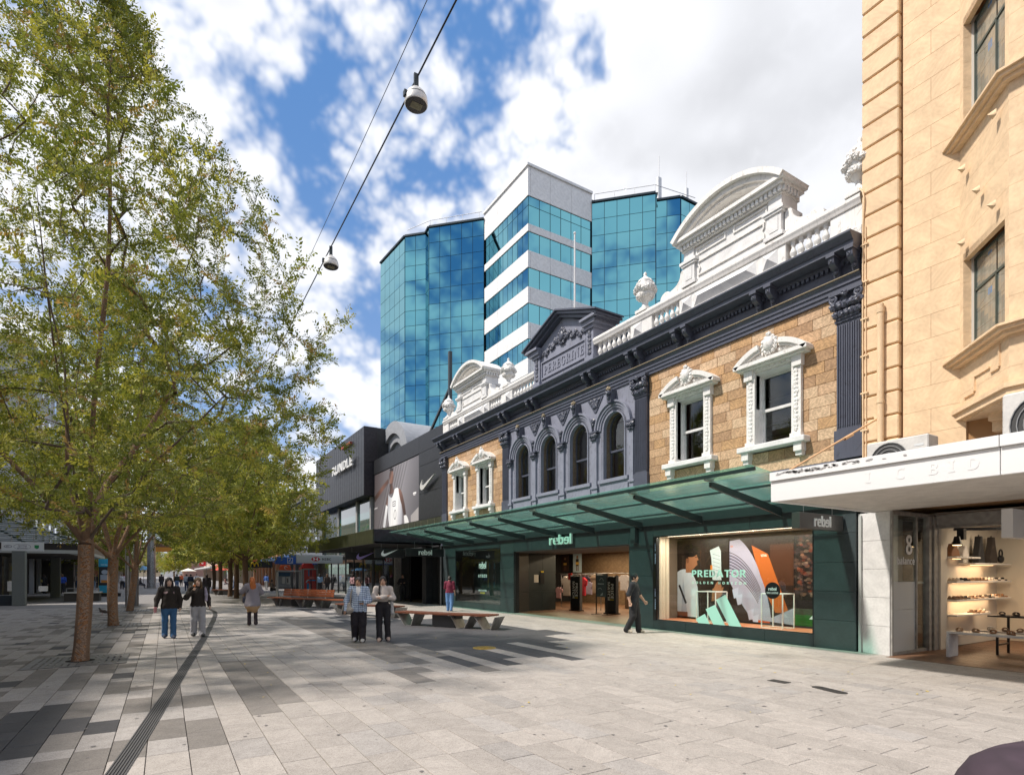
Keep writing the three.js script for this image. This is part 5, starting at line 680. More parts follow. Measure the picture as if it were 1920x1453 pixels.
// ================================================================= INSIDE THE SPORTS SHOP
{
  const gate = (x, z, lab) => { const t = thing('security_gate', lab, 'security gate', [x, 0, z]); part('panel', chb(x - .02, x + .1, .05, 1.62, z - .32, z + .32, .02), M.black, t); part('side_post', [bx(x - .03, x + .11, 0, 1.66, z - .36, z - .32), bx(x - .03, x + .11, 0, 1.66, z + .32, z + .36)], S([.12, .12, .13], { metalness: .5, roughness: .4 }), t); part('foot', bx(x - .1, x + .2, .004, .05, z - .38, z + .38), M.black, t); for (const [w, o] of [['PRICE', .1], ['MATCH', -.12]]) { const q = word(w, .17, .004); q.rotateZ(-Math.PI / 2); part('lettering', faceStreet(q, x - .021, .98, z + o), pearl, t); } part('yellow_bar', bx(x - .024, x - .02, .6, .63, z - .2, z + .2), S([.7, .55, .05]), t); };
  gate(16.3, -20.85, 'black security gate reading PRICE MATCH next to the hanging shirts'); gate(16.3, -18.4, 'black security gate reading PRICE MATCH behind the poster stand');
  const st = thing('poster_stand', 'thin black stand holding a grey poster in the shop entrance', 'poster stand', [15.66, 0, -18.25]); part('frame', [bx(15.64, 15.68, 0, 1.72, -18.62, -18.59), bx(15.64, 15.68, 0, 1.72, -17.93, -17.9), bx(15.64, 15.68, 1.7, 1.73, -18.62, -17.9)], M.black, st); part('foot', [bx(15.4, 15.95, 0.004, .02, -18.63, -18.57), bx(15.4, 15.95, .004, .02, -17.94, -17.88)], M.black, st);
  const pt = canvasTex(128, 224, (x, w, h) => { x.fillStyle = '#3c4a4c'; x.fillRect(0, 0, w, h); x.fillStyle = '#c8d0d0'; x.font = 'bold 15px sans-serif'; x.fillText('PREDATOR', 20, 98); x.strokeStyle = '#c8d0d0'; x.lineWidth = 3; x.beginPath(); x.arc(66, 60, 22, 3, 6.6); x.stroke(); x.beginPath(); x.moveTo(20, 150); x.quadraticCurveTo(50, 120, 70, 150); x.stroke(); for (let i = 0; i < 3; i++) { x.beginPath(); x.moveTo(56 + i * 9, 210); x.lineTo(62 + i * 9, 196 - i * 7); x.lineWidth = 5; x.stroke(); } }); part('poster', sheet(V(15.635, .75, -18.58), V(0, 0, .65), V(0, .94, 0)), S(0xffffff, { map: pt, roughness: .4 }), st, false);
  const notice = thing('notice', 'white paper notice and dark opening hours panel on the dark entrance wall', 'notice', [14.9, 1.3, -21.9]); part('paper', bx(14.65, 14.9, 1.32, 1.68, -21.86, -21.855), M.cream, notice); part('hours_panel', bx(15.0, 15.22, 1.25, 1.75, -21.85, -21.845), M.black, notice); part('yellow_tab', bx(15.03, 15.19, 1.78, 1.86, -21.85, -21.845), S([.7, .5, .04]), notice);
  // garments on rails
  const shirt = (w, h) => { const s = shapeOf([[-.08 * w, .5 * h], [-.2 * w, .5 * h], [-.5 * w, .32 * h], [-.42 * w, .08 * h], [-.3 * w, .16 * h], [-.3 * w, -.5 * h], [.3 * w, -.5 * h], [.3 * w, .16 * h], [.42 * w, .08 * h], [.5 * w, .32 * h], [.2 * w, .5 * h], [.08 * w, .5 * h], [0, .44 * h]]); const g = new THREE.ExtrudeGeometry(s, { depth: .05, bevelEnabled: true, bevelSize: .02, bevelThickness: .03, bevelSegments: 2 }); return g; };
  const gar = (x, y, z, w, h, c, lab) => { const t = thing('hanging_shirt', lab, 'clothing', [x, y - h / 2, z], 'garments on the shop rails'); part('cloth', faceStreet(shirt(w, h), x, y, z), S(c, { map: texFabric, roughness: .95 }), t); part('hook', rod(V(x - .03, y + h * .46, z), V(x - .03, y + h * .46 + .15, z), .006), M.steel, t); };
  gar(17.4, 1.1, -22.9, .95, .95, [.62, .55, .5], 'pale grey shirt hung on the shop rail'); gar(17.4, 1.1, -21.7, .75, .85, [.55, .02, .04], 'bright red shirt hung between the security gates'); gar(17.6, 1.25, -20.85, .85, .9, [.52, .38, .27], 'tan jacket hung behind the poster stand'); gar(18.2, .7, -24.7, .6, .55, [.62, .35, .38], 'pink striped shorts low beside the entrance wall'); gar(18.3, 1.0, -22.3, .7, .6, [.3, .26, .35], 'mauve top hung low on the shop rail'); gar(18.5, 1.3, -19.9, .8, .7, [.55, .5, .5], 'pale top hung high behind the poster stand'); gar(18.4, .8, -19.4, .6, .5, [.5, .42, .4], 'beige top hung low behind the poster stand'); gar(19, 1.15, -25.2, .8, .8, [.05, .05, .07], 'black top hung on the back rail'); gar(19, 1.2, -23.4, .8, .8, [.08, .06, .1], 'dark plum top hung on the back rail');
  for (const [x, z0, z1, y] of [[17.45, -23.6, -20.3, 1.68], [18.5, -25.8, -18.9, 1.75]]) { const t = thing('clothes_rail', x < 18 ? 'steel clothes rail carrying the red and grey shirts' : 'steel clothes rail carrying the pale tops', 'clothes rail', [x, 0, (z0 + z1) / 2], 'rails in the sports shop'); part('bar', rod(V(x, y, z0), V(x, y, z1), .018), M.steel, t); for (const z of [z0 + .1, z1 - .1]) part('post', cyl(x, .004, y, z, .02), M.steel, t); }
  const figT = (c) => canvasTex(128, 192, (x, w, h) => { x.fillStyle = c; x.fillRect(0, 0, w, h); x.fillStyle = '#2a211c'; x.fillRect(44, 60, 40, 70); x.fillStyle = '#8a6a52'; x.beginPath(); x.arc(64, 42, 16, 0, 7); x.fill(); x.fillStyle = '#c9a24a'; x.fillRect(40, 90, 50, 26); x.fillStyle = '#6a4a3a'; x.fillRect(48, 128, 12, 50); x.fillRect(70, 128, 12, 50); });
  solo('wall_poster', 'pale poster of a runner high on the shop wall', 'poster', sheet(V(18.9, 1.8, -24.4), V(0, 0, .75), V(0, 1.05, 0)), S(0xffffff, { map: figT('#a9bcc2') }), undefined, undefined, undefined, false); solo('wall_poster', 'brown poster of a player high on the shop wall', 'poster', sheet(V(19.0, 1.85, -25.6), V(0, 0, .7), V(0, .9, 0)), S(0xffffff, { map: figT('#3a2a22') }), undefined, undefined, undefined, false);
  solo('price_card', 'red and white price card above the grey shirt', 'sign', bx(17.0, 17.02, 1.42, 1.75, -22.35, -22.05), M.red); solo('shop_counter', 'low brown display counter in the sports shop', 'counter', chb(19.5, 20.3, .004, .95, -21, -15, .02), S([.16, .10, .06], { map: texWood }));
  // shoes on the upstairs wall, seen through the windows
  const shoeGeo = (() => { const s = new THREE.Shape(); s.moveTo(-.14, 0); s.lineTo(.14, 0); s.bezierCurveTo(.16, .04, .12, .06, .06, .07); s.bezierCurveTo(0, .09, -.04, .13, -.06, .13); s.lineTo(-.13, .12); s.closePath(); return new THREE.ExtrudeGeometry(s, { depth: .07, bevelEnabled: true, bevelSize: .012, bevelThickness: .012, bevelSegments: 2 }); })();
  const cols = [[.6, .08, .06], [.05, .45, .4], [.25, .14, .18], [.7, .25, .1], [.1, .3, .35], [.4, .4, .42]]; const nm = ['red', 'turquoise', 'plum', 'orange', 'teal', 'grey'];
  const rack = thing('shoe_wall', 'dark shelving wall seen through the upper windows', 'shelving', [15.2, 3.25, -9.8]); part('back_board', bx(15.3, 15.36, 3.25, 7.5, -12.9, -7), S([.10, .09, .085], { roughness: .7 }), rack); for (let k = 0; k < 6; k++) part('ledge', bx(15.08, 15.3, 5.0 + k * .36, 5.02 + k * .36, -12.9, -7), M.black, rack);
  let n = 0; for (const [y, z] of [[5.38, -8.35], [5.74, -8.2], [6.1, -8.4], [5.38, -10.9], [5.74, -10.7], [5.02, -10.85]]) { const c = n++ % 6; solo('display_shoe', `${nm[c]} shoe on the dark shelving behind the ${z > -9.5 ? 'upper window by the peach building' : 'upper window by the grey pilaster'}`, 'shoe', faceStreet(shoeGeo.clone(), 15.2, y + .014, z), S(cols[c], { roughness: .7 })); }
  const up = S([.75, .7, .6], { roughness: .6 }); solo('room_partition', 'dark interior partition behind the round headed windows', 'partition', [bx(15.4, 15.5, 3.25, 8, -21.5, -13.3)], S([.16, .07, .06], { roughness: .8 }));
}
// ================================================================= SHOE SHOP GOODS
{
  const rd = rng(61), cols = [[.06, .045, .035], [.30, .15, .07], [.45, .28, .16], [.62, .5, .38], [.025, .022, .022], [.2, .12, .07], [.66, .6, .52]], names = ['dark brown', 'tan', 'camel', 'sand', 'black', 'brown', 'cream'];
  const sandal = (() => { const s = new THREE.Shape(); s.absellipse(0, 0, .13, .045, 0, Math.PI * 2); const g = [new THREE.ExtrudeGeometry(s, { depth: .022, bevelEnabled: true, bevelSize: .004, bevelThickness: .004, bevelSegments: 1, curveSegments: 10 }).rotateX(-Math.PI / 2)]; for (const x of [.05, -.03]) { const t = new THREE.TorusGeometry(.046, .012, 5, 10, Math.PI); t.scale(1, .95, 2); t.rotateY(Math.PI / 2); t.translate(x, .024, 0); g.push(t); } return merge(g); })();
  let k = 0; const spots = [];
  for (const y of [1.55, 1.13]) for (let x = 15.45; x < 18.3; x += .2) spots.push([x, y, -5.76, 'shelf']); for (let x = 16.6; x < 17.2; x += .27) spots.push([x, .78, -5.76, 'shelf']);
  const W1 = [['table', .80], ['bench', .52]];
  for (let z = -4.9; z < -2; z += .24) spots.push([15.6, .815, z, 'black rack'], [15.0, .515, z, 'black rack']); for (let z = -5.1; z < -2.2; z += .28) spots.push([14.0, .535, z, 'white bench']);
  const protos = {}; for (const [x, y, z, on] of spots) { const c = Math.floor(rd() * 7), m = S(cols[c], { roughness: .6 }); const lab = `${names[c]} sandal set out on the ${on === 'shelf' ? 'lit wall shelves' : on} of the shoe shop`; const key = c; if (!protos[key]) { const g = triUV(sandal.clone()); const o = sh(new THREE.Mesh(g, m)); protos[key] = o; } const o = protos[key].clone(); o.name = numbered('sandal'); o.position.set(x, y + .006, z); o.rotation.y = on === 'shelf' ? Math.PI / 2 + (rd() - .5) * .5 : rd() * .8; o.userData = { label: lab, category: 'sandal', group: `sandals on the ${on}` }; scene.add(o); }
  const wb = thing('white_bench', 'low white display bench with slab ends in the shoe shop', 'display bench', [14, 0, -3.7]); part('top', chb(13.78, 14.22, .49, .535, -5.25, -2.1, .005), M.whiteClean, wb); part('slab_leg', chb(13.78, 14.22, .006, .49, -5.25, -5.2, .004), M.whiteClean, wb); part('slab_leg', chb(13.78, 14.22, .006, .49, -2.2, -2.15, .004), M.whiteClean, wb);
  const br = thing('display_rack', 'black two tier display rack of sandals in the shoe shop', 'display rack', [15.3, 0, -3.6]); part('upper_shelf', chb(15.4, 15.85, .78, .815, -5.1, -2, .004), M.black, br); part('lower_shelf', chb(14.8, 15.25, .49, .515, -5.1, -2, .004), S([.5, .45, .4]), br); for (const z of [-4.8, -3.7, -2.6]) part('leg', [bx(15.6, 15.64, .006, .78, z - .02, z + .02), bx(15.0, 15.04, .006, .49, z - .02, z + .02), bx(15.04, 15.6, .2, .235, z - .02, z + .02)], M.black, br);
  const bag = (x, y, z, w, h, c, lab) => { const s = new THREE.Shape(); s.moveTo(-w / 2, 0); s.lineTo(w / 2, 0); s.bezierCurveTo(w * .55, h * .4, w * .2, h * .5, w * .08, h); s.lineTo(-w * .08, h); s.bezierCurveTo(-w * .2, h * .5, -w * .55, h * .4, -w / 2, 0); const g = new THREE.ExtrudeGeometry(s, { depth: .1, bevelEnabled: true, bevelSize: .02, bevelThickness: .02, bevelSegments: 2 }); g.translate(x, y, z); const t = thing('shoulder_bag', lab, 'bag', [x, y, z]); part('body', g, S(c, { roughness: .7 }), t); part('strap', tube([V(x - w * .06, y + h, z + .05), V(x, y + h + .05, z + .05), V(x + w * .06, y + h, z + .05)], .012, 8, 5), S(c, { roughness: .7 }), t); };
  bag(17.0, 2.0, -5.85, .34, .62, [.02, .02, .022], 'tall black bag standing on the top shelf'); bag(17.75, 2.0, -5.85, .38, .62, [.04, .03, .025], 'dark brown tall bag beside the black bag on the top shelf'); bag(15.55, 2.14, -5.85, .4, .26, [.28, .13, .06], 'tan handbag on the highest shelf'); bag(16.1, 2.14, -5.85, .3, .22, [.66, .6, .54], 'cream handbag on the highest shelf');
  const ring = thing('hand_bag', 'round dark bag with a ring handle on the top shelf', 'bag', [18.3, 2.0, -5.8]); part('body', (() => { const g = new THREE.SphereGeometry(.13, 12, 10); g.scale(1, .8, .5); g.translate(18.3, 2.1, -5.78); return g; })(), M.black, ring); part('handle', new THREE.TorusGeometry(.1, .018, 6, 16).translate(18.3, 2.24, -5.78), M.black, ring);
  const ct = canvasTex(128, 128, (x, w, h) => { x.fillStyle = '#c2432c'; x.fillRect(0, 0, w, h); x.fillStyle = '#f4ece4'; x.font = 'bold 40px sans-serif'; x.textAlign = 'center'; x.fillText('40%', 64, 76); }); const cd = thing('sale_card', 'red card reading 40% on the black display rack', 'sign', [15.6, .82, -4.0]); part('card', sheet(V(15.55, .82, -4.02), V(.34, 0, .2), V(0, .42, 0)), S(0xffffff, { map: ct, roughness: .5 }), cd, false); part('holder', bx(15.55, 15.85, .815, .83, -4.0, -3.85), M.black, cd);
  const lamp = thing('spot_lamp', 'black spot lamp on a ceiling track in the shoe shop', 'lamp', [15.15, 2.5, -5.5]); part('track', bar(V(15.1, 2.72, -5.6), V(17.8, 2.72, -3.2), .05, .06), M.black, lamp); part('head', [bx(15.1, 15.24, 2.48, 2.72, -5.55, -5.42), cyl(14.98, 2.36, 2.55, -5.5, .1, .05, 12)], M.black, lamp); part('bulb', cyl(14.98, 2.35, 2.362, -5.5, .08, .08, 12), S([1, .8, .5], { emissive: new THREE.Color(1, .65, .3), emissiveIntensity: 3 }), lamp);
}
// ================================================================= AIR CONDITIONERS ON THE AWNING
{
  const ac = (x, z, turn, lab, k = 1) => { const t = thing('air_conditioner', lab, 'air conditioner', [x, 3.46, z]); const M1 = S([.68, .66, .62], { map: texPaint, roughness: .6 }); const mk = (g) => { g.scale(k, k * 1.05, k); g.rotateY(turn); g.translate(x, 3.46, z); return g; }; part('case', mk(chb(-.42, .42, .05, .65, -.16, .16, .015)), M1, t); part('feet', [mk(bx(-.36, -.3, 0, .05, -.16, .16)), mk(bx(.3, .36, 0, .05, -.16, .16))], M.steelDark, t); part('grille', mk(merge([.06, .11, .16, .21, .26].map((r) => new THREE.TorusGeometry(r, .006, 4, 24).translate(-.1, .35, .172)))), S([.3, .3, .3], { metalness: .5 }), t); part('fan_opening', mk(new THREE.CircleGeometry(.26, 24).translate(-.1, .35, .164)), S([.05, .05, .05]), t); part('badge', mk(bx(.24, .36, .5, .53, .16, .164)), M.pale, t); };
  ac(12.35, -5.45, -Math.PI / 2, 'pale air conditioner low on the white awning near the peeling paint', 1.3); ac(12.0, -2.95, -Math.PI / 2, 'white air conditioner under the bay window corbel', 1.75);
}
// ================================================================= BENCHES, PHONES, POSTS
function benchAt(name, label, A, B, opt = {}) { // front edge from A to B (x, z), seat .45 high
  const a = V(A[0], 0, A[1]), b = V(B[0], 0, B[1]), d = b.clone().sub(a), L = d.length(), u = d.clone().normalize(), n = V(u.z, 0, -u.x); if (n.x < 0) n.negate();
  const t = thing(name, label, 'bench', [(A[0] + B[0]) / 2, 0, (A[1] + B[1]) / 2], opt.group), W = .62, q = (s, w, y) => a.clone().addScaledVector(u, s).addScaledVector(n, w).setY(y);
  const sag = (s) => .22 * Math.sin(Math.PI * s / L) * (opt.curve ?? .6);
  for (let k = 0; k < 5; k++) { const w = .03 + k * .125, gs = []; for (let i = 0; i < 6; i++) { const s0 = L * i / 6, s1 = L * (i + 1) / 6; gs.push(bar(q(s0, w + .05 - sag(s0), .435), q(s1, w + .05 - sag(s1), .435), .10, .05)); } part('seat_slat', gs, opt.mat ?? M.timber, t); }
  for (const s of [.12, .38, .62, .88]) part('slat_bracket', bar(q(L * s, -.0 - sag(L * s), .405), q(L * s, W - sag(L * s), .405), .05, .012), M.steel, t);
  const legM = S([.46, .44, .41], { map: texSteel, metalness: .55, roughness: .42 });
  for (const [s, lean] of opt.legs ?? [[.08, 1], [.80, 1], [.95, -1]]) { const s0 = L * s, tp = s0 - lean * .28; part('folded_leg', [0, 1].map((k) => { const P1 = q(s0 + k * .26 * lean, .06, 0), P2 = q(s0 + k * .26 * lean, W - .06, 0), P3 = q(tp + k * .75 * lean, W - .03, .40), P4 = q(tp + k * .75 * lean, .0, .40); const g = new THREE.BufferGeometry(); const th = u.clone().multiplyScalar(.03); const v = [P1, P2, P3, P4], w2 = v.map((p) => p.clone().add(th)); const F = [[v[0], v[1], v[2], v[3]], [w2[3], w2[2], w2[1], w2[0]], [v[3], v[2], w2[2], w2[3]], [v[1], v[0], w2[0], w2[1]], [v[0], v[3], w2[3], w2[0]], [v[2], v[1], w2[1], w2[2]]]; g.setAttribute('position', new THREE.BufferAttribute(new Float32Array(F.flatMap(([x, y, z, w]) => [x, y, z, x, z, w]).flatMap((p) => p.toArray())), 3)); g.computeVertexNormals(); return g; }), legM, t); }
  for (const [s0, s1] of opt.blocks ?? []) { const P1 = q(L * s0, .12, 0), P2 = q(L * s1, .12, 0); part('stone_base', bar(q((L * s0), .35, .2), q(L * s1, .35, .2), .46, .38), M.granite, t); }
  if (opt.back) for (const [s0, s1] of opt.back) { for (let k = 0; k < 3; k++) part('back_slat', bar(q(L * s0, .50 + k * .025, .60 + k * .125), q(L * s1, .50 + k * .025, .60 + k * .125), .035, .115), M.timberOrange, t); for (const f of [.15, .5, .85]) part('back_post', bar(q(L * lerp(s0, s1, f), .49, .42), q(L * lerp(s0, s1, f), .56, .93), .03, .05), M.steelPale, t); }
  return t;
}
benchAt('slatted_bench', 'backless timber bench on folded steel legs and a dark stone block', [6.6, -18.3], [8.42, -15.05], { legs: [[.10, 1], [.74, -1], [.93, 1]], blocks: [[.40, .64]] });
benchAt('slatted_bench', 'backless timber bench on a low steel block behind the two women in black trousers', [6.2, -24.6], [7.55, -21.1], { legs: [[.03, 1], [.92, 1]], blocks: [[.0, .16], [.86, 1]] });
benchAt('slatted_bench', 'long timber bench with a bright orange slatted backrest before the phone booths', [4.7, -33.0], [7.35, -27.7], { legs: [[.12, 1], [.45, 1], [.72, -1]], blocks: [[.14, .32]], back: [[.13, .80]], mat: M.timberOrange });
benchAt('slatted_bench', 'dark bench beneath the row of slim trees', [3.2, -52], [5.6, -49], { legs: [[.1, 1], [.85, -1]], blocks: [[.3, .7]], mat: M.timber });
// phone booths
{
  const body = S([.42, .42, .41], { metalness: .5, roughness: .45 });
  const t = thing('phone_booth', 'grey payphone booth with an orange domed top', 'phone booth', [7.9, 0, -44.3]); const x = 7.85, z = -44.3;
  part('frame', [bx(x - .85, x - .78, 0, 1.95, z - .35, z + .35), bx(x + .78, x + .85, 0, 1.95, z - .35, z + .35), bx(x - .85, x + .85, 1.88, 1.98, z - .35, z + .4)], body, t); part('back_panel', bx(x - .78, x + .1, .6, 1.88, z - .1, z - .05), S([.36, .38, .40]), t); part('phone_unit', [chb(x - .5, x - .3, 1.0, 1.5, z - .05, z + .08, .01), chb(x - .2, x + .06, .95, 1.5, z - .05, z + .1, .01)], S([.62, .62, .6]), t); part('handset', [bx(x - .14, x - .08, 1.08, 1.4, z + .1, z + .15)], M.black, t); part('blue_header', bx(x - .78, x + .1, 1.55, 1.82, z - .05, z - .03), S([.06, .14, .24]), t); part('shelf', bx(x - .78, x + .1, .8, .86, z - .1, z + .2), body, t);
  for (const [xc, w] of [[x - .28, .38], [x + 1.3, .42]]) { const s = shapeOf([[-w, 0], [w, 0], [w * .8, .28], [w * .6, .36], [-w * .6, .36], [-w * .8, .28]]), g = new THREE.ExtrudeGeometry(s, { depth: .5, bevelEnabled: true, bevelSize: .03, bevelThickness: .03, bevelSegments: 2 }); g.translate(xc, xc < x + .5 ? 1.99 : 2.12, z - .25); if (xc < x + .5) { const dm = part('orange_dome', g, M.orange, t); part('dome_mark', new THREE.TorusGeometry(.09, .03, 5, 14, 5).translate(xc, 2.17, z + .29), M.whiteClean, dm); } else { const p = thing('phone_booth', 'advertising panel of a phone booth printed red with blue stripes', 'phone booth', [x + 1.45, 0, z]); part('dome', g, M.red, p); part('frame', [bx(x + .95, x + 1.01, 0, 2.1, z - .2, z + .2), bx(x + 1.93, x + 1.99, 0, 2.1, z - .2, z + .2), bx(x + .93, x + 2.01, 2.04, 2.12, z - .25, z + .3), bx(x + 1.01, x + 1.93, 0, 2.04, z - .05, z)], body, p);
      const ad = canvasTex(128, 288, (c, w2, h2) => { c.fillStyle = '#c94a44'; c.fillRect(0, 0, w2, h2); c.fillStyle = '#2a8fc8'; c.fillRect(42, 0, 14, 70); c.fillRect(28, 150, 22, 138); c.fillRect(50, 110, 70, 14); c.fillStyle = '#2c2440'; c.fillRect(66, 0, 12, 288); c.fillStyle = '#e8d8c8'; c.fillRect(58, 160, 6, 128); c.fillStyle = '#b8d8e8'; c.beginPath(); c.arc(50, 140, 26, 3.1, 4.7); c.lineWidth = 12; c.strokeStyle = '#b8e0f0'; c.stroke(); c.fillStyle = '#d8847a'; c.beginPath(); c.ellipse(80, 88, 30, 14, 0, 0, 7); c.fill(); }); part('printed_panel', sheet(V(x + 1.03, .1, z + .21), V(.88, 0, 0), V(0, 1.92, 0)), S(0xffffff, { map: ad, roughness: .4 }), p, false); } }
}
// round perforated steel column, slim steel posts
{
  const t = thing('steel_column', 'thick perforated silver steel column far along the tree row', 'column', [-1.36, 0, -80]); part('shaft', cyl(-1.36, 0, 9, -80, .45, .42, 24), M.steel, t); const d = []; const rd = rng(2); for (let i = 0; i < 320; i++) { const a = Math.PI * .0 + rd() * Math.PI, y = .3 + (i % 40) * .1 + rd() * .04; const g = new THREE.CircleGeometry(.03, 5); g.translate(0, 0, .455 - y * .002); g.rotateY(a - Math.PI / 2); g.translate(-1.36, y, -80); d.push(g); } part('perforations', d, S([.75, .75, .78], { roughness: .4 }), t).userData.kind = 'stuff'; part('collar', cyl(-1.36, 0, .12, -80, .5, .5, 24), M.steelPale, t);
  const p = thing('steel_post', 'paired slim steel posts beside the third tree', 'post', [-1.5, 0, -36]); part('post', [cyl(-1.66, 0, 8.5, -35.8, .11, .10, 14)], M.steel, p); part('post', [cyl(-1.30, 0, 8.5, -36.3, .12, .11, 14)], S([.2, .2, .21], { metalness: .6, roughness: .4 }), p); part('base_plate', [cyl(-1.66, 0, .03, -35.8, .2, .2, 14), cyl(-1.30, 0, .03, -36.3, .2, .2, 14)], M.steelPale, p);
}
// planter seats and advertising panel on the left
{
  const pl = thing('planter_seat', 'low dark box seat with a pale top beside the louvre roofed kiosk', 'planter', [-4.4, 0, -45]); part('box', chb(-5.3, -3.55, 0, .5, -45.8, -44.2, .02), S([.06, .055, .045], { roughness: .7 }), pl); part('top', chb(-5.38, -3.48, .5, .56, -45.9, -44.1, .01), S([.5, .48, .44]), pl); part('rail', [bx(-5.3, -3.6, .78, .82, -45.1, -45.05), bx(-5.3, -5.26, .56, .8, -45.1, -45.05), bx(-3.64, -3.6, .56, .8, -45.1, -45.05)], M.steel, pl);
  const ad = thing('advertising_panel', 'tall blue advertising panel with a yellow side on a dark foot', 'advertising panel', [-3.9, 0, -53]); const tx = canvasTex(96, 384, (c, w, h) => { c.fillStyle = '#2aa0c8'; c.fillRect(0, 0, w, h); c.fillStyle = '#1c2630'; c.fillRect(0, 90, w, 210); c.fillStyle = '#a9b6c8'; c.beginPath(); c.arc(48, 150, 26, 0, 7); c.fill(); c.fillRect(14, 180, 70, 90); c.fillStyle = '#c8843a'; c.fillRect(20, 240, 50, 30); c.fillStyle = '#e8f4f8'; c.font = 'bold 15px sans-serif'; c.fillText('Tell the', 16, 72); }); part('body', bx(-4.3, -3.5, .25, 2.9, -53.2, -53), S([.65, .5, .06]), ad); part('printed_face', sheet(V(-4.28, .27, -52.99), V(.76, 0, 0), V(0, 2.6, 0)), S(0xffffff, { map: tx, roughness: .4 }), ad, false); part('foot', bx(-4.6, -2.9, 0, .25, -53.5, -52.8), M.blackMatt, ad);
}
// ================================================================= KIOSK SHOP ON THE LEFT
{
  const B = thing('kiosk_shop', 'kiosk shop with a stepped glass louvre roof, dark fascia and grey pillar', 'building', [-8, 0, -48]);
  const P0 = S([.30, .34, .34], { map: texGranite, roughness: .7 });
  part('pillar', chb(-7.0, -6.45, 0, 3.1, -40.4, -39.9, .02), P0, B); part('pillar', chb(-7.0, -6.45, 0, 3.1, -52.4, -51.9, .02), P0, B);
  part('fascia', [bx(-16, -4.3, 3.15, 3.55, -58, -43.2)], S([.03, .026, .03], { roughness: .4 }), B); part('fascia_edge', [bx(-16, -4.25, 2.95, 3.15, -58, -43.1)], S([.42, .46, .47], { roughness: .5 }), B);
  const bl = P([.20, .30, .30], { transmission: .35, thickness: 0, roughness: .2 }), bm = S([.34, .40, .41], { metalness: .3, roughness: .35 });
  for (let i = 0; i < 14; i++) { const y = 3.62 + i * .125; part('louvre_blade', bx(-16, -4.0 - i * .36, y, y + .035, -43.6 - i * .12, -42.7 - i * .12), i % 2 ? bm : bl, B); }
  part('louvre_frame', [bar(V(-4.2, 3.55, -43.3), V(-8.9, 5.35, -44.8), .06, .1), bar(V(-7, 3.55, -43.3), V(-10, 5.35, -44.8), .06, .1)], M.steelDark, B);
  part('shop_back', [bx(-9.55, -9.4, 0, 3.0, -59, -43.5), bx(-16, -5, 2.9, 2.95, -58, -43.5)], S([.06, .055, .05], { roughness: .8 }), B); part('rear_wall', bx(-16, -7.4, 0, 2.95, -68, -67.8), S([.10, .09, .085], { roughness: .7 }), B);
  for (const [x0, x1] of [[-9.3, -8.6], [-8.55, -7.9]]) part('pane', bx(x0, x1, .1, 2.9, -46.02, -46), M.glass, B); part('mullion', [-9.33, -8.57, -7.86].map((x) => bx(x - .04, x + .04, 0, 2.95, -46.06, -45.96)), M.black, B);
  part('display_stand', [bx(-9.2, -8.7, .004, 2.2, -47.4, -47), bx(-8.4, -8.0, .004, 2.4, -47.6, -47.2)], S([.4, .36, .3]), B); part('yellow_card', bx(-8.2, -7.8, 1.9, 2.2, -46.6, -46.55), S([.6, .45, .05]), B); part('white_box', [bx(-7.5, -7.1, .75, 1.3, -42, -41.7), bx(-6.3, -5.9, .7, 1.0, -43, -42.7)], M.whiteClean, B); part('plinth', bx(-8.6, -7.05, 0, .55, -41.2, -40.4), S([.03, .04, .05]), B);
  const sx = canvasTex(512, 128, (c, w, h) => { c.fillStyle = '#d5dade'; c.fillRect(0, 0, w, h); c.strokeStyle = '#2c3050'; c.lineWidth = 6; c.beginPath(); c.ellipse(78, 66, 46, 17, 0, 0, 7); c.stroke(); c.fillStyle = '#2c3050'; c.font = 'bold 24px sans-serif'; c.fillText('AFL', 52, 75); c.lineWidth = 3; c.beginPath(); c.ellipse(250, 66, 104, 42, 0, 0, 7); c.stroke(); c.font = 'bold 27px sans-serif'; c.fillText('sporting', 196, 60); c.fillText('giftworks', 190, 94); c.fillStyle = '#12834a'; c.beginPath(); c.moveTo(400, 40); c.lineTo(456, 40); c.lineTo(456, 82); c.lineTo(428, 98); c.lineTo(400, 82); c.fill(); });
  const s = thing('kiosk_sign', 'white hanging sign with dark oval logos and a green shield', 'sign', [-6.4, 2.93, -39]); part('sign_box', chb(-7.25, -5.53, 2.93, 3.4, -39.1, -38.98, .006), M.pale, s); part('sign_face', sheet(V(-7.24, 2.94, -38.97), V(1.7, 0, 0), V(0, .45, 0)), S(0xffffff, { map: sx, roughness: .4 }), s, false); for (const x of [-6.85, -5.95]) part('hanger', rod(V(x, 3.4, -39.04), V(x, 3.75, -39.04), .02), M.steel, s);
}
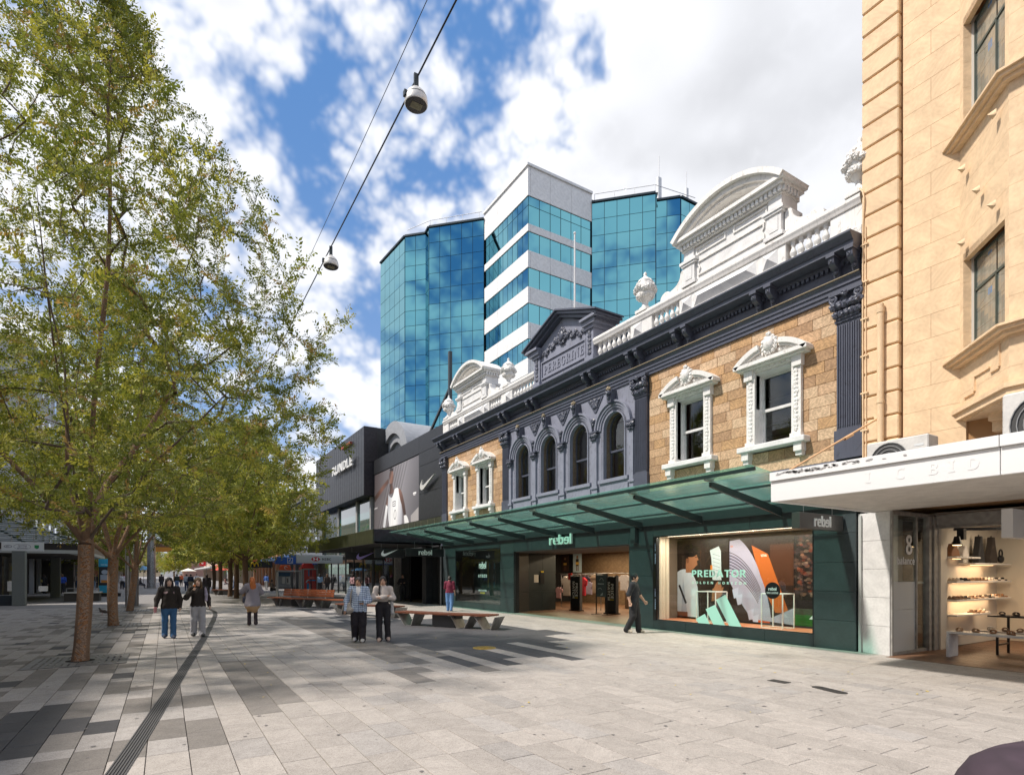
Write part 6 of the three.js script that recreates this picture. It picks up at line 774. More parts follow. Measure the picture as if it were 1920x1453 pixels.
// ================================================================= BUILDINGS UP THE MALL
function streetBuilding(name, label, x0, x1, z0, z1, H, wallC, faceX, opt = {}) { // faceX: -1 faces the mall from the right, 1 from the left
  const B = thing(name, label, 'building', [(x0 + x1) / 2, 0, (z0 + z1) / 2]), f = faceX < 0 ? x0 : x1, s = faceX, rd = rng(Math.round(Math.abs(z0 * 13)));
  part('wall', bx(x0, x1, 3.4, H, z0, z1), S(wallC, { map: texStucco, roughness: .85 }), B); part('cornice', [bx(f - .05, f + s * .35, H - .35, H, z0, z1), bx(f - .05, f + s * .2, H - .6, H - .35, z0, z1)], S(wallC.map((c) => c * .9), { roughness: .8 }), B);
  part('shopfront', bx(f - s * .6, f - s * .5, 0, 3.4, z0, z1), S([.05, .05, .055], { roughness: .2 }), B); if (!opt.noAwning) part('awning', [bx(Math.min(f, f + s * 3), Math.max(f, f + s * 3), 3.2, 3.55, z0 + .2, z1 - .2)], S(opt.awn ?? [.5, .5, .5], { roughness: .5 }), B);
  for (let z = z0 + .3; z < z1 - 2; z += 3.2) { part('pier', bx(f - .25, f + .05, 0, 3.2, z, z + .35), S(wallC, { roughness: .7 }), B); }
  const wz = opt.pitch ?? 2.6; for (let y = 4.6; y < H - 2; y += 3.3) for (let z = z0 + 1.2; z < z1 - 1.2; z += wz) { const w = part('window', bx(f - s * .05, f + s * .06, y, y + 1.9, z - .62, z + .62), S(wallC.map((c) => Math.min(.85, c * 1.25)), { roughness: .7 }), B); part('pane', bx(f + s * .061, f + s * .07, y + .1, y + 1.8, z - .5, z + .5), M.glassDark, w); part('sill', bx(f, f + s * .14, y - .12, y, z - .7, z + .7), S(wallC, { roughness: .8 }), w); }
  if (opt.sign) part('sign_board', bx(Math.min(f + s * 2.9, f + s * 3.05), Math.max(f + s * 2.9, f + s * 3.05), 3.15, 3.75, z0 + 2, z1 - 2), S(opt.sign, { roughness: .5 }), B);
  return B;
}
streetBuilding('street_building', 'dark shop building with a blue awning behind the bank sign', 13, 26, -78, -56.2, 10, [.16, .17, .18], -1, { awn: [.05, .12, .3] });
streetBuilding('street_building', 'peach walled shop building behind the slim trees', 13, 26, -104, -78.2, 12.5, [.62, .38, .22], -1, { awn: [.5, .1, .08], sign: [.5, .04, .03] });
streetBuilding('street_building', 'cream shop building with a red awning far along the mall', 13, 26, -150, -104.2, 11, [.64, .58, .46], -1, { awn: [.6, .6, .58], sign: [.55, .05, .05] });
streetBuilding('street_building', 'pale stone building beyond the cream one with the red board', 12, 26, -230, -150.2, 13, [.58, .44, .34], -1, { awn: [.62, .62, .6], pitch: 5 });
streetBuilding('street_building', 'grey concrete building behind the louvre roofed kiosk', -26, -9.6, -92, -60.3, 21, [.42, .43, .45], 1, { awn: [.5, .5, .52], pitch: 3.4 });
streetBuilding('street_building', 'warm brick coloured building next to the grey concrete one', -26, -9.6, -140, -92.2, 13, [.46, .26, .15], 1, { awn: [.4, .4, .42], pitch: 4 });
streetBuilding('street_building', 'white fronted building beyond the warm brick coloured one', -26, -9.6, -230, -140.2, 11, [.6, .59, .57], 1, { awn: [.5, .5, .5], pitch: 6 });
streetBuilding('street_building', 'tan building across the mall from the heritage store', -24, -9.4, -41.5, 20, 11.6, [.5, .36, .24], 1, { pitch: 4.2, noAwning: true });
{ // apartment block at the end of the street
  const B = thing('apartment_block', 'cream apartment block closing the end of the mall', 'building', [-8, 0, -430]); const w = S([.66, .54, .36], { roughness: .85 });
  part('wall', bx(-17, -2.4, 0, 19.5, -445, -430), w, B); part('roof', [bx(-17.5, -2, 19.5, 20.2, -445.5, -429.5), bx(-14, -5, 20.2, 22, -442, -433)], S([.25, .3, .36]), B); for (let f = 0; f < 6; f++) for (let k = 0; k < 6; k++) { const x = -15.6 + k * 2.3, y = 2.6 + f * 2.85; const win = part('window', bx(x - .55, x + .55, y, y + 1.6, -430, -429.9), M.glassDark, B); part('sill', bx(x - .7, x + .7, y - .15, y, -430, -429.7), w, win); }
  const b2 = thing('far_building', 'small white building with a peaked roof at the end of the mall', 'building', [4, 0, -400]); part('wall', bx(0, 9, 0, 11, -412, -400), S([.66, .62, .58]), b2); part('roof', (() => { const g = new THREE.CylinderGeometry(.1, 7.4, 4, 4); g.rotateY(Math.PI / 4); g.translate(4.5, 13, -406); return g; })(), S([.34, .15, .1]), b2); for (let k = 0; k < 6; k++) part('window', bx(.8 + (k % 3) * 2.8, 2.2 + (k % 3) * 2.8, 4 + Math.floor(k / 3) * 3.4, 6 + Math.floor(k / 3) * 3.4, -400, -399.9), M.glassDark, b2);
  const b3 = thing('far_building', 'brown brick tower with a thin spire at the end of the mall', 'building', [16, 0, -420]); part('wall', bx(10, 30, 0, 15, -440, -415), S([.36, .2, .15]), b3); part('spire', cyl(13, 15, 24, -418, 1.2, .05, 6), S([.2, .14, .12]), b3); for (let k = 0; k < 5; k++) part('window', bx(11 + k * 3.6, 12.6 + k * 3.6, 9, 11.4, -415, -414.9), M.glassDark, b3);
}
// hills beyond the town
struct('hills', (() => { const N = 90, P = []; const h = (i) => 230 + 90 * n2(i * .11, 3) + 50 * n2(i * .31, 8); for (let i = 0; i < N; i++) { const x0 = -7000 + i * 160, x1 = x0 + 160; const a = [x0, -10, -6500], b = [x1, -10, -6500], c = [x1, h(i + 1), -8200], d = [x0, h(i), -8200]; P.push(...a, ...b, ...c, ...a, ...c, ...d); } const g = new THREE.BufferGeometry(); g.setAttribute('position', new THREE.BufferAttribute(new Float32Array(P), 3)); g.computeVertexNormals(); return g; })(), S([.16, .20, .17], { roughness: 1 }));
// banners, umbrellas
{
  const t = thing('red_banner', 'red upright banner with white quote marks far along the mall', 'banner', [8.5, 3.7, -170]); const tx = canvasTex(64, 96, (c) => { c.fillStyle = '#c01828'; c.fillRect(0, 0, 64, 96); c.fillStyle = '#fff'; c.font = 'bold 52px serif'; c.fillText('\u201C', 16, 98); c.fillRect(10, 14, 44, 4); }); part('cloth', bx(7.8, 9.3, 3.8, 6.2, -170.1, -170), M.red, t); part('printed_face', sheet(V(7.82, 3.82, -169.99), V(1.46, 0, 0), V(0, 2.36, 0)), S(0xffffff, { map: tx }), t, false); part('pole', cyl(9.4, 0, 6.4, -170.05, .06), M.steel, t);
  const o = thing('orange_banner', 'orange hanging banner above the mall beside the steel column', 'banner', [-.6, 4.0, -84]); part('cloth', bx(-1.2, .9, 4.5, 5.9, -84.05, -84), S([.62, .26, .04]), o); part('dark_band', bx(-1.2, .9, 5.1, 5.5, -84, -83.98), S([.18, .1, .06]), o); part('wire', rod(V(-9, 6, -84), V(12, 6, -84), .012), M.black, o); part('loops', [-1.0, .7].map((x) => rod(V(x, 5.9, -84), V(x, 6, -84), .01)), M.black, o);
  const um = (x, z, r, c, lab) => { const u = thing('market_umbrella', lab, 'umbrella', [x, 0, z]); part('pole', cyl(x, 0, 2.6, z, .03), M.steel, u); const g = new THREE.ConeGeometry(r, .6, 8, 1, true); g.translate(x, 2.6, z); part('canopy', g, S(c, { roughness: .9 }), u); part('base', cyl(x, 0, .08, z, .3, .3, 12), M.steelDark, u); };
  um(4.2, -135, 1.5, [.75, .72, .62], 'cream market umbrella amid the far crowd'); um(2.4, -150, 1.5, [.7, .7, .68], 'pale grey market umbrella behind the cream one'); um(-2.6, -98, 1.5, [.12, .3, .5], 'blue market umbrella beside the steel column'); um(7.5, -100, 1.4, [.6, .08, .06], 'red market umbrella behind the slim trees');
}
// ================================================================= OVERHEAD WIRES AND LAMPS
{
  const w = thing('catenary_wire', 'pair of black wires strung along the mall carrying round lamps', 'wire', [3.8, 10, -12]);
  const sag = (z) => 10.75 + .00035 * (z + 13) ** 2; const pts = [], pt2 = []; for (let z = 10; z >= -60; z -= 2) { pts.push(V(3.83, sag(z) - .2, z)); pt2.push(V(3.66, sag(z) + .35, z)); }
  part('main_wire', tube(pts, .016, 120, 6), M.black, w); part('stay_wire', tube(pt2, .007, 120, 5), M.black, w);
  const prof = [[0, 0], [.03, .0], [.05, .03], [.11, .06], [.17, .13], [.2, .22], [.205, .3], [.19, .32]].map(([r, y]) => [r, -y]);
  const mk = (x, y, z, lab) => { const t = thing('street_lamp', lab, 'lamp', [x, y - .32, z], 'round lamps hung on the wires'); part('housing', lathe(prof, x, y, z, 24), S([.62, .60, .57], { roughness: .45, metalness: .3 }), t); part('seam', lathe([[.185, -.17], [.192, -.18], [.188, -.19]], x, y, z, 24), M.steelDark, t); part('lens', cyl(x, y - .325, y - .30, z, .185, .185, 24), S([.03, .03, .035], { roughness: .15 }), t); part('reflector', [bx(x - .1, x + .1, y - .332, y - .326, z - .07, z + .07), ...Array.from({ length: 8 }, (_, k) => bx(x - .09 + k * .024, x - .075 + k * .024, y - .336, y - .332, z - .05, z + .05))], S([.25, .24, .18], { roughness: .4, metalness: .4 }), t); part('bracket', [bx(x - .04, x + .04, y - .01, y + .24, z - .02, z + .02), bx(x - .23, x - .18, y - .24, y - .15, z - .04, z + .04)], M.steelDark, t); return t; };
  mk(3.79, 10.32, -9.4, 'round silver lamp on the wires showing its large dark lens'); mk(3.86, 10.4, -15.7, 'small round silver lamp on the wires next to a leafy branch'); mk(3.86, 10.6, -30, 'far round silver lamp on the wires hidden among the leaves');
}
// ================================================================= TREES
function sprigGeo(len, leaf, n, seed) { // a twig with leaves in two ranks
  const rd = rng(seed), P = [], tri = (a, b, c) => P.push(...a.toArray(), ...b.toArray(), ...c.toArray());
  for (let i = 0; i < n; i++) {
    const t = (i + 1) / n, side = i % 2 ? 1 : -1, o = V(0, t * len, .05 * len * Math.sin(t * 3)), d = V(side * .85, .45 + .3 * rd(), (rd() - .5) * .9).normalize(), w = V(-d.y, d.x, (rd() - .5) * 1.2).normalize(), L = leaf * (.6 + .8 * rd()), Wd = L * .22, m = o.clone().addScaledVector(d, L * .5), e = o.clone().addScaledVector(d, L); m.z += .1 * L;
    const a = m.clone().addScaledVector(w, Wd), b = m.clone().addScaledVector(w, -Wd); tri(o, a, e); tri(o, e, b);
  }
  tri(V(-.002, 0, 0), V(.002, 0, 0), V(0, len, 0));
  const g = new THREE.BufferGeometry(); g.setAttribute('position', new THREE.BufferAttribute(new Float32Array(P), 3)); g.computeVertexNormals(); return g;
}
const leafMat = P([1, 1, 1], { roughness: .8, transmission: .45, thickness: 0, ior: 1.3 });
function makeTree(name, label, base, o, group) {
  const rd = rng(o.seed), t = thing(name, label, 'tree', base, group), nodes = [], kids = [];
  const add = (p, par) => { nodes.push({ p, par, n: 0 }); return nodes.length - 1; };
  const path = (from, to, step = .28, bow = .12) => { let cur = from; const a = nodes[from].p, L = a.distanceTo(to), n = Math.max(1, Math.round(L / step)), side = V(rd() - .5, .35 * rd(), rd() - .5).multiplyScalar(bow * L); for (let i = 1; i <= n; i++) { const f = i / n, q = a.clone().lerp(to, f).addScaledVector(side, Math.sin(Math.PI * f)); cur = add(q, cur); } return cur; };
  const loc = (r, y, d) => V(r * CS + d * SN, y, r * SN - d * CS);       // r to the right as seen from the photograph, d away
  let root = add(V(0, -.02, 0), -1); let fork = path(root, loc(o.lean ?? 0, o.fork, 0), .3, .05);
  for (const limb of o.limbs) { let c = fork; for (const [r, y, d] of limb) c = path(c, loc(r, y, d), .35, .06); }
  const first = nodes.length, tips = [];
  for (let i = 0, guard = 0; i < o.tips && guard < o.tips * 40; guard++) {
    const y = lerp(o.y0, o.y1, rd()), R = o.env((y - o.y0) / (o.y1 - o.y0)), a = rd() * Math.PI * 2, r = R * Math.sqrt(rd()) * (.92 + .18 * n3(Math.cos(a) * 1.6, y * .6, Math.sin(a) * 1.6 + o.seed)); const p = V(r * Math.cos(a) + (o.shift?.[0] ?? 0) * CS, y, r * Math.sin(a) + (o.shift?.[0] ?? 0) * SN);
    const cl = n3(p.x * .55 + o.seed, p.y * .75, p.z * .55); if (cl < (o.gap ?? -.15) + .3 * Math.max(0, (y - o.y0) / (o.y1 - o.y0) - .45) && rd() > .12) continue; if (r < R * .35 && rd() < .5) continue;
    tips.push(p); i++;
  }
  const f0 = nodes[fork].p; tips.sort((a, b) => a.distanceTo(f0) - b.distanceTo(f0));
  const ends = [];
  for (const p of tips) { let best = 1e9, bi = fork; for (let i = fork; i < nodes.length; i++) { const q = nodes[i].p, dy = p.y - q.y; const d = q.distanceToSquared(p) * (dy < -.2 ? 2.4 : 1) * (i < first ? .8 : 1); if (d < best) { best = d; bi = i; } } const before = nodes.length, e = path(bi, p, .26, .08); ends.push([before, e]); }
  for (let i = nodes.length - 1; i > 0; i--) { if (!nodes[i].n) nodes[i].n = 1; nodes[nodes[i].par].n += nodes[i].n; }
  const total = nodes[0].n, rad = (n) => Math.max(o.twig ?? .003, o.r0 * Math.pow(n / total, .58));
  const thick = [], thin = [];
  for (let i = 1; i < nodes.length; i++) { const a = nodes[nodes[i].par], b = nodes[i], ra = i === 1 ? o.r0 * 1.15 : rad(Math.min(a.n, b.n * 2.2)), rb = rad(b.n); (rb > .03 ? thick : thin).push(rod(a.p, b.p, Math.max(ra, rb), rb, rb > .05 ? 10 : rb > .02 ? 6 : 3)); }
  const toW = (g) => g.translate(...base);
  part('trunk', toW(merge(thick)), o.bark ?? M.bark, t); part('branches', toW(merge(thin)), M.branch, t);
  const gs = [sprigGeo(o.sprig, o.leaf, o.per, 1), sprigGeo(o.sprig * 1.2, o.leaf, o.per, 2)], mats = [];
  const place = []; const up = V(0, 1, 0), Q = new THREE.Quaternion(), m4 = new THREE.Matrix4();
  for (const [s, e] of ends) for (let i = s; i <= e; i++) { const nd = nodes[i], pr = nodes[nd.par].p, dir = nd.p.clone().sub(pr).normalize(); const k = i === e ? 3 : nd.n < 4 ? o.dens : o.dens * .4; for (let q = 0; q < k; q++) { if (k < 1 && rd() > k) continue; const d = dir.clone().multiplyScalar(.8).add(V(rd() - .5, (rd() - .5) * .8, rd() - .5).multiplyScalar(1.5)).normalize(); Q.setFromUnitVectors(up, d); const sc = .6 + .75 * rd(); place.push([nd.p.clone().lerp(pr, rd()), Q.clone().multiply(new THREE.Quaternion().setFromAxisAngle(up, rd() * 6.28)), sc]); } }
  for (const [gi, g] of gs.entries()) {
    const mine = place.filter((_, i) => i % 2 === gi), im = new THREE.InstancedMesh(g, leafMat, mine.length); im.name = 'crown'; im.userData.kind = 'stuff'; sh(im);
    const col = new THREE.Color();
    mine.forEach(([p, q, s], i) => { m4.compose(p, q, V(s, s, s)); im.setMatrixAt(i, m4); const y = .5 + .5 * n3(p.x * .8, p.y * .8, p.z * .8 + 40), u = rd(); const c = u < .05 ? o.cols[3] : u < .12 + .35 * y ? o.cols[2] : u < .62 ? o.cols[1] : o.cols[0]; const v = .75 + .5 * rd(); col.setRGB(c[0] * v, c[1] * v, c[2] * v); im.setColorAt(i, col); });
    t.add(im);
  }
  return t;
}
const colsMain = [[.16, .195, .028], [.26, .29, .04], [.48, .46, .065], [.44, .29, .08]], colsRow = [[.23, .27, .04], [.36, .38, .06], [.56, .52, .09], [.54, .40, .11]];
const vase = (k) => (k < .12 ? lerp(.62, .9, k / .12) : k < .42 ? lerp(.9, 1, (k - .12) / .3) : lerp(1, .16, Math.pow((k - .42) / .58, 1.15)));
const vaseA = (k) => (k < .1 ? lerp(.55, .92, k / .1) : k < .42 ? 1 - .08 * Math.abs(k - .3) : lerp(.99, .1, Math.pow((k - .42) / .58, .85)));
makeTree('street_tree', 'large leafy street tree with a mottled orange bark trunk in a steel grate', [-1.42, 0, -13.95], { seed: 5, fork: 2.3, lean: .12, r0: .135, y0: 2.8, y1: 13.6, env: (k) => 5.15 * vaseA(k), tips: 2500, dens: 5.6, sprig: .27, leaf: .07, per: 13, gap: -.12, shift: [.15, 0], cols: colsMain,
  limbs: [[[-.35, 3.6, .1], [-.55, 6, .3], [-1.2, 9.5, .2]], [[.28, 3.4, -.1], [.75, 6, -.5], [.8, 9.5, -.3], [.9, 12.6, -.2]], [[.55, 3.0, .1], [1.7, 3.9, -.3], [3.2, 5.1, -.6], [4.4, 6.2, -.5]], [[.1, 3.6, .6], [.4, 5.5, 1.9], [.8, 8, 3.0]], [[-.7, 3.6, -.5], [-2.3, 5.3, -.7], [-3.8, 7.4, -.4]], [[.3, 4.0, -.6], [1.0, 5.6, -1.9], [1.8, 7.6, -3.2]]] });
const limbsB = (k) => [[[-.4, 3.4, .1], [-1.2, 6, .3], [-1.8, 8.4, .4]], [[.4, 3.6, -.1], [.9, 6.2, -.3], [1.0, 9, 0]], [[.8, 3.1, 0], [2.3, 4.6, -.3], [3.2, 6.2, -.3]], [[0, 3.6, .9], [.3, 6, 2.0]], [[-.9, 3.2, -.5], [-2.4, 5, -.7]]];
makeTree('street_tree', 'second street tree in the row with a forked grey brown trunk', [-1.45, 0, -22.9], { seed: 15, fork: 2.2, r0: .15, y0: 3.2, y1: 11.5, env: (k) => 4.2 * vase(k), tips: 900, dens: 5, sprig: .34, leaf: .095, per: 12, cols: colsMain, limbs: limbsB() });
makeTree('street_tree', 'third street tree in the row beside the slim steel posts', [-1.38, 0, -31.6], { seed: 25, fork: 1.9, r0: .14, y0: 3.2, y1: 10.8, env: (k) => 4.2 * vase(k), tips: 650, dens: 4.5, sprig: .42, leaf: .12, per: 12, cols: colsMain, limbs: limbsB(), lean: .25 });
const rowT = [[4.3, -44, 3], [4.25, -48, 4], [4.15, -55.5, 6], [3.95, -60.5, 8], [4.25, -38.6, 2]];
['first slim tree of the row beside the orange bench', 'second slim tree of the row behind the orange bench', 'third slim tree of the row far along the mall', 'last slim tree of the row far along the mall', 'widest tree of the slim row, hidden behind the woman with red hair'].forEach((l, i) => makeTree('slim_tree', l, [rowT[i][0], 0, rowT[i][1]], { seed: 40 + i, fork: 2.5, r0: .16, y0: 2.9, y1: i === 4 ? 10.9 : 9.8 - i * .2, env: (k) => (i === 4 ? 5.6 : 4.6) * vase(k), tips: i === 4 ? 1000 : 540, dens: 4, sprig: .5, leaf: .15, per: 12, cols: colsRow, limbs: limbsB(), bark: S([.40, .33, .27], { map: texBark, roughness: .95 }) }, 'slim trees in a row'));
const far = (l, x, z, H, R, i, cols = colsRow) => makeTree('distant_tree', l, [x, 0, z], { seed: 70 + i, fork: 2.2, r0: .16, y0: 2.4, y1: H, env: (k) => R * vase(k), tips: 240, dens: 2, sprig: .8, leaf: .26, per: 9, twig: .012, cols, limbs: [[[-.4, 3.6, .1], [-1.2, H * .6, .3]], [[.4, 3.6, -.1], [.9, H * .7, -.3]], [[.2, 3.5, .6], [.3, H * .65, 1.5]]] });
far('dark green tree behind the blue advertising panel', -5.2, -66, 8.5, 3.6, 1, colsMain); far('green tree beside the thick steel column', -4.6, -92, 8, 3.4, 2, colsMain); far('bright yellow green young tree far along the mall', 1.8, -150, 7, 3.2, 3, [[.3, .34, .03], [.42, .42, .04], [.5, .45, .05], [.4, .3, .05]]); far('green tree closing the view along the mall', -2.5, -210, 10, 5, 4); far('light green tree before the peach building', 8.2, -84, 7, 2.6, 5, [[.22, .32, .04], [.3, .38, .05], [.36, .38, .05], [.4, .3, .05]]);
// steel grates round the trees
[[-1.42, -13.95, 'steel grate round the trunk with orange bark'], [-1.45, -22.9, 'steel grate round the second tree'], [-1.38, -31.6, 'steel grate round the third tree']].forEach(([x, z, lab]) => { const t = thing('tree_grate', lab, 'tree grate', [x, 0, z], 'tree grates'); const m = S([.30, .29, .28], { map: texSteel, metalness: .35, roughness: .5 }); for (const [a, b, c, d] of [[-.78, -.006, -.78, -.006], [.006, .78, -.78, -.006], [-.78, -.006, .006, .78], [.006, .78, .006, .78]]) { const s = shapeOf([[a, c], [b, c], [b, d], [a, d]]); const sx = a < -.1 ? -1 : 1, sz = c < -.1 ? -1 : 1; for (let k = 0; k < 6; k++) for (let q = 0; q < 2; q++) { const u = sx * (.12 + k * .105), v0 = sz * (q ? .42 : (Math.abs(u) < .3 ? .30 : .07)), v1 = sz * (q ? .72 : .38); const h = new THREE.Path(); const w = .018; h.moveTo(u - w, Math.min(v0, v1)); h.lineTo(u + w, Math.min(v0, v1)); h.lineTo(u + w, Math.max(v0, v1)); h.lineTo(u - w, Math.max(v0, v1)); h.closePath(); s.holes.push(h); } const g = new THREE.ExtrudeGeometry(s, { depth: .008, bevelEnabled: false }); g.rotateX(-Math.PI / 2); g.translate(x, .004, z); part('grate_quarter', g, m, t); } part('soil_ring', cyl(x, .004, .014, z, .24, .24, 20), S([.02, .016, .012], { roughness: 1 }), t); });
// ================================================================= PEOPLE
function surfaceNets(sdf, mn, mx, cell) {
  const nx = Math.ceil((mx[0] - mn[0]) / cell) + 1, ny = Math.ceil((mx[1] - mn[1]) / cell) + 1, nz = Math.ceil((mx[2] - mn[2]) / cell) + 1, F = new Float32Array(nx * ny * nz), id = (i, j, k) => (k * ny + j) * nx + i;
  for (let k = 0; k < nz; k++) for (let j = 0; j < ny; j++) for (let i = 0; i < nx; i++) F[id(i, j, k)] = sdf(mn[0] + i * cell, mn[1] + j * cell, mn[2] + k * cell);
  const vi = new Int32Array(nx * ny * nz).fill(-1), P = [], I = [];
  const E = [[0, 1], [2, 3], [4, 5], [6, 7], [0, 2], [1, 3], [4, 6], [5, 7], [0, 4], [1, 5], [2, 6], [3, 7]];
  for (let k = 0; k < nz - 1; k++) for (let j = 0; j < ny - 1; j++) for (let i = 0; i < nx - 1; i++) {
    const f = [F[id(i, j, k)], F[id(i + 1, j, k)], F[id(i, j + 1, k)], F[id(i + 1, j + 1, k)], F[id(i, j, k + 1)], F[id(i + 1, j, k + 1)], F[id(i, j + 1, k + 1)], F[id(i + 1, j + 1, k + 1)]]; let neg = 0; for (const v of f) if (v < 0) neg++; if (!neg || neg === 8) continue;
    let x = 0, y = 0, z = 0, n = 0; for (const [a, b] of E) if ((f[a] < 0) !== (f[b] < 0)) { const t = f[a] / (f[a] - f[b]); x += lerp(a & 1, b & 1, t); y += lerp((a >> 1) & 1, (b >> 1) & 1, t); z += lerp(a >> 2, b >> 2, t); n++; }
    vi[id(i, j, k)] = P.length / 3; P.push(mn[0] + (i + x / n) * cell, mn[1] + (j + y / n) * cell, mn[2] + (k + z / n) * cell);
  }
  const quad = (a, b, c, d, flip) => { if (a < 0 || b < 0 || c < 0 || d < 0) return; if (flip) I.push(a, c, b, a, d, c); else I.push(a, b, c, a, c, d); };
  for (let k = 1; k < nz - 1; k++) for (let j = 1; j < ny - 1; j++) for (let i = 1; i < nx - 1; i++) { const f0 = F[id(i, j, k)] < 0;
    if (f0 !== F[id(i + 1, j, k)] < 0) quad(vi[id(i, j - 1, k - 1)], vi[id(i, j, k - 1)], vi[id(i, j, k)], vi[id(i, j - 1, k)], !f0);
    if (f0 !== F[id(i, j + 1, k)] < 0) quad(vi[id(i - 1, j, k - 1)], vi[id(i - 1, j, k)], vi[id(i, j, k)], vi[id(i, j, k - 1)], !f0);
    if (f0 !== F[id(i, j, k + 1)] < 0) quad(vi[id(i - 1, j - 1, k)], vi[id(i, j - 1, k)], vi[id(i, j, k)], vi[id(i - 1, j, k)], !f0); }
  const g = new THREE.BufferGeometry(); g.setAttribute('position', new THREE.BufferAttribute(new Float32Array(P), 3)); g.setIndex(I); g.computeVertexNormals(); return g;
}
function cap(px, py, pz, b) { // distance to a tapered capsule, flattened in z by b.fz
  const ax = b.a[0], ay = b.a[1], az = b.a[2], dx = b.b[0] - ax, dy = b.b[1] - ay, dz = b.b[2] - az, qx = px - ax, qy = py - ay, qz = pz - az, t = clamp((qx * dx + qy * dy + qz * dz) / (dx * dx + dy * dy + dz * dz + 1e-9)); const ex = qx - dx * t, ey = qy - dy * t, ez = (qz - dz * t) * (b.fz ?? 1); return Math.sqrt(ex * ex + ey * ey + ez * ez) - lerp(b.ra, b.rb, t);
}
function field(bones, k) { return (x, y, z) => { let d = 1e3; for (const b of bones) { const e = cap(x, y, z, b), kk = b.k ?? k; if (d > 900) { d = e; continue; } const h = Math.max(kk - Math.abs(d - e), 0) / kk; d = Math.min(d, e) - h * h * kk * .25; } return d; }; }
function paint(g, bones, col) { const p = g.attributes.position, c = new Float32Array(p.count * 3); for (let i = 0; i < p.count; i++) { const x = p.getX(i), y = p.getY(i), z = p.getZ(i); let m = 1e9, bb; for (const b of bones) { const e = cap(x, y, z, b) - (b.bias ?? 0); if (e < m) { m = e; bb = b; } } const q = col(bb.c, x, y, z); c[i * 3] = q[0]; c[i * 3 + 1] = q[1]; c[i * 3 + 2] = q[2]; } g.setAttribute('color', new THREE.BufferAttribute(c, 3)); return g; }
const clothMat = S([1, 1, 1], { vertexColors: true, roughness: .85 }), hairMats = {};
const hairMat = (c) => (hairMats[c] ??= S(c, { roughness: .6 }));
const mir3 = ([x, y, z]) => [-x, y, z];
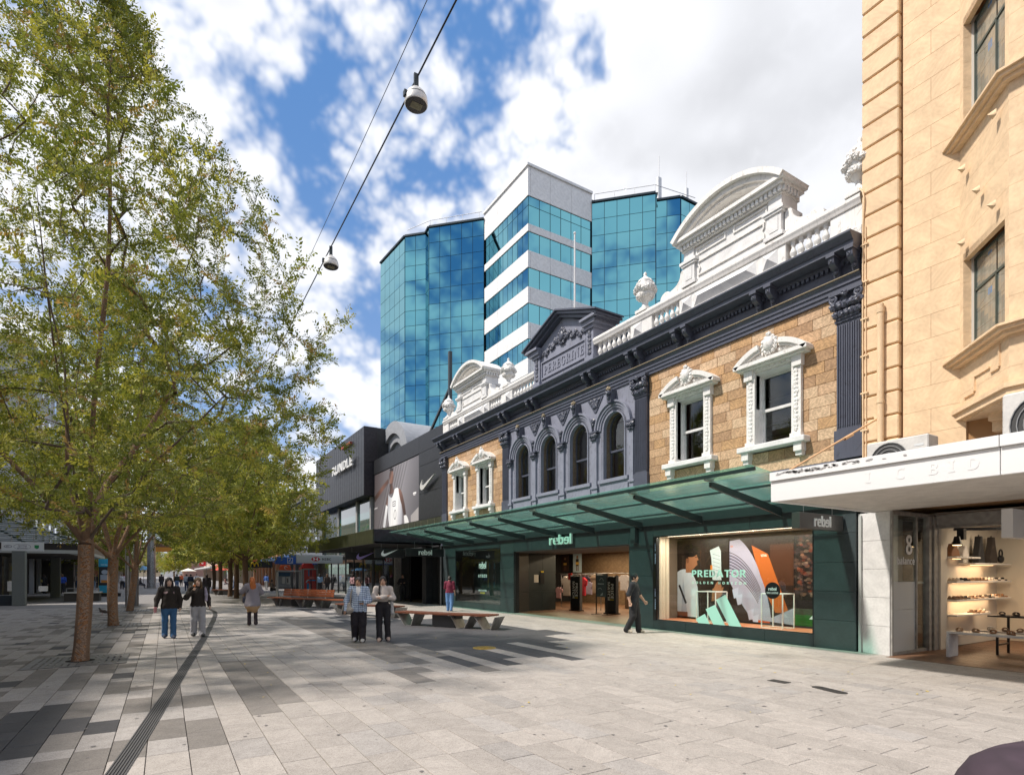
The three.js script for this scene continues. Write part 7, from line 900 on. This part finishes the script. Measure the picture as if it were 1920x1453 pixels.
// joints for a figure of height 1, facing +z; o.j overrides any of them (in the same units)
function person(label, x, z, turn, H, o = {}) {
  const t = thing('person', label, 'person', [x, o.y ?? 0, z], o.group);
  const J = { pelvis: [0, .545, 0], belly: [0, .62, .005], chest: [0, .735, .0], neck: [0, .845, -.005], head: [0, .925, .01], shL: [.105, .805, -.005], shR: [-.105, .805, -.005], elL: [.135, .64, -.02], elR: [-.135, .64, -.02], wrL: [.14, .50, .035], wrR: [-.14, .50, .035], hipL: [.056, .53, 0], hipR: [-.056, .53, 0], knL: [.06, .285, .015], knR: [-.056, .285, .015], anL: [.056, .045, -.015], anR: [-.056, .045, -.015], ...o.j };
  for (const s of ['L', 'R']) { J['to' + s] ??= [J['an' + s][0] * 1.15, Math.max(.018, J['an' + s][1] - .026), J['an' + s][2] + .085]; }
  const sc = (p) => p.map((v) => v * H), w = o.bulk ?? 1, bl = (a, b, ra, rb, c, ex = {}) => ({ a: sc(J[a] ?? a), b: sc(J[b] ?? b), ra: ra * H, rb: rb * H, c, ...ex });
  const tw = w * (o.topBulk ?? 1), lw = w * (o.legBulk ?? 1), far = o.far;
  const body = [bl('pelvis', 'belly', .078 * lw, .072 * tw, 'bot', { fz: 1.25 }), bl('belly', 'chest', .076 * tw, .083 * tw, 'top', { fz: 1.25, bias: .004 }), bl('shL', 'shR', .042 * tw, .042 * tw, 'top', { fz: 1.1 }), bl('chest', 'neck', .07 * tw, .034, 'top'), bl('neck', 'head', .030, .03, 'skin'),
    ...(o.hem ? [bl([0, o.hem + .05, 0], 'chest', (o.hemR ?? .09) * tw, .08 * tw, 'top', { fz: 1.2, bias: .012 })] : [])];
  const dark = { skin: o.skin ?? [.50, .30, .20], top: o.top, bot: o.bottom, shoe: o.shoe ?? [.03, .03, .03], slv: o.top };
  for (const s of ['L', 'R']) {
    const long = o.sleeve !== 'short'; body.push(bl('sh' + s, 'el' + s, .041 * tw, .034 * tw, 'slv'));
    body.push(bl('el' + s, 'wr' + s, long ? .034 * tw : .026, long ? .027 * tw : .019, long ? 'slv' : 'skin'));
    body.push(bl('hip' + s, 'kn' + s, .064 * lw, (o.kneeR ?? .046) * lw, 'bot', { k: .02 * H }), bl('kn' + s, 'an' + s, (o.kneeR ?? .044) * lw, (o.cuffR ?? .030) * lw, o.boots ? 'boot' : 'bot', { k: .02 * H }), bl('an' + s, 'to' + s, .027, .022, 'shoe', { bias: -.002 }));
  }
  if (o.extra) for (const e of o.extra) body.push(bl(e.a, e.b, e.ra, e.rb, e.c, { k: e.k }));
  const hemY = o.hem ?? .56; const colF = (k0, px, py, pz) => { const w0 = .006 * Math.sin(px * 60); const key = k0 === 'bot' && py / H > hemY + w0 ? 'top' : k0 === 'top' && py / H < hemY + w0 ? 'bot' : k0; return (o.paint && o.paint(key === 'slv' ? 'top' : key, px / H, py / H, pz / H)) || (key === 'boot' ? (o.boot ?? dark.shoe) : dark[key] ?? o[key]); };
  const allX = body.flatMap((b) => [b.a[0], b.b[0]]), allY = body.flatMap((b) => [b.a[1], b.b[1]]), allZ = body.flatMap((b) => [b.a[2], b.b[2]]), pad = .16 * H, mn = [Math.min(...allX) - pad, -.01, Math.min(...allZ) - pad], mx = [Math.max(...allX) + pad, J.neck[1] * H + .06 * H, Math.max(...allZ) + pad];
  const cell = far ? .034 : .018; const f0 = field(body, .035 * H), f = far ? f0 : (x, y, z) => { const d = f0(x, y, z); return d > .06 ? d : d + .0045 * n3(x * 9, y * 7, z * 9) + .003 * n3(x * 26, y * 15, z * 26); };
  const g0 = paint(surfaceNets(f, mn, mx, cell), body, colF), gs = [g0];
  // head
  const hd = sc(J.head), hy = hd[1], hr = .066 * H, yaw = o.yaw ?? 0, cy = Math.cos(yaw), sy = Math.sin(yaw), L2 = (x, y, z) => { const a = x - hd[0], c = z - hd[2]; return [a * cy - c * sy, y - hy, a * sy + c * cy]; };
  const el = (p, c, r) => { const a = (p[0] - c[0]) / r[0], b = (p[1] - c[1]) / r[1], d = (p[2] - c[2]) / r[2], k = Math.sqrt(a * a + b * b + d * d); return (k - 1) * Math.min(...r); }, smin = (a, b, k) => { const h = Math.max(k - Math.abs(a - b), 0) / k; return Math.min(a, b) - h * h * k * .25; };
  const q = H / 1.65;
  const headF = (x, y, z) => { const p = L2(x, y, z); let d = el(p, [0, .01 * q, -.008 * q], [.074 * q, .105 * q, .092 * q]); d = smin(d, el(p, [0, -.06 * q, .035 * q], [.046 * q, .05 * q, .045 * q]), .03); d = smin(d, el(p, [0, -.012 * q, .088 * q], [.012 * q, .026 * q, .02 * q]), .018); for (const s of [-1, 1]) d = smin(d, el(p, [s * .077 * q, -.005 * q, -.005 * q], [.012 * q, .03 * q, .018 * q]), .008); d = smin(d, cap(x, y, z, { a: sc(J.neck), b: [hd[0], hy - .05 * q, hd[2] - .015 * q], ra: .052 * q, rb: .046 * q }), .02); return d; };
  if (!o.noHead) {
    const hg = surfaceNets(headF, [hd[0] - .14 * q, hy - .2 * q, hd[2] - .15 * q], [hd[0] + .14 * q, hy + .14 * q, hd[2] + .16 * q], far ? .022 : .0085); const p = hg.attributes.position, c = new Float32Array(p.count * 3), sk = dark.skin;
    for (let i = 0; i < p.count; i++) { const l = L2(p.getX(i), p.getY(i), p.getZ(i)).map((v) => v / q); let k = sk; if (l[2] > .03) { const ey = Math.hypot((Math.abs(l[0]) - .031) / .014, (l[1] - .012) / .007); if (ey < 1) k = [.03, .02, .02]; else if (Math.abs(Math.abs(l[0]) - .032) < .018 && Math.abs(l[1] - .034) < .0055) k = [.04, .025, .02]; else if (Math.hypot(l[0] / .024, (l[1] + .060) / .008) < 1) k = [sk[0] * .95, sk[1] * .45, sk[2] * .42]; } c.set(k, i * 3); } hg.setAttribute('color', new THREE.BufferAttribute(c, 3)); gs.push(hg);
  }
  // hands
  for (const s of ['L', 'R']) { if (o.noHand?.includes(s)) continue; const wr = sc(J['wr' + s]), e = sc(J['el' + s]); let d = V(wr[0] - e[0], wr[1] - e[1], wr[2] - e[2]).normalize(); if (o.handDir?.[s]) d = V(...o.handDir[s]).normalize(); const sg = s === 'L' ? 1 : -1, side = V(0, 0, 1).cross(d).length() > .3 ? V(0, 0, 1) : V(1, 0, 0), thumbD = side.clone().addScaledVector(d, -side.dot(d)).normalize(), nrm = d.clone().cross(thumbD).multiplyScalar(sg), at = (a, b, c2) => V(...wr).addScaledVector(d, a * q).addScaledVector(thumbD, b * q).addScaledVector(nrm, c2 * q).toArray(); const curl = o.grip?.[s] ?? .35, hb = [{ a: at(-.01, 0, 0), b: at(.03, 0, 0), ra: .024 * q, rb: .026 * q }, { a: at(.03, .022, 0), b: at(.075, .022, 0), ra: .017 * q, rb: .015 * q }, { a: at(.03, -.02, 0), b: at(.07, -.022, 0), ra: .016 * q, rb: .014 * q }];
    [[.03, .046], [.01, .052], [-.011, .048], [-.03, .038]].forEach(([o2, L]) => { const a = at(.078, o2, 0), b = at(.078 + L * .55 * (1 - curl * .4), o2, -L * .5 * curl), c2 = at(.078 + L * (1 - curl * .9), o2, -L * 1.1 * curl); hb.push({ a, b, ra: .0092 * q, rb: .0088 * q, k: .006 }, { a: b, b: c2, ra: .0088 * q, rb: .0078 * q, k: .006 }); }); hb.push({ a: at(.015, .02, -.005), b: at(.05, .048, -.02), ra: .013 * q, rb: .010 * q }, { a: at(.05, .048, -.02), b: at(.075, .052, -.032), ra: .010 * q, rb: .0085 * q, k: .006 });
    const xs = hb.flatMap((b) => [b.a[0], b.b[0]]), ys = hb.flatMap((b) => [b.a[1], b.b[1]]), zs = hb.flatMap((b) => [b.a[2], b.b[2]]), pd = .035; const hg = surfaceNets(field(hb, .012), [Math.min(...xs) - pd, Math.min(...ys) - pd, Math.min(...zs) - pd], [Math.max(...xs) + pd, Math.max(...ys) + pd, Math.max(...zs) + pd], far ? .015 : .006); const c = new Float32Array(hg.attributes.position.count * 3); for (let i = 0; i < c.length; i += 3) c.set(dark.skin, i); hg.setAttribute('color', new THREE.BufferAttribute(c, 3)); gs.push(hg); }
  for (const g of gs) { for (const k of Object.keys(g.attributes)) if (!['position', 'normal', 'color'].includes(k)) g.deleteAttribute(k); }
  const bodyG = mergeGeometries(gs), m = sh(new THREE.Mesh(bodyG, clothMat)); m.name = 'body'; t.add(m);
  // hair
  if (o.hair) { const hl = o.hairLen ?? .12, back = o.hairBack ?? 0; const hairF = (x, y, z) => { const p = L2(x, y, z).map((v) => v / q); let d = el(p, [0, .022, -.014], [.087, .108, .106]); const wv = .006 * Math.sin(p[0] * 90) * Math.sin(p[1] * 22); if (hl > .15) { d = smin(d, (() => { const yy = clamp(-p[1] / hl, 0, 1); return el(p, [0, -hl * .48, -.055 + back], [.088 + .018 * yy, hl * .62, .052]); })(), .03); if (o.hairFront) for (const s of [-1, 1]) d = smin(d, el(p, [s * .078, -hl * .42, .012], [.03, hl * .52, .05]), .03); } if (o.bun) d = smin(d, el(p, [0, -.02, -.125], [.04, .05, .04]), .02); d += wv; const face = el(p, [0, -.035, .078], [.062, o.fringe ? .078 : .092, .07]); return Math.max(d, -face, o.hairFront || hl <= .15 ? -1 : -1) ; };
    const cut = (x, y, z) => { const d = hairF(x, y, z), p = L2(x, y, z).map((v) => v / q); return hl <= .15 ? Math.max(d, -(p[1] + .035 + (p[2] < -.02 ? .05 : 0) + (o.lowHair ?? 0))) : d; };
    const hg = surfaceNets(cut, [hd[0] - .2 * q, hy - (hl + .22) * q, hd[2] - .22 * q], [hd[0] + .2 * q, hy + .17 * q, hd[2] + .22 * q], far ? .022 : .011); const hm = sh(new THREE.Mesh(hg, hairMat(o.hair))); hm.name = 'hair'; t.add(hm); }
  t.rotation.y = turn; return t;
}
// carried or worn things: geometry in the person's own frame
function carried(name, label, cat, owner, geo, mat, group) { const g = merge([geo]); triUV(g); g.computeBoundingBox(); const b = g.boundingBox, c = V((b.min.x + b.max.x) / 2, b.min.y, (b.min.z + b.max.z) / 2); g.translate(-c.x, -c.y, -c.z); const m = sh(new THREE.Mesh(g, mat)); m.name = numbered(name); m.userData = { label, category: cat }; if (group) m.userData.group = group; m.rotation.y = owner.rotation.y; c.applyAxisAngle(V(0, 1, 0), owner.rotation.y).add(owner.position); m.position.copy(c); scene.add(m); return m; }
function soft(pts, r, cell = .015) { const b = pts.map(([a, c]) => ({ a, b: c, ra: r[0], rb: r[1] ?? r[0] })), xs = b.flatMap((q) => [q.a[0], q.b[0]]), ys = b.flatMap((q) => [q.a[1], q.b[1]]), zs = b.flatMap((q) => [q.a[2], q.b[2]]), p = Math.max(...r) + .05; return surfaceNets(field(b, .04), [Math.min(...xs) - p, Math.min(...ys) - p, Math.min(...zs) - p], [Math.max(...xs) + p, Math.max(...ys) + p, Math.max(...zs) + p], cell); }
const toCam = (x, z) => Math.atan2(-x, -z);            // turn that makes a figure look at the photographer
const walk = (f) => ({ knL: [.058, .285, .05 * f], anL: [.058, .045, .07 * f], knR: [-.058, .285, .0], anR: [-.058, .055, -.13 * f] });
{
  const brown = [.022, .016, .013];
  // two women coming down the mall in dark fleeces
  const a = person('woman in a dark brown fleece and blue jeans holding a pink cup', .10, -17.65, toCam(.1, -17.6) + .05, 1.63, { top: brown, bottom: [.03, .10, .22], topBulk: 1.1, bulk: 1.0, hem: .49, hemR: .098, hair: [.018, .012, .012], hairLen: .24, hairFront: true, fringe: true, shoe: [.02, .03, .06], skin: [.62, .42, .33], kneeR: .044, cuffR: .044, j: { ...walk(.45), elR: [-.165, .65, -.02], wrR: [-.185, .52, .03], elL: [.16, .63, -.03], wrL: [.15, .50, .02] }, grip: { R: .7 },
    paint: (k, x, y, z) => (k === 'top' && z > .03 && y > .735 && y < .765 && ((x > -.075 && x < -.02) || (x > .055 && x < .075)) ? (Math.sin(x * 420) > -.1 ? [.55, .38, .40] : null) : null) });
  carried('drink_cup', 'pink takeaway cup in the hand of the woman in blue jeans', 'cup', a, lathe([[.03, 0], [.04, .13], [.042, .135], [.042, .145], [.0, .145]], -.315, .70, .10, 14), S([.45, .20, .22], { roughness: .5 }));
  const b = person('smiling woman in a dark brown jacket and pale grey trousers eating as she walks', .78, -17.75, toCam(.8, -17.7) + .12, 1.62, { top: brown, bottom: [.34, .34, .36], topBulk: 1.08, hem: .51, hemR: .095, hair: [.10, .06, .03], hairLen: .36, hairFront: true, skin: [.64, .43, .33], kneeR: .052, cuffR: .054, yaw: -.25, j: { ...walk(.7), elR: [-.18, .66, .03], wrR: [-.085, .775, .12], elL: [.16, .64, -.04], wrL: [.17, .52, .0] }, handDir: { R: [.3, 1, .1] }, grip: { R: .8 }, noHand: [] });
  carried('snack', 'small orange snack in the raised hand of the smiling woman', 'food', b, (() => { const g = new THREE.SphereGeometry(.035, 10, 8); g.translate(-.11, 1.40, .2); return g; })(), S([.6, .2, .06]));
  carried('scarf', 'pale lilac scarf hanging from the shoulder of the smiling woman', 'scarf', b, soft([[[.17, 1.33, .05], [.185, 1.15, .13]], [[.185, 1.15, .13], [.18, 1.0, .14]]], [.03, .04]), S([.45, .40, .52], { map: texFabric }));
  // the woman with red hair, seen from behind
  const r = person('woman with long red hair in a billowing grey coat and tall dark boots, walking away', 2.49, -20.55, toCam(2.5, -20.5) + Math.PI + .1, 1.62, { top: [.24, .22, .25], bottom: [.38, .24, .12], topBulk: 1.30, bulk: 1.05, hem: .40, hemR: .115, hair: [.42, .12, .025], hairLen: .36, hairBack: -.085, boots: true, boot: [.035, .025, .03], shoe: [.035, .025, .03], kneeR: .036, cuffR: .034, skin: [.56, .36, .28], j: { ...walk(.35), elL: [.19, .70, .06], wrL: [.10, .83, .15], elR: [-.18, .68, .05], wrR: [-.15, .64, .14] }, extra: [{ a: [.03, .40, -.07], b: [-.02, .34, -.06], ra: .085, rb: .075, c: 'top', k: .05 }] });
  carried('shoulder_bag', 'dark blue shoulder bag of the red haired woman', 'bag', r, [soft([[[.24, .82, .02], [.24, .92, .0]]], [.07, .06]), tube([V(.22, .95, 0), V(.12, 1.2, -.12), V(-.06, 1.38, -.04)], .012, 16, 5)], S([.03, .035, .06]));
  // two women by the bench
  const plaid = (k, x, y, z) => { if (k !== 'top') return null; if (z > .03 && Math.abs(x) < .03 * clamp((y - .70) * 14) && y > .71) return [.72, .70, .68]; const s = Math.sin(x * 230), v = Math.sin(y * 190 + x * 12); return s > .55 && v > .45 ? [.06, .08, .15] : s > .55 || v > .5 ? [.20, .26, .38] : [.52, .60, .70]; };
  const c = person('woman in a blue checked shirt and black trousers with a canvas bag', 4.18, -14.2, toCam(4.18, -14.2) - .1, 1.64, { top: [.5, .58, .7], bottom: [.016, .012, .016], bulk: 1.12, topBulk: 1.06, hem: .47, hemR: .094, hair: [.03, .02, .018], bun: true, lowHair: .01, skin: [.42, .24, .15], shoe: [.55, .53, .50], kneeR: .054, cuffR: .046, yaw: -.3, j: { ...walk(.45), elR: [-.18, .64, -.02], wrR: [-.19, .49, .04], elL: [.16, .64, .0], wrL: [.085, .60, .14] }, grip: { L: .6, R: .7 }, handDir: { L: [-.6, .1, .6] }, paint: plaid });
  carried('phone', 'dark phone held by the woman in the checked shirt', 'phone', c, chb(.02, .17, 1.03, 1.045, .26, .34, .003), S([.10, .10, .05], { roughness: .3 }));
  carried('canvas_bag', 'off white canvas shoulder bag hung beside the checked shirt', 'bag', c, [soft([[[-.22, .80, .06], [-.22, .95, .05]], [[-.22, .80, .06], [-.16, .82, .12]]], [.075, .055]), tube([V(-.2, 1.0, .06), V(-.17, 1.25, .10), V(-.12, 1.40, .02)], .018, 16, 5)], S([.50, .45, .39], { map: texFabric, roughness: .9 }));
  const d = person('woman in a cream shirt and black high waisted trousers with folded arms', 4.78, -14.1, toCam(4.78, -14.1) - .05, 1.66, { top: [.55, .48, .43], bottom: [.018, .015, .018], topBulk: .96, hair: [.02, .014, .012], hairLen: .17, hairBack: -.01, skin: [.50, .30, .21], shoe: [.50, .36, .29], kneeR: .047, cuffR: .046, j: { ...walk(-.5), anL: [.075, .045, -.02], knL: [.064, .285, .0], anR: [-.05, .045, .06], elL: [.16, .66, .02], wrL: [-.02, .665, .11], elR: [-.16, .655, .03], wrR: [.06, .69, .12] }, handDir: { L: [-1, .25, .2], R: [1, .45, .1] }, paint: (k, x, y) => (k === 'bot' && y > .60 ? [.55, .48, .43] : k === 'top' && y < .61 && y > .40 ? [.018, .015, .018] : null) });
  carried('tote_bag', 'white tote bag at the hip of the woman in the cream shirt', 'bag', d, [soft([[[.23, .72, -.02], [.22, .98, -.02]]], [.055, .045]), tube([V(.21, 1.0, -.02), V(.2, 1.2, .02), V(.16, 1.38, 0)], .012, 14, 5)], S([.6, .58, .56], { map: texFabric }));
  carried('hair_plait', 'dark plait over the shoulder of the woman in the cream shirt', 'hair plait', d, soft([[[-.08, 1.42, .06], [-.09, 1.24, .115]], [[-.09, 1.24, .115], [-.07, 1.12, .13]]], [.026, .018], .01), hairMat([.02, .014, .012]));
  // woman by the small window, seen from behind
  const e = person('woman in a maroon top and light blue jeans walking past the smaller shop window', 11.2, -23.7, toCam(11.2, -23.7) + Math.PI - .25, 1.62, { top: [.16, .015, .04], bottom: [.12, .24, .46], sleeve: 'short', hem: .52, hemR: .09, bulk: 1.1, hair: [.03, .018, .015], bun: true, kneeR: .05, cuffR: .036, skin: [.52, .33, .25], j: { ...walk(.5), elL: [.15, .66, .05], wrL: [.15, .62, .15] } });
  carried('food_box', 'small pale box carried by the woman in maroon', 'box', e, chb(.18, .32, 1.02, 1.08, .30, .42, .008), M.pale);
  // man in black going by the display window
  person('man in a black cap, black T-shirt and dark trousers striding past the display window', 11.65, -12.15, toCam(11.65, -12.15) + 1.35, 1.74, { top: [.02, .022, .026], bottom: [.018, .018, .02], sleeve: 'short', bulk: 1.06, topBulk: 1.08, hem: .52, hemR: .085, hair: [.014, .014, .016], hairLen: .1, skin: [.55, .34, .24], shoe: [.5, .45, .36], kneeR: .05, cuffR: .044, j: { ...walk(.9), elL: [.14, .65, .05], wrL: [.14, .53, .14], elR: [-.14, .65, -.06], wrR: [-.14, .52, -.04] } });
  // somebody in plum standing right beside the photographer
  person('person in a dark plum top, only one rounded shoulder showing', 1.135, -.178, Math.atan2(.524, -.852), 1.745, { paint: (k, x, y, z) => (k === 'top' ? [.05, .032, .045].map((c) => c * (.9 + .28 * n3(x * 40, y * 14, z * 40) + .3 * n3(x * 190, y * 190, z * 190))) : null), top: [.045, .026, .042], bottom: [.03, .03, .04], topBulk: 1.1, hair: [.03, .02, .02], hairLen: .2, skin: [.5, .32, .24] });
  // people further off
  const F = (lab, px, py, top, bottom, turn, ex = {}) => { const dd = PF * EYE / (py - PHY), l = (px - PCX) * dd / PF; person(lab, SN * dd + l * CS, -CS * dd + l * SN, turn, ex.H ?? 1.7, { far: true, top, bottom, group: 'people further along the mall', hair: ex.hair ?? [.03, .02, .017], hairLen: ex.hl ?? .12, sleeve: ex.sleeve, skin: ex.skin ?? [.5, .32, .23], bulk: ex.bulk ?? 1.05, j: { ...walk(ex.w ?? .5), ...ex.j }, y: ex.y, paint: ex.paint }); };
  const sitJ = { pelvis: [0, .27, -.02], belly: [0, .36, 0], chest: [0, .47, .01], neck: [0, .58, .0], head: [0, .66, .02], shL: [.105, .54, 0], shR: [-.105, .54, 0], elL: [.14, .40, .03], elR: [-.14, .40, .03], wrL: [.07, .32, .15], wrR: [-.07, .32, .15], hipL: [.055, .27, 0], hipR: [-.055, .27, 0], knL: [.06, .28, .24], knR: [-.06, .28, .24], anL: [.06, .045, .24], anR: [-.06, .045, .24] };
  const B = [.02, .02, .024], Jn = [.05, .10, .2];
  F('person in black with a pale yellow bag by the louvre roofed kiosk', 82, 1113.5, [.03, .03, .03], B, 2.6, { hl: .2, paint: (k, x, y, z) => (k === 'top' && x > .05 && y > .6 && y < .74 ? [.5, .42, .15] : null) });
  F('person in cream trousers with a navy backpack by the louvre roofed kiosk', 101, 1113.5, [.03, .035, .08], [.5, .46, .38], 3.1); F('woman in a bright blue top and black trousers by the louvre roofed kiosk', 116, 1114, [.02, .07, .38], B, 3.3, { sleeve: 'short', bulk: 1.2, hair: [.1, .05, .02], hl: .2 });
  F('person in dark clothes behind the tree trunk', 133, 1104, [.05, .05, .06], Jn, 3.1); F('person in a grey jumper and jeans behind the tree trunk', 144, 1104, [.4, .38, .36], Jn, .3); F('man in an olive shirt and jeans between the trees', 176, 1105, [.14, .12, .09], [.2, .26, .34], 2.2, { skin: [.55, .36, .28] }); F('person in black beside the blue advertising panel', 183, 1104, B, B, 3.0);
  F('person in a white shirt and black trousers before the slim posts', 228, 1105, [.62, .60, .62], B, .2); F('person in a bright pink top near the slim posts', 235, 1102, [.6, .06, .28], Jn, .5);
  F('man in black standing beside the thick steel column', 302, 1104, [.04, .03, .035], [.05, .05, .06], 3.3); F('person in a black jacket and blue jeans walking away up the mall', 331, 1105, [.03, .04, .03], [.12, .2, .36], 3.1, { sleeve: 'long' }); F('person in orange far along the mall', 339, 1099, [.5, .12, .05], B, .1); F('man in a pale blue shirt and dark trousers walking up the mall', 349, 1108, [.5, .54, .62], [.04, .05, .1], 3.1); F('man in a dark jacket and tan trousers walking up the mall', 357, 1108, [.03, .035, .06], [.3, .24, .16], 3.2); F('person in a white top far along the mall', 368, 1100, [.62, .58, .55], [.3, .2, .15], .4); F('person with big dark hair behind the smiling woman', 387, 1122, [.03, .025, .03], B, 3.0, { hl: .3, bulk: 1.1 });
  F('person in a light shirt by the slim trees', 439, 1104, [.5, .5, .52], Jn, 1.2); F('person in a blue shirt by the red umbrella', 499, 1106, [.06, .14, .4], [.3, .3, .3], 2.5); F('person in a brown checked shirt seated beyond the orange bench', 509, 1116, [.22, .17, .13], [.02, .02, .02], 1.2, { j: sitJ, w: 0 });
  F('person in a light blue shirt and black trousers by the bank window', 599, 1112, [.22, .36, .52], B, 3.0, { sleeve: 'short', hl: .2 }); F('person in a dark coat beside the light blue shirt', 613, 1112, [.05, .035, .03], B, 3.2, { hair: [.12, .06, .03], hl: .25 }); F('man in dark clothes outside the bank', 625, 1111, B, B, 2.8);
  F('person in a pink top walking behind the checked shirt', 661, 1117, [.42, .25, .27], B, 2.0, { hl: .25 }); F('person in a maroon top behind the two women', 690, 1117, [.2, .02, .07], B, 2.2, { hl: .2 }); F('staff member in black with folded arms in the dark shop doorway', 755, 1127, B, B, -.5, { w: .1, skin: [.55, .36, .27], j: { elL: [.16, .66, .03], wrL: [-.02, .665, .12], elR: [-.16, .655, .03], wrR: [.05, .68, .13] } }); F('person in black beside the dark shop doorway', 737, 1124, [.03, .03, .035], B, 2.4, { hl: .2 });
  F('person seated on a far bench in dark clothes beside the thick steel column', 262, 1103, [.04, .04, .05], [.1, .1, .12], 1.5, { j: sitJ, w: 0 }); F('person seated under the slim trees in a red brown top', 421, 1101, [.3, .1, .07], [.3, .28, .28], 1.5, { j: sitJ, w: 0 });
}
// a pigeon
{
  const t = thing('pigeon', 'grey brown pigeon walking between the tree trunks', 'bird', [-2.23, 0, -29.28]), x = -2.23, z = -29.28; const b = soft([[[-.07, .14, 0], [.05, .16, 0]], [[.05, .16, 0], [.10, .25, 0]], [[-.07, .14, 0], [-.2, .10, 0]]], [.062, .03], .012), h = new THREE.SphereGeometry(.034, 10, 8); h.translate(.11, .27, 0); b.rotateY(Math.PI * .9); h.rotateY(Math.PI * .9);
  part('body', [merge([b.translate(x, 0, z)])], S([.09, .07, .06], { roughness: .8 }), t); part('head', h.translate(x, 0, z), S([.06, .06, .07]), t); part('beak', rod(V(x - .14, .27, z), V(x - .175, .26, z), .008, .002), M.black, t); for (const s of [-1, 1]) part('leg', [rod(V(x, .1, z + s * .025), V(x - .01, .0, z + s * .025), .006), rod(V(x - .01, .004, z + s * .025), V(x - .05, .004, z + s * .035), .005)], S([.4, .12, .1]), t);
}
renderer.render(scene, camera);
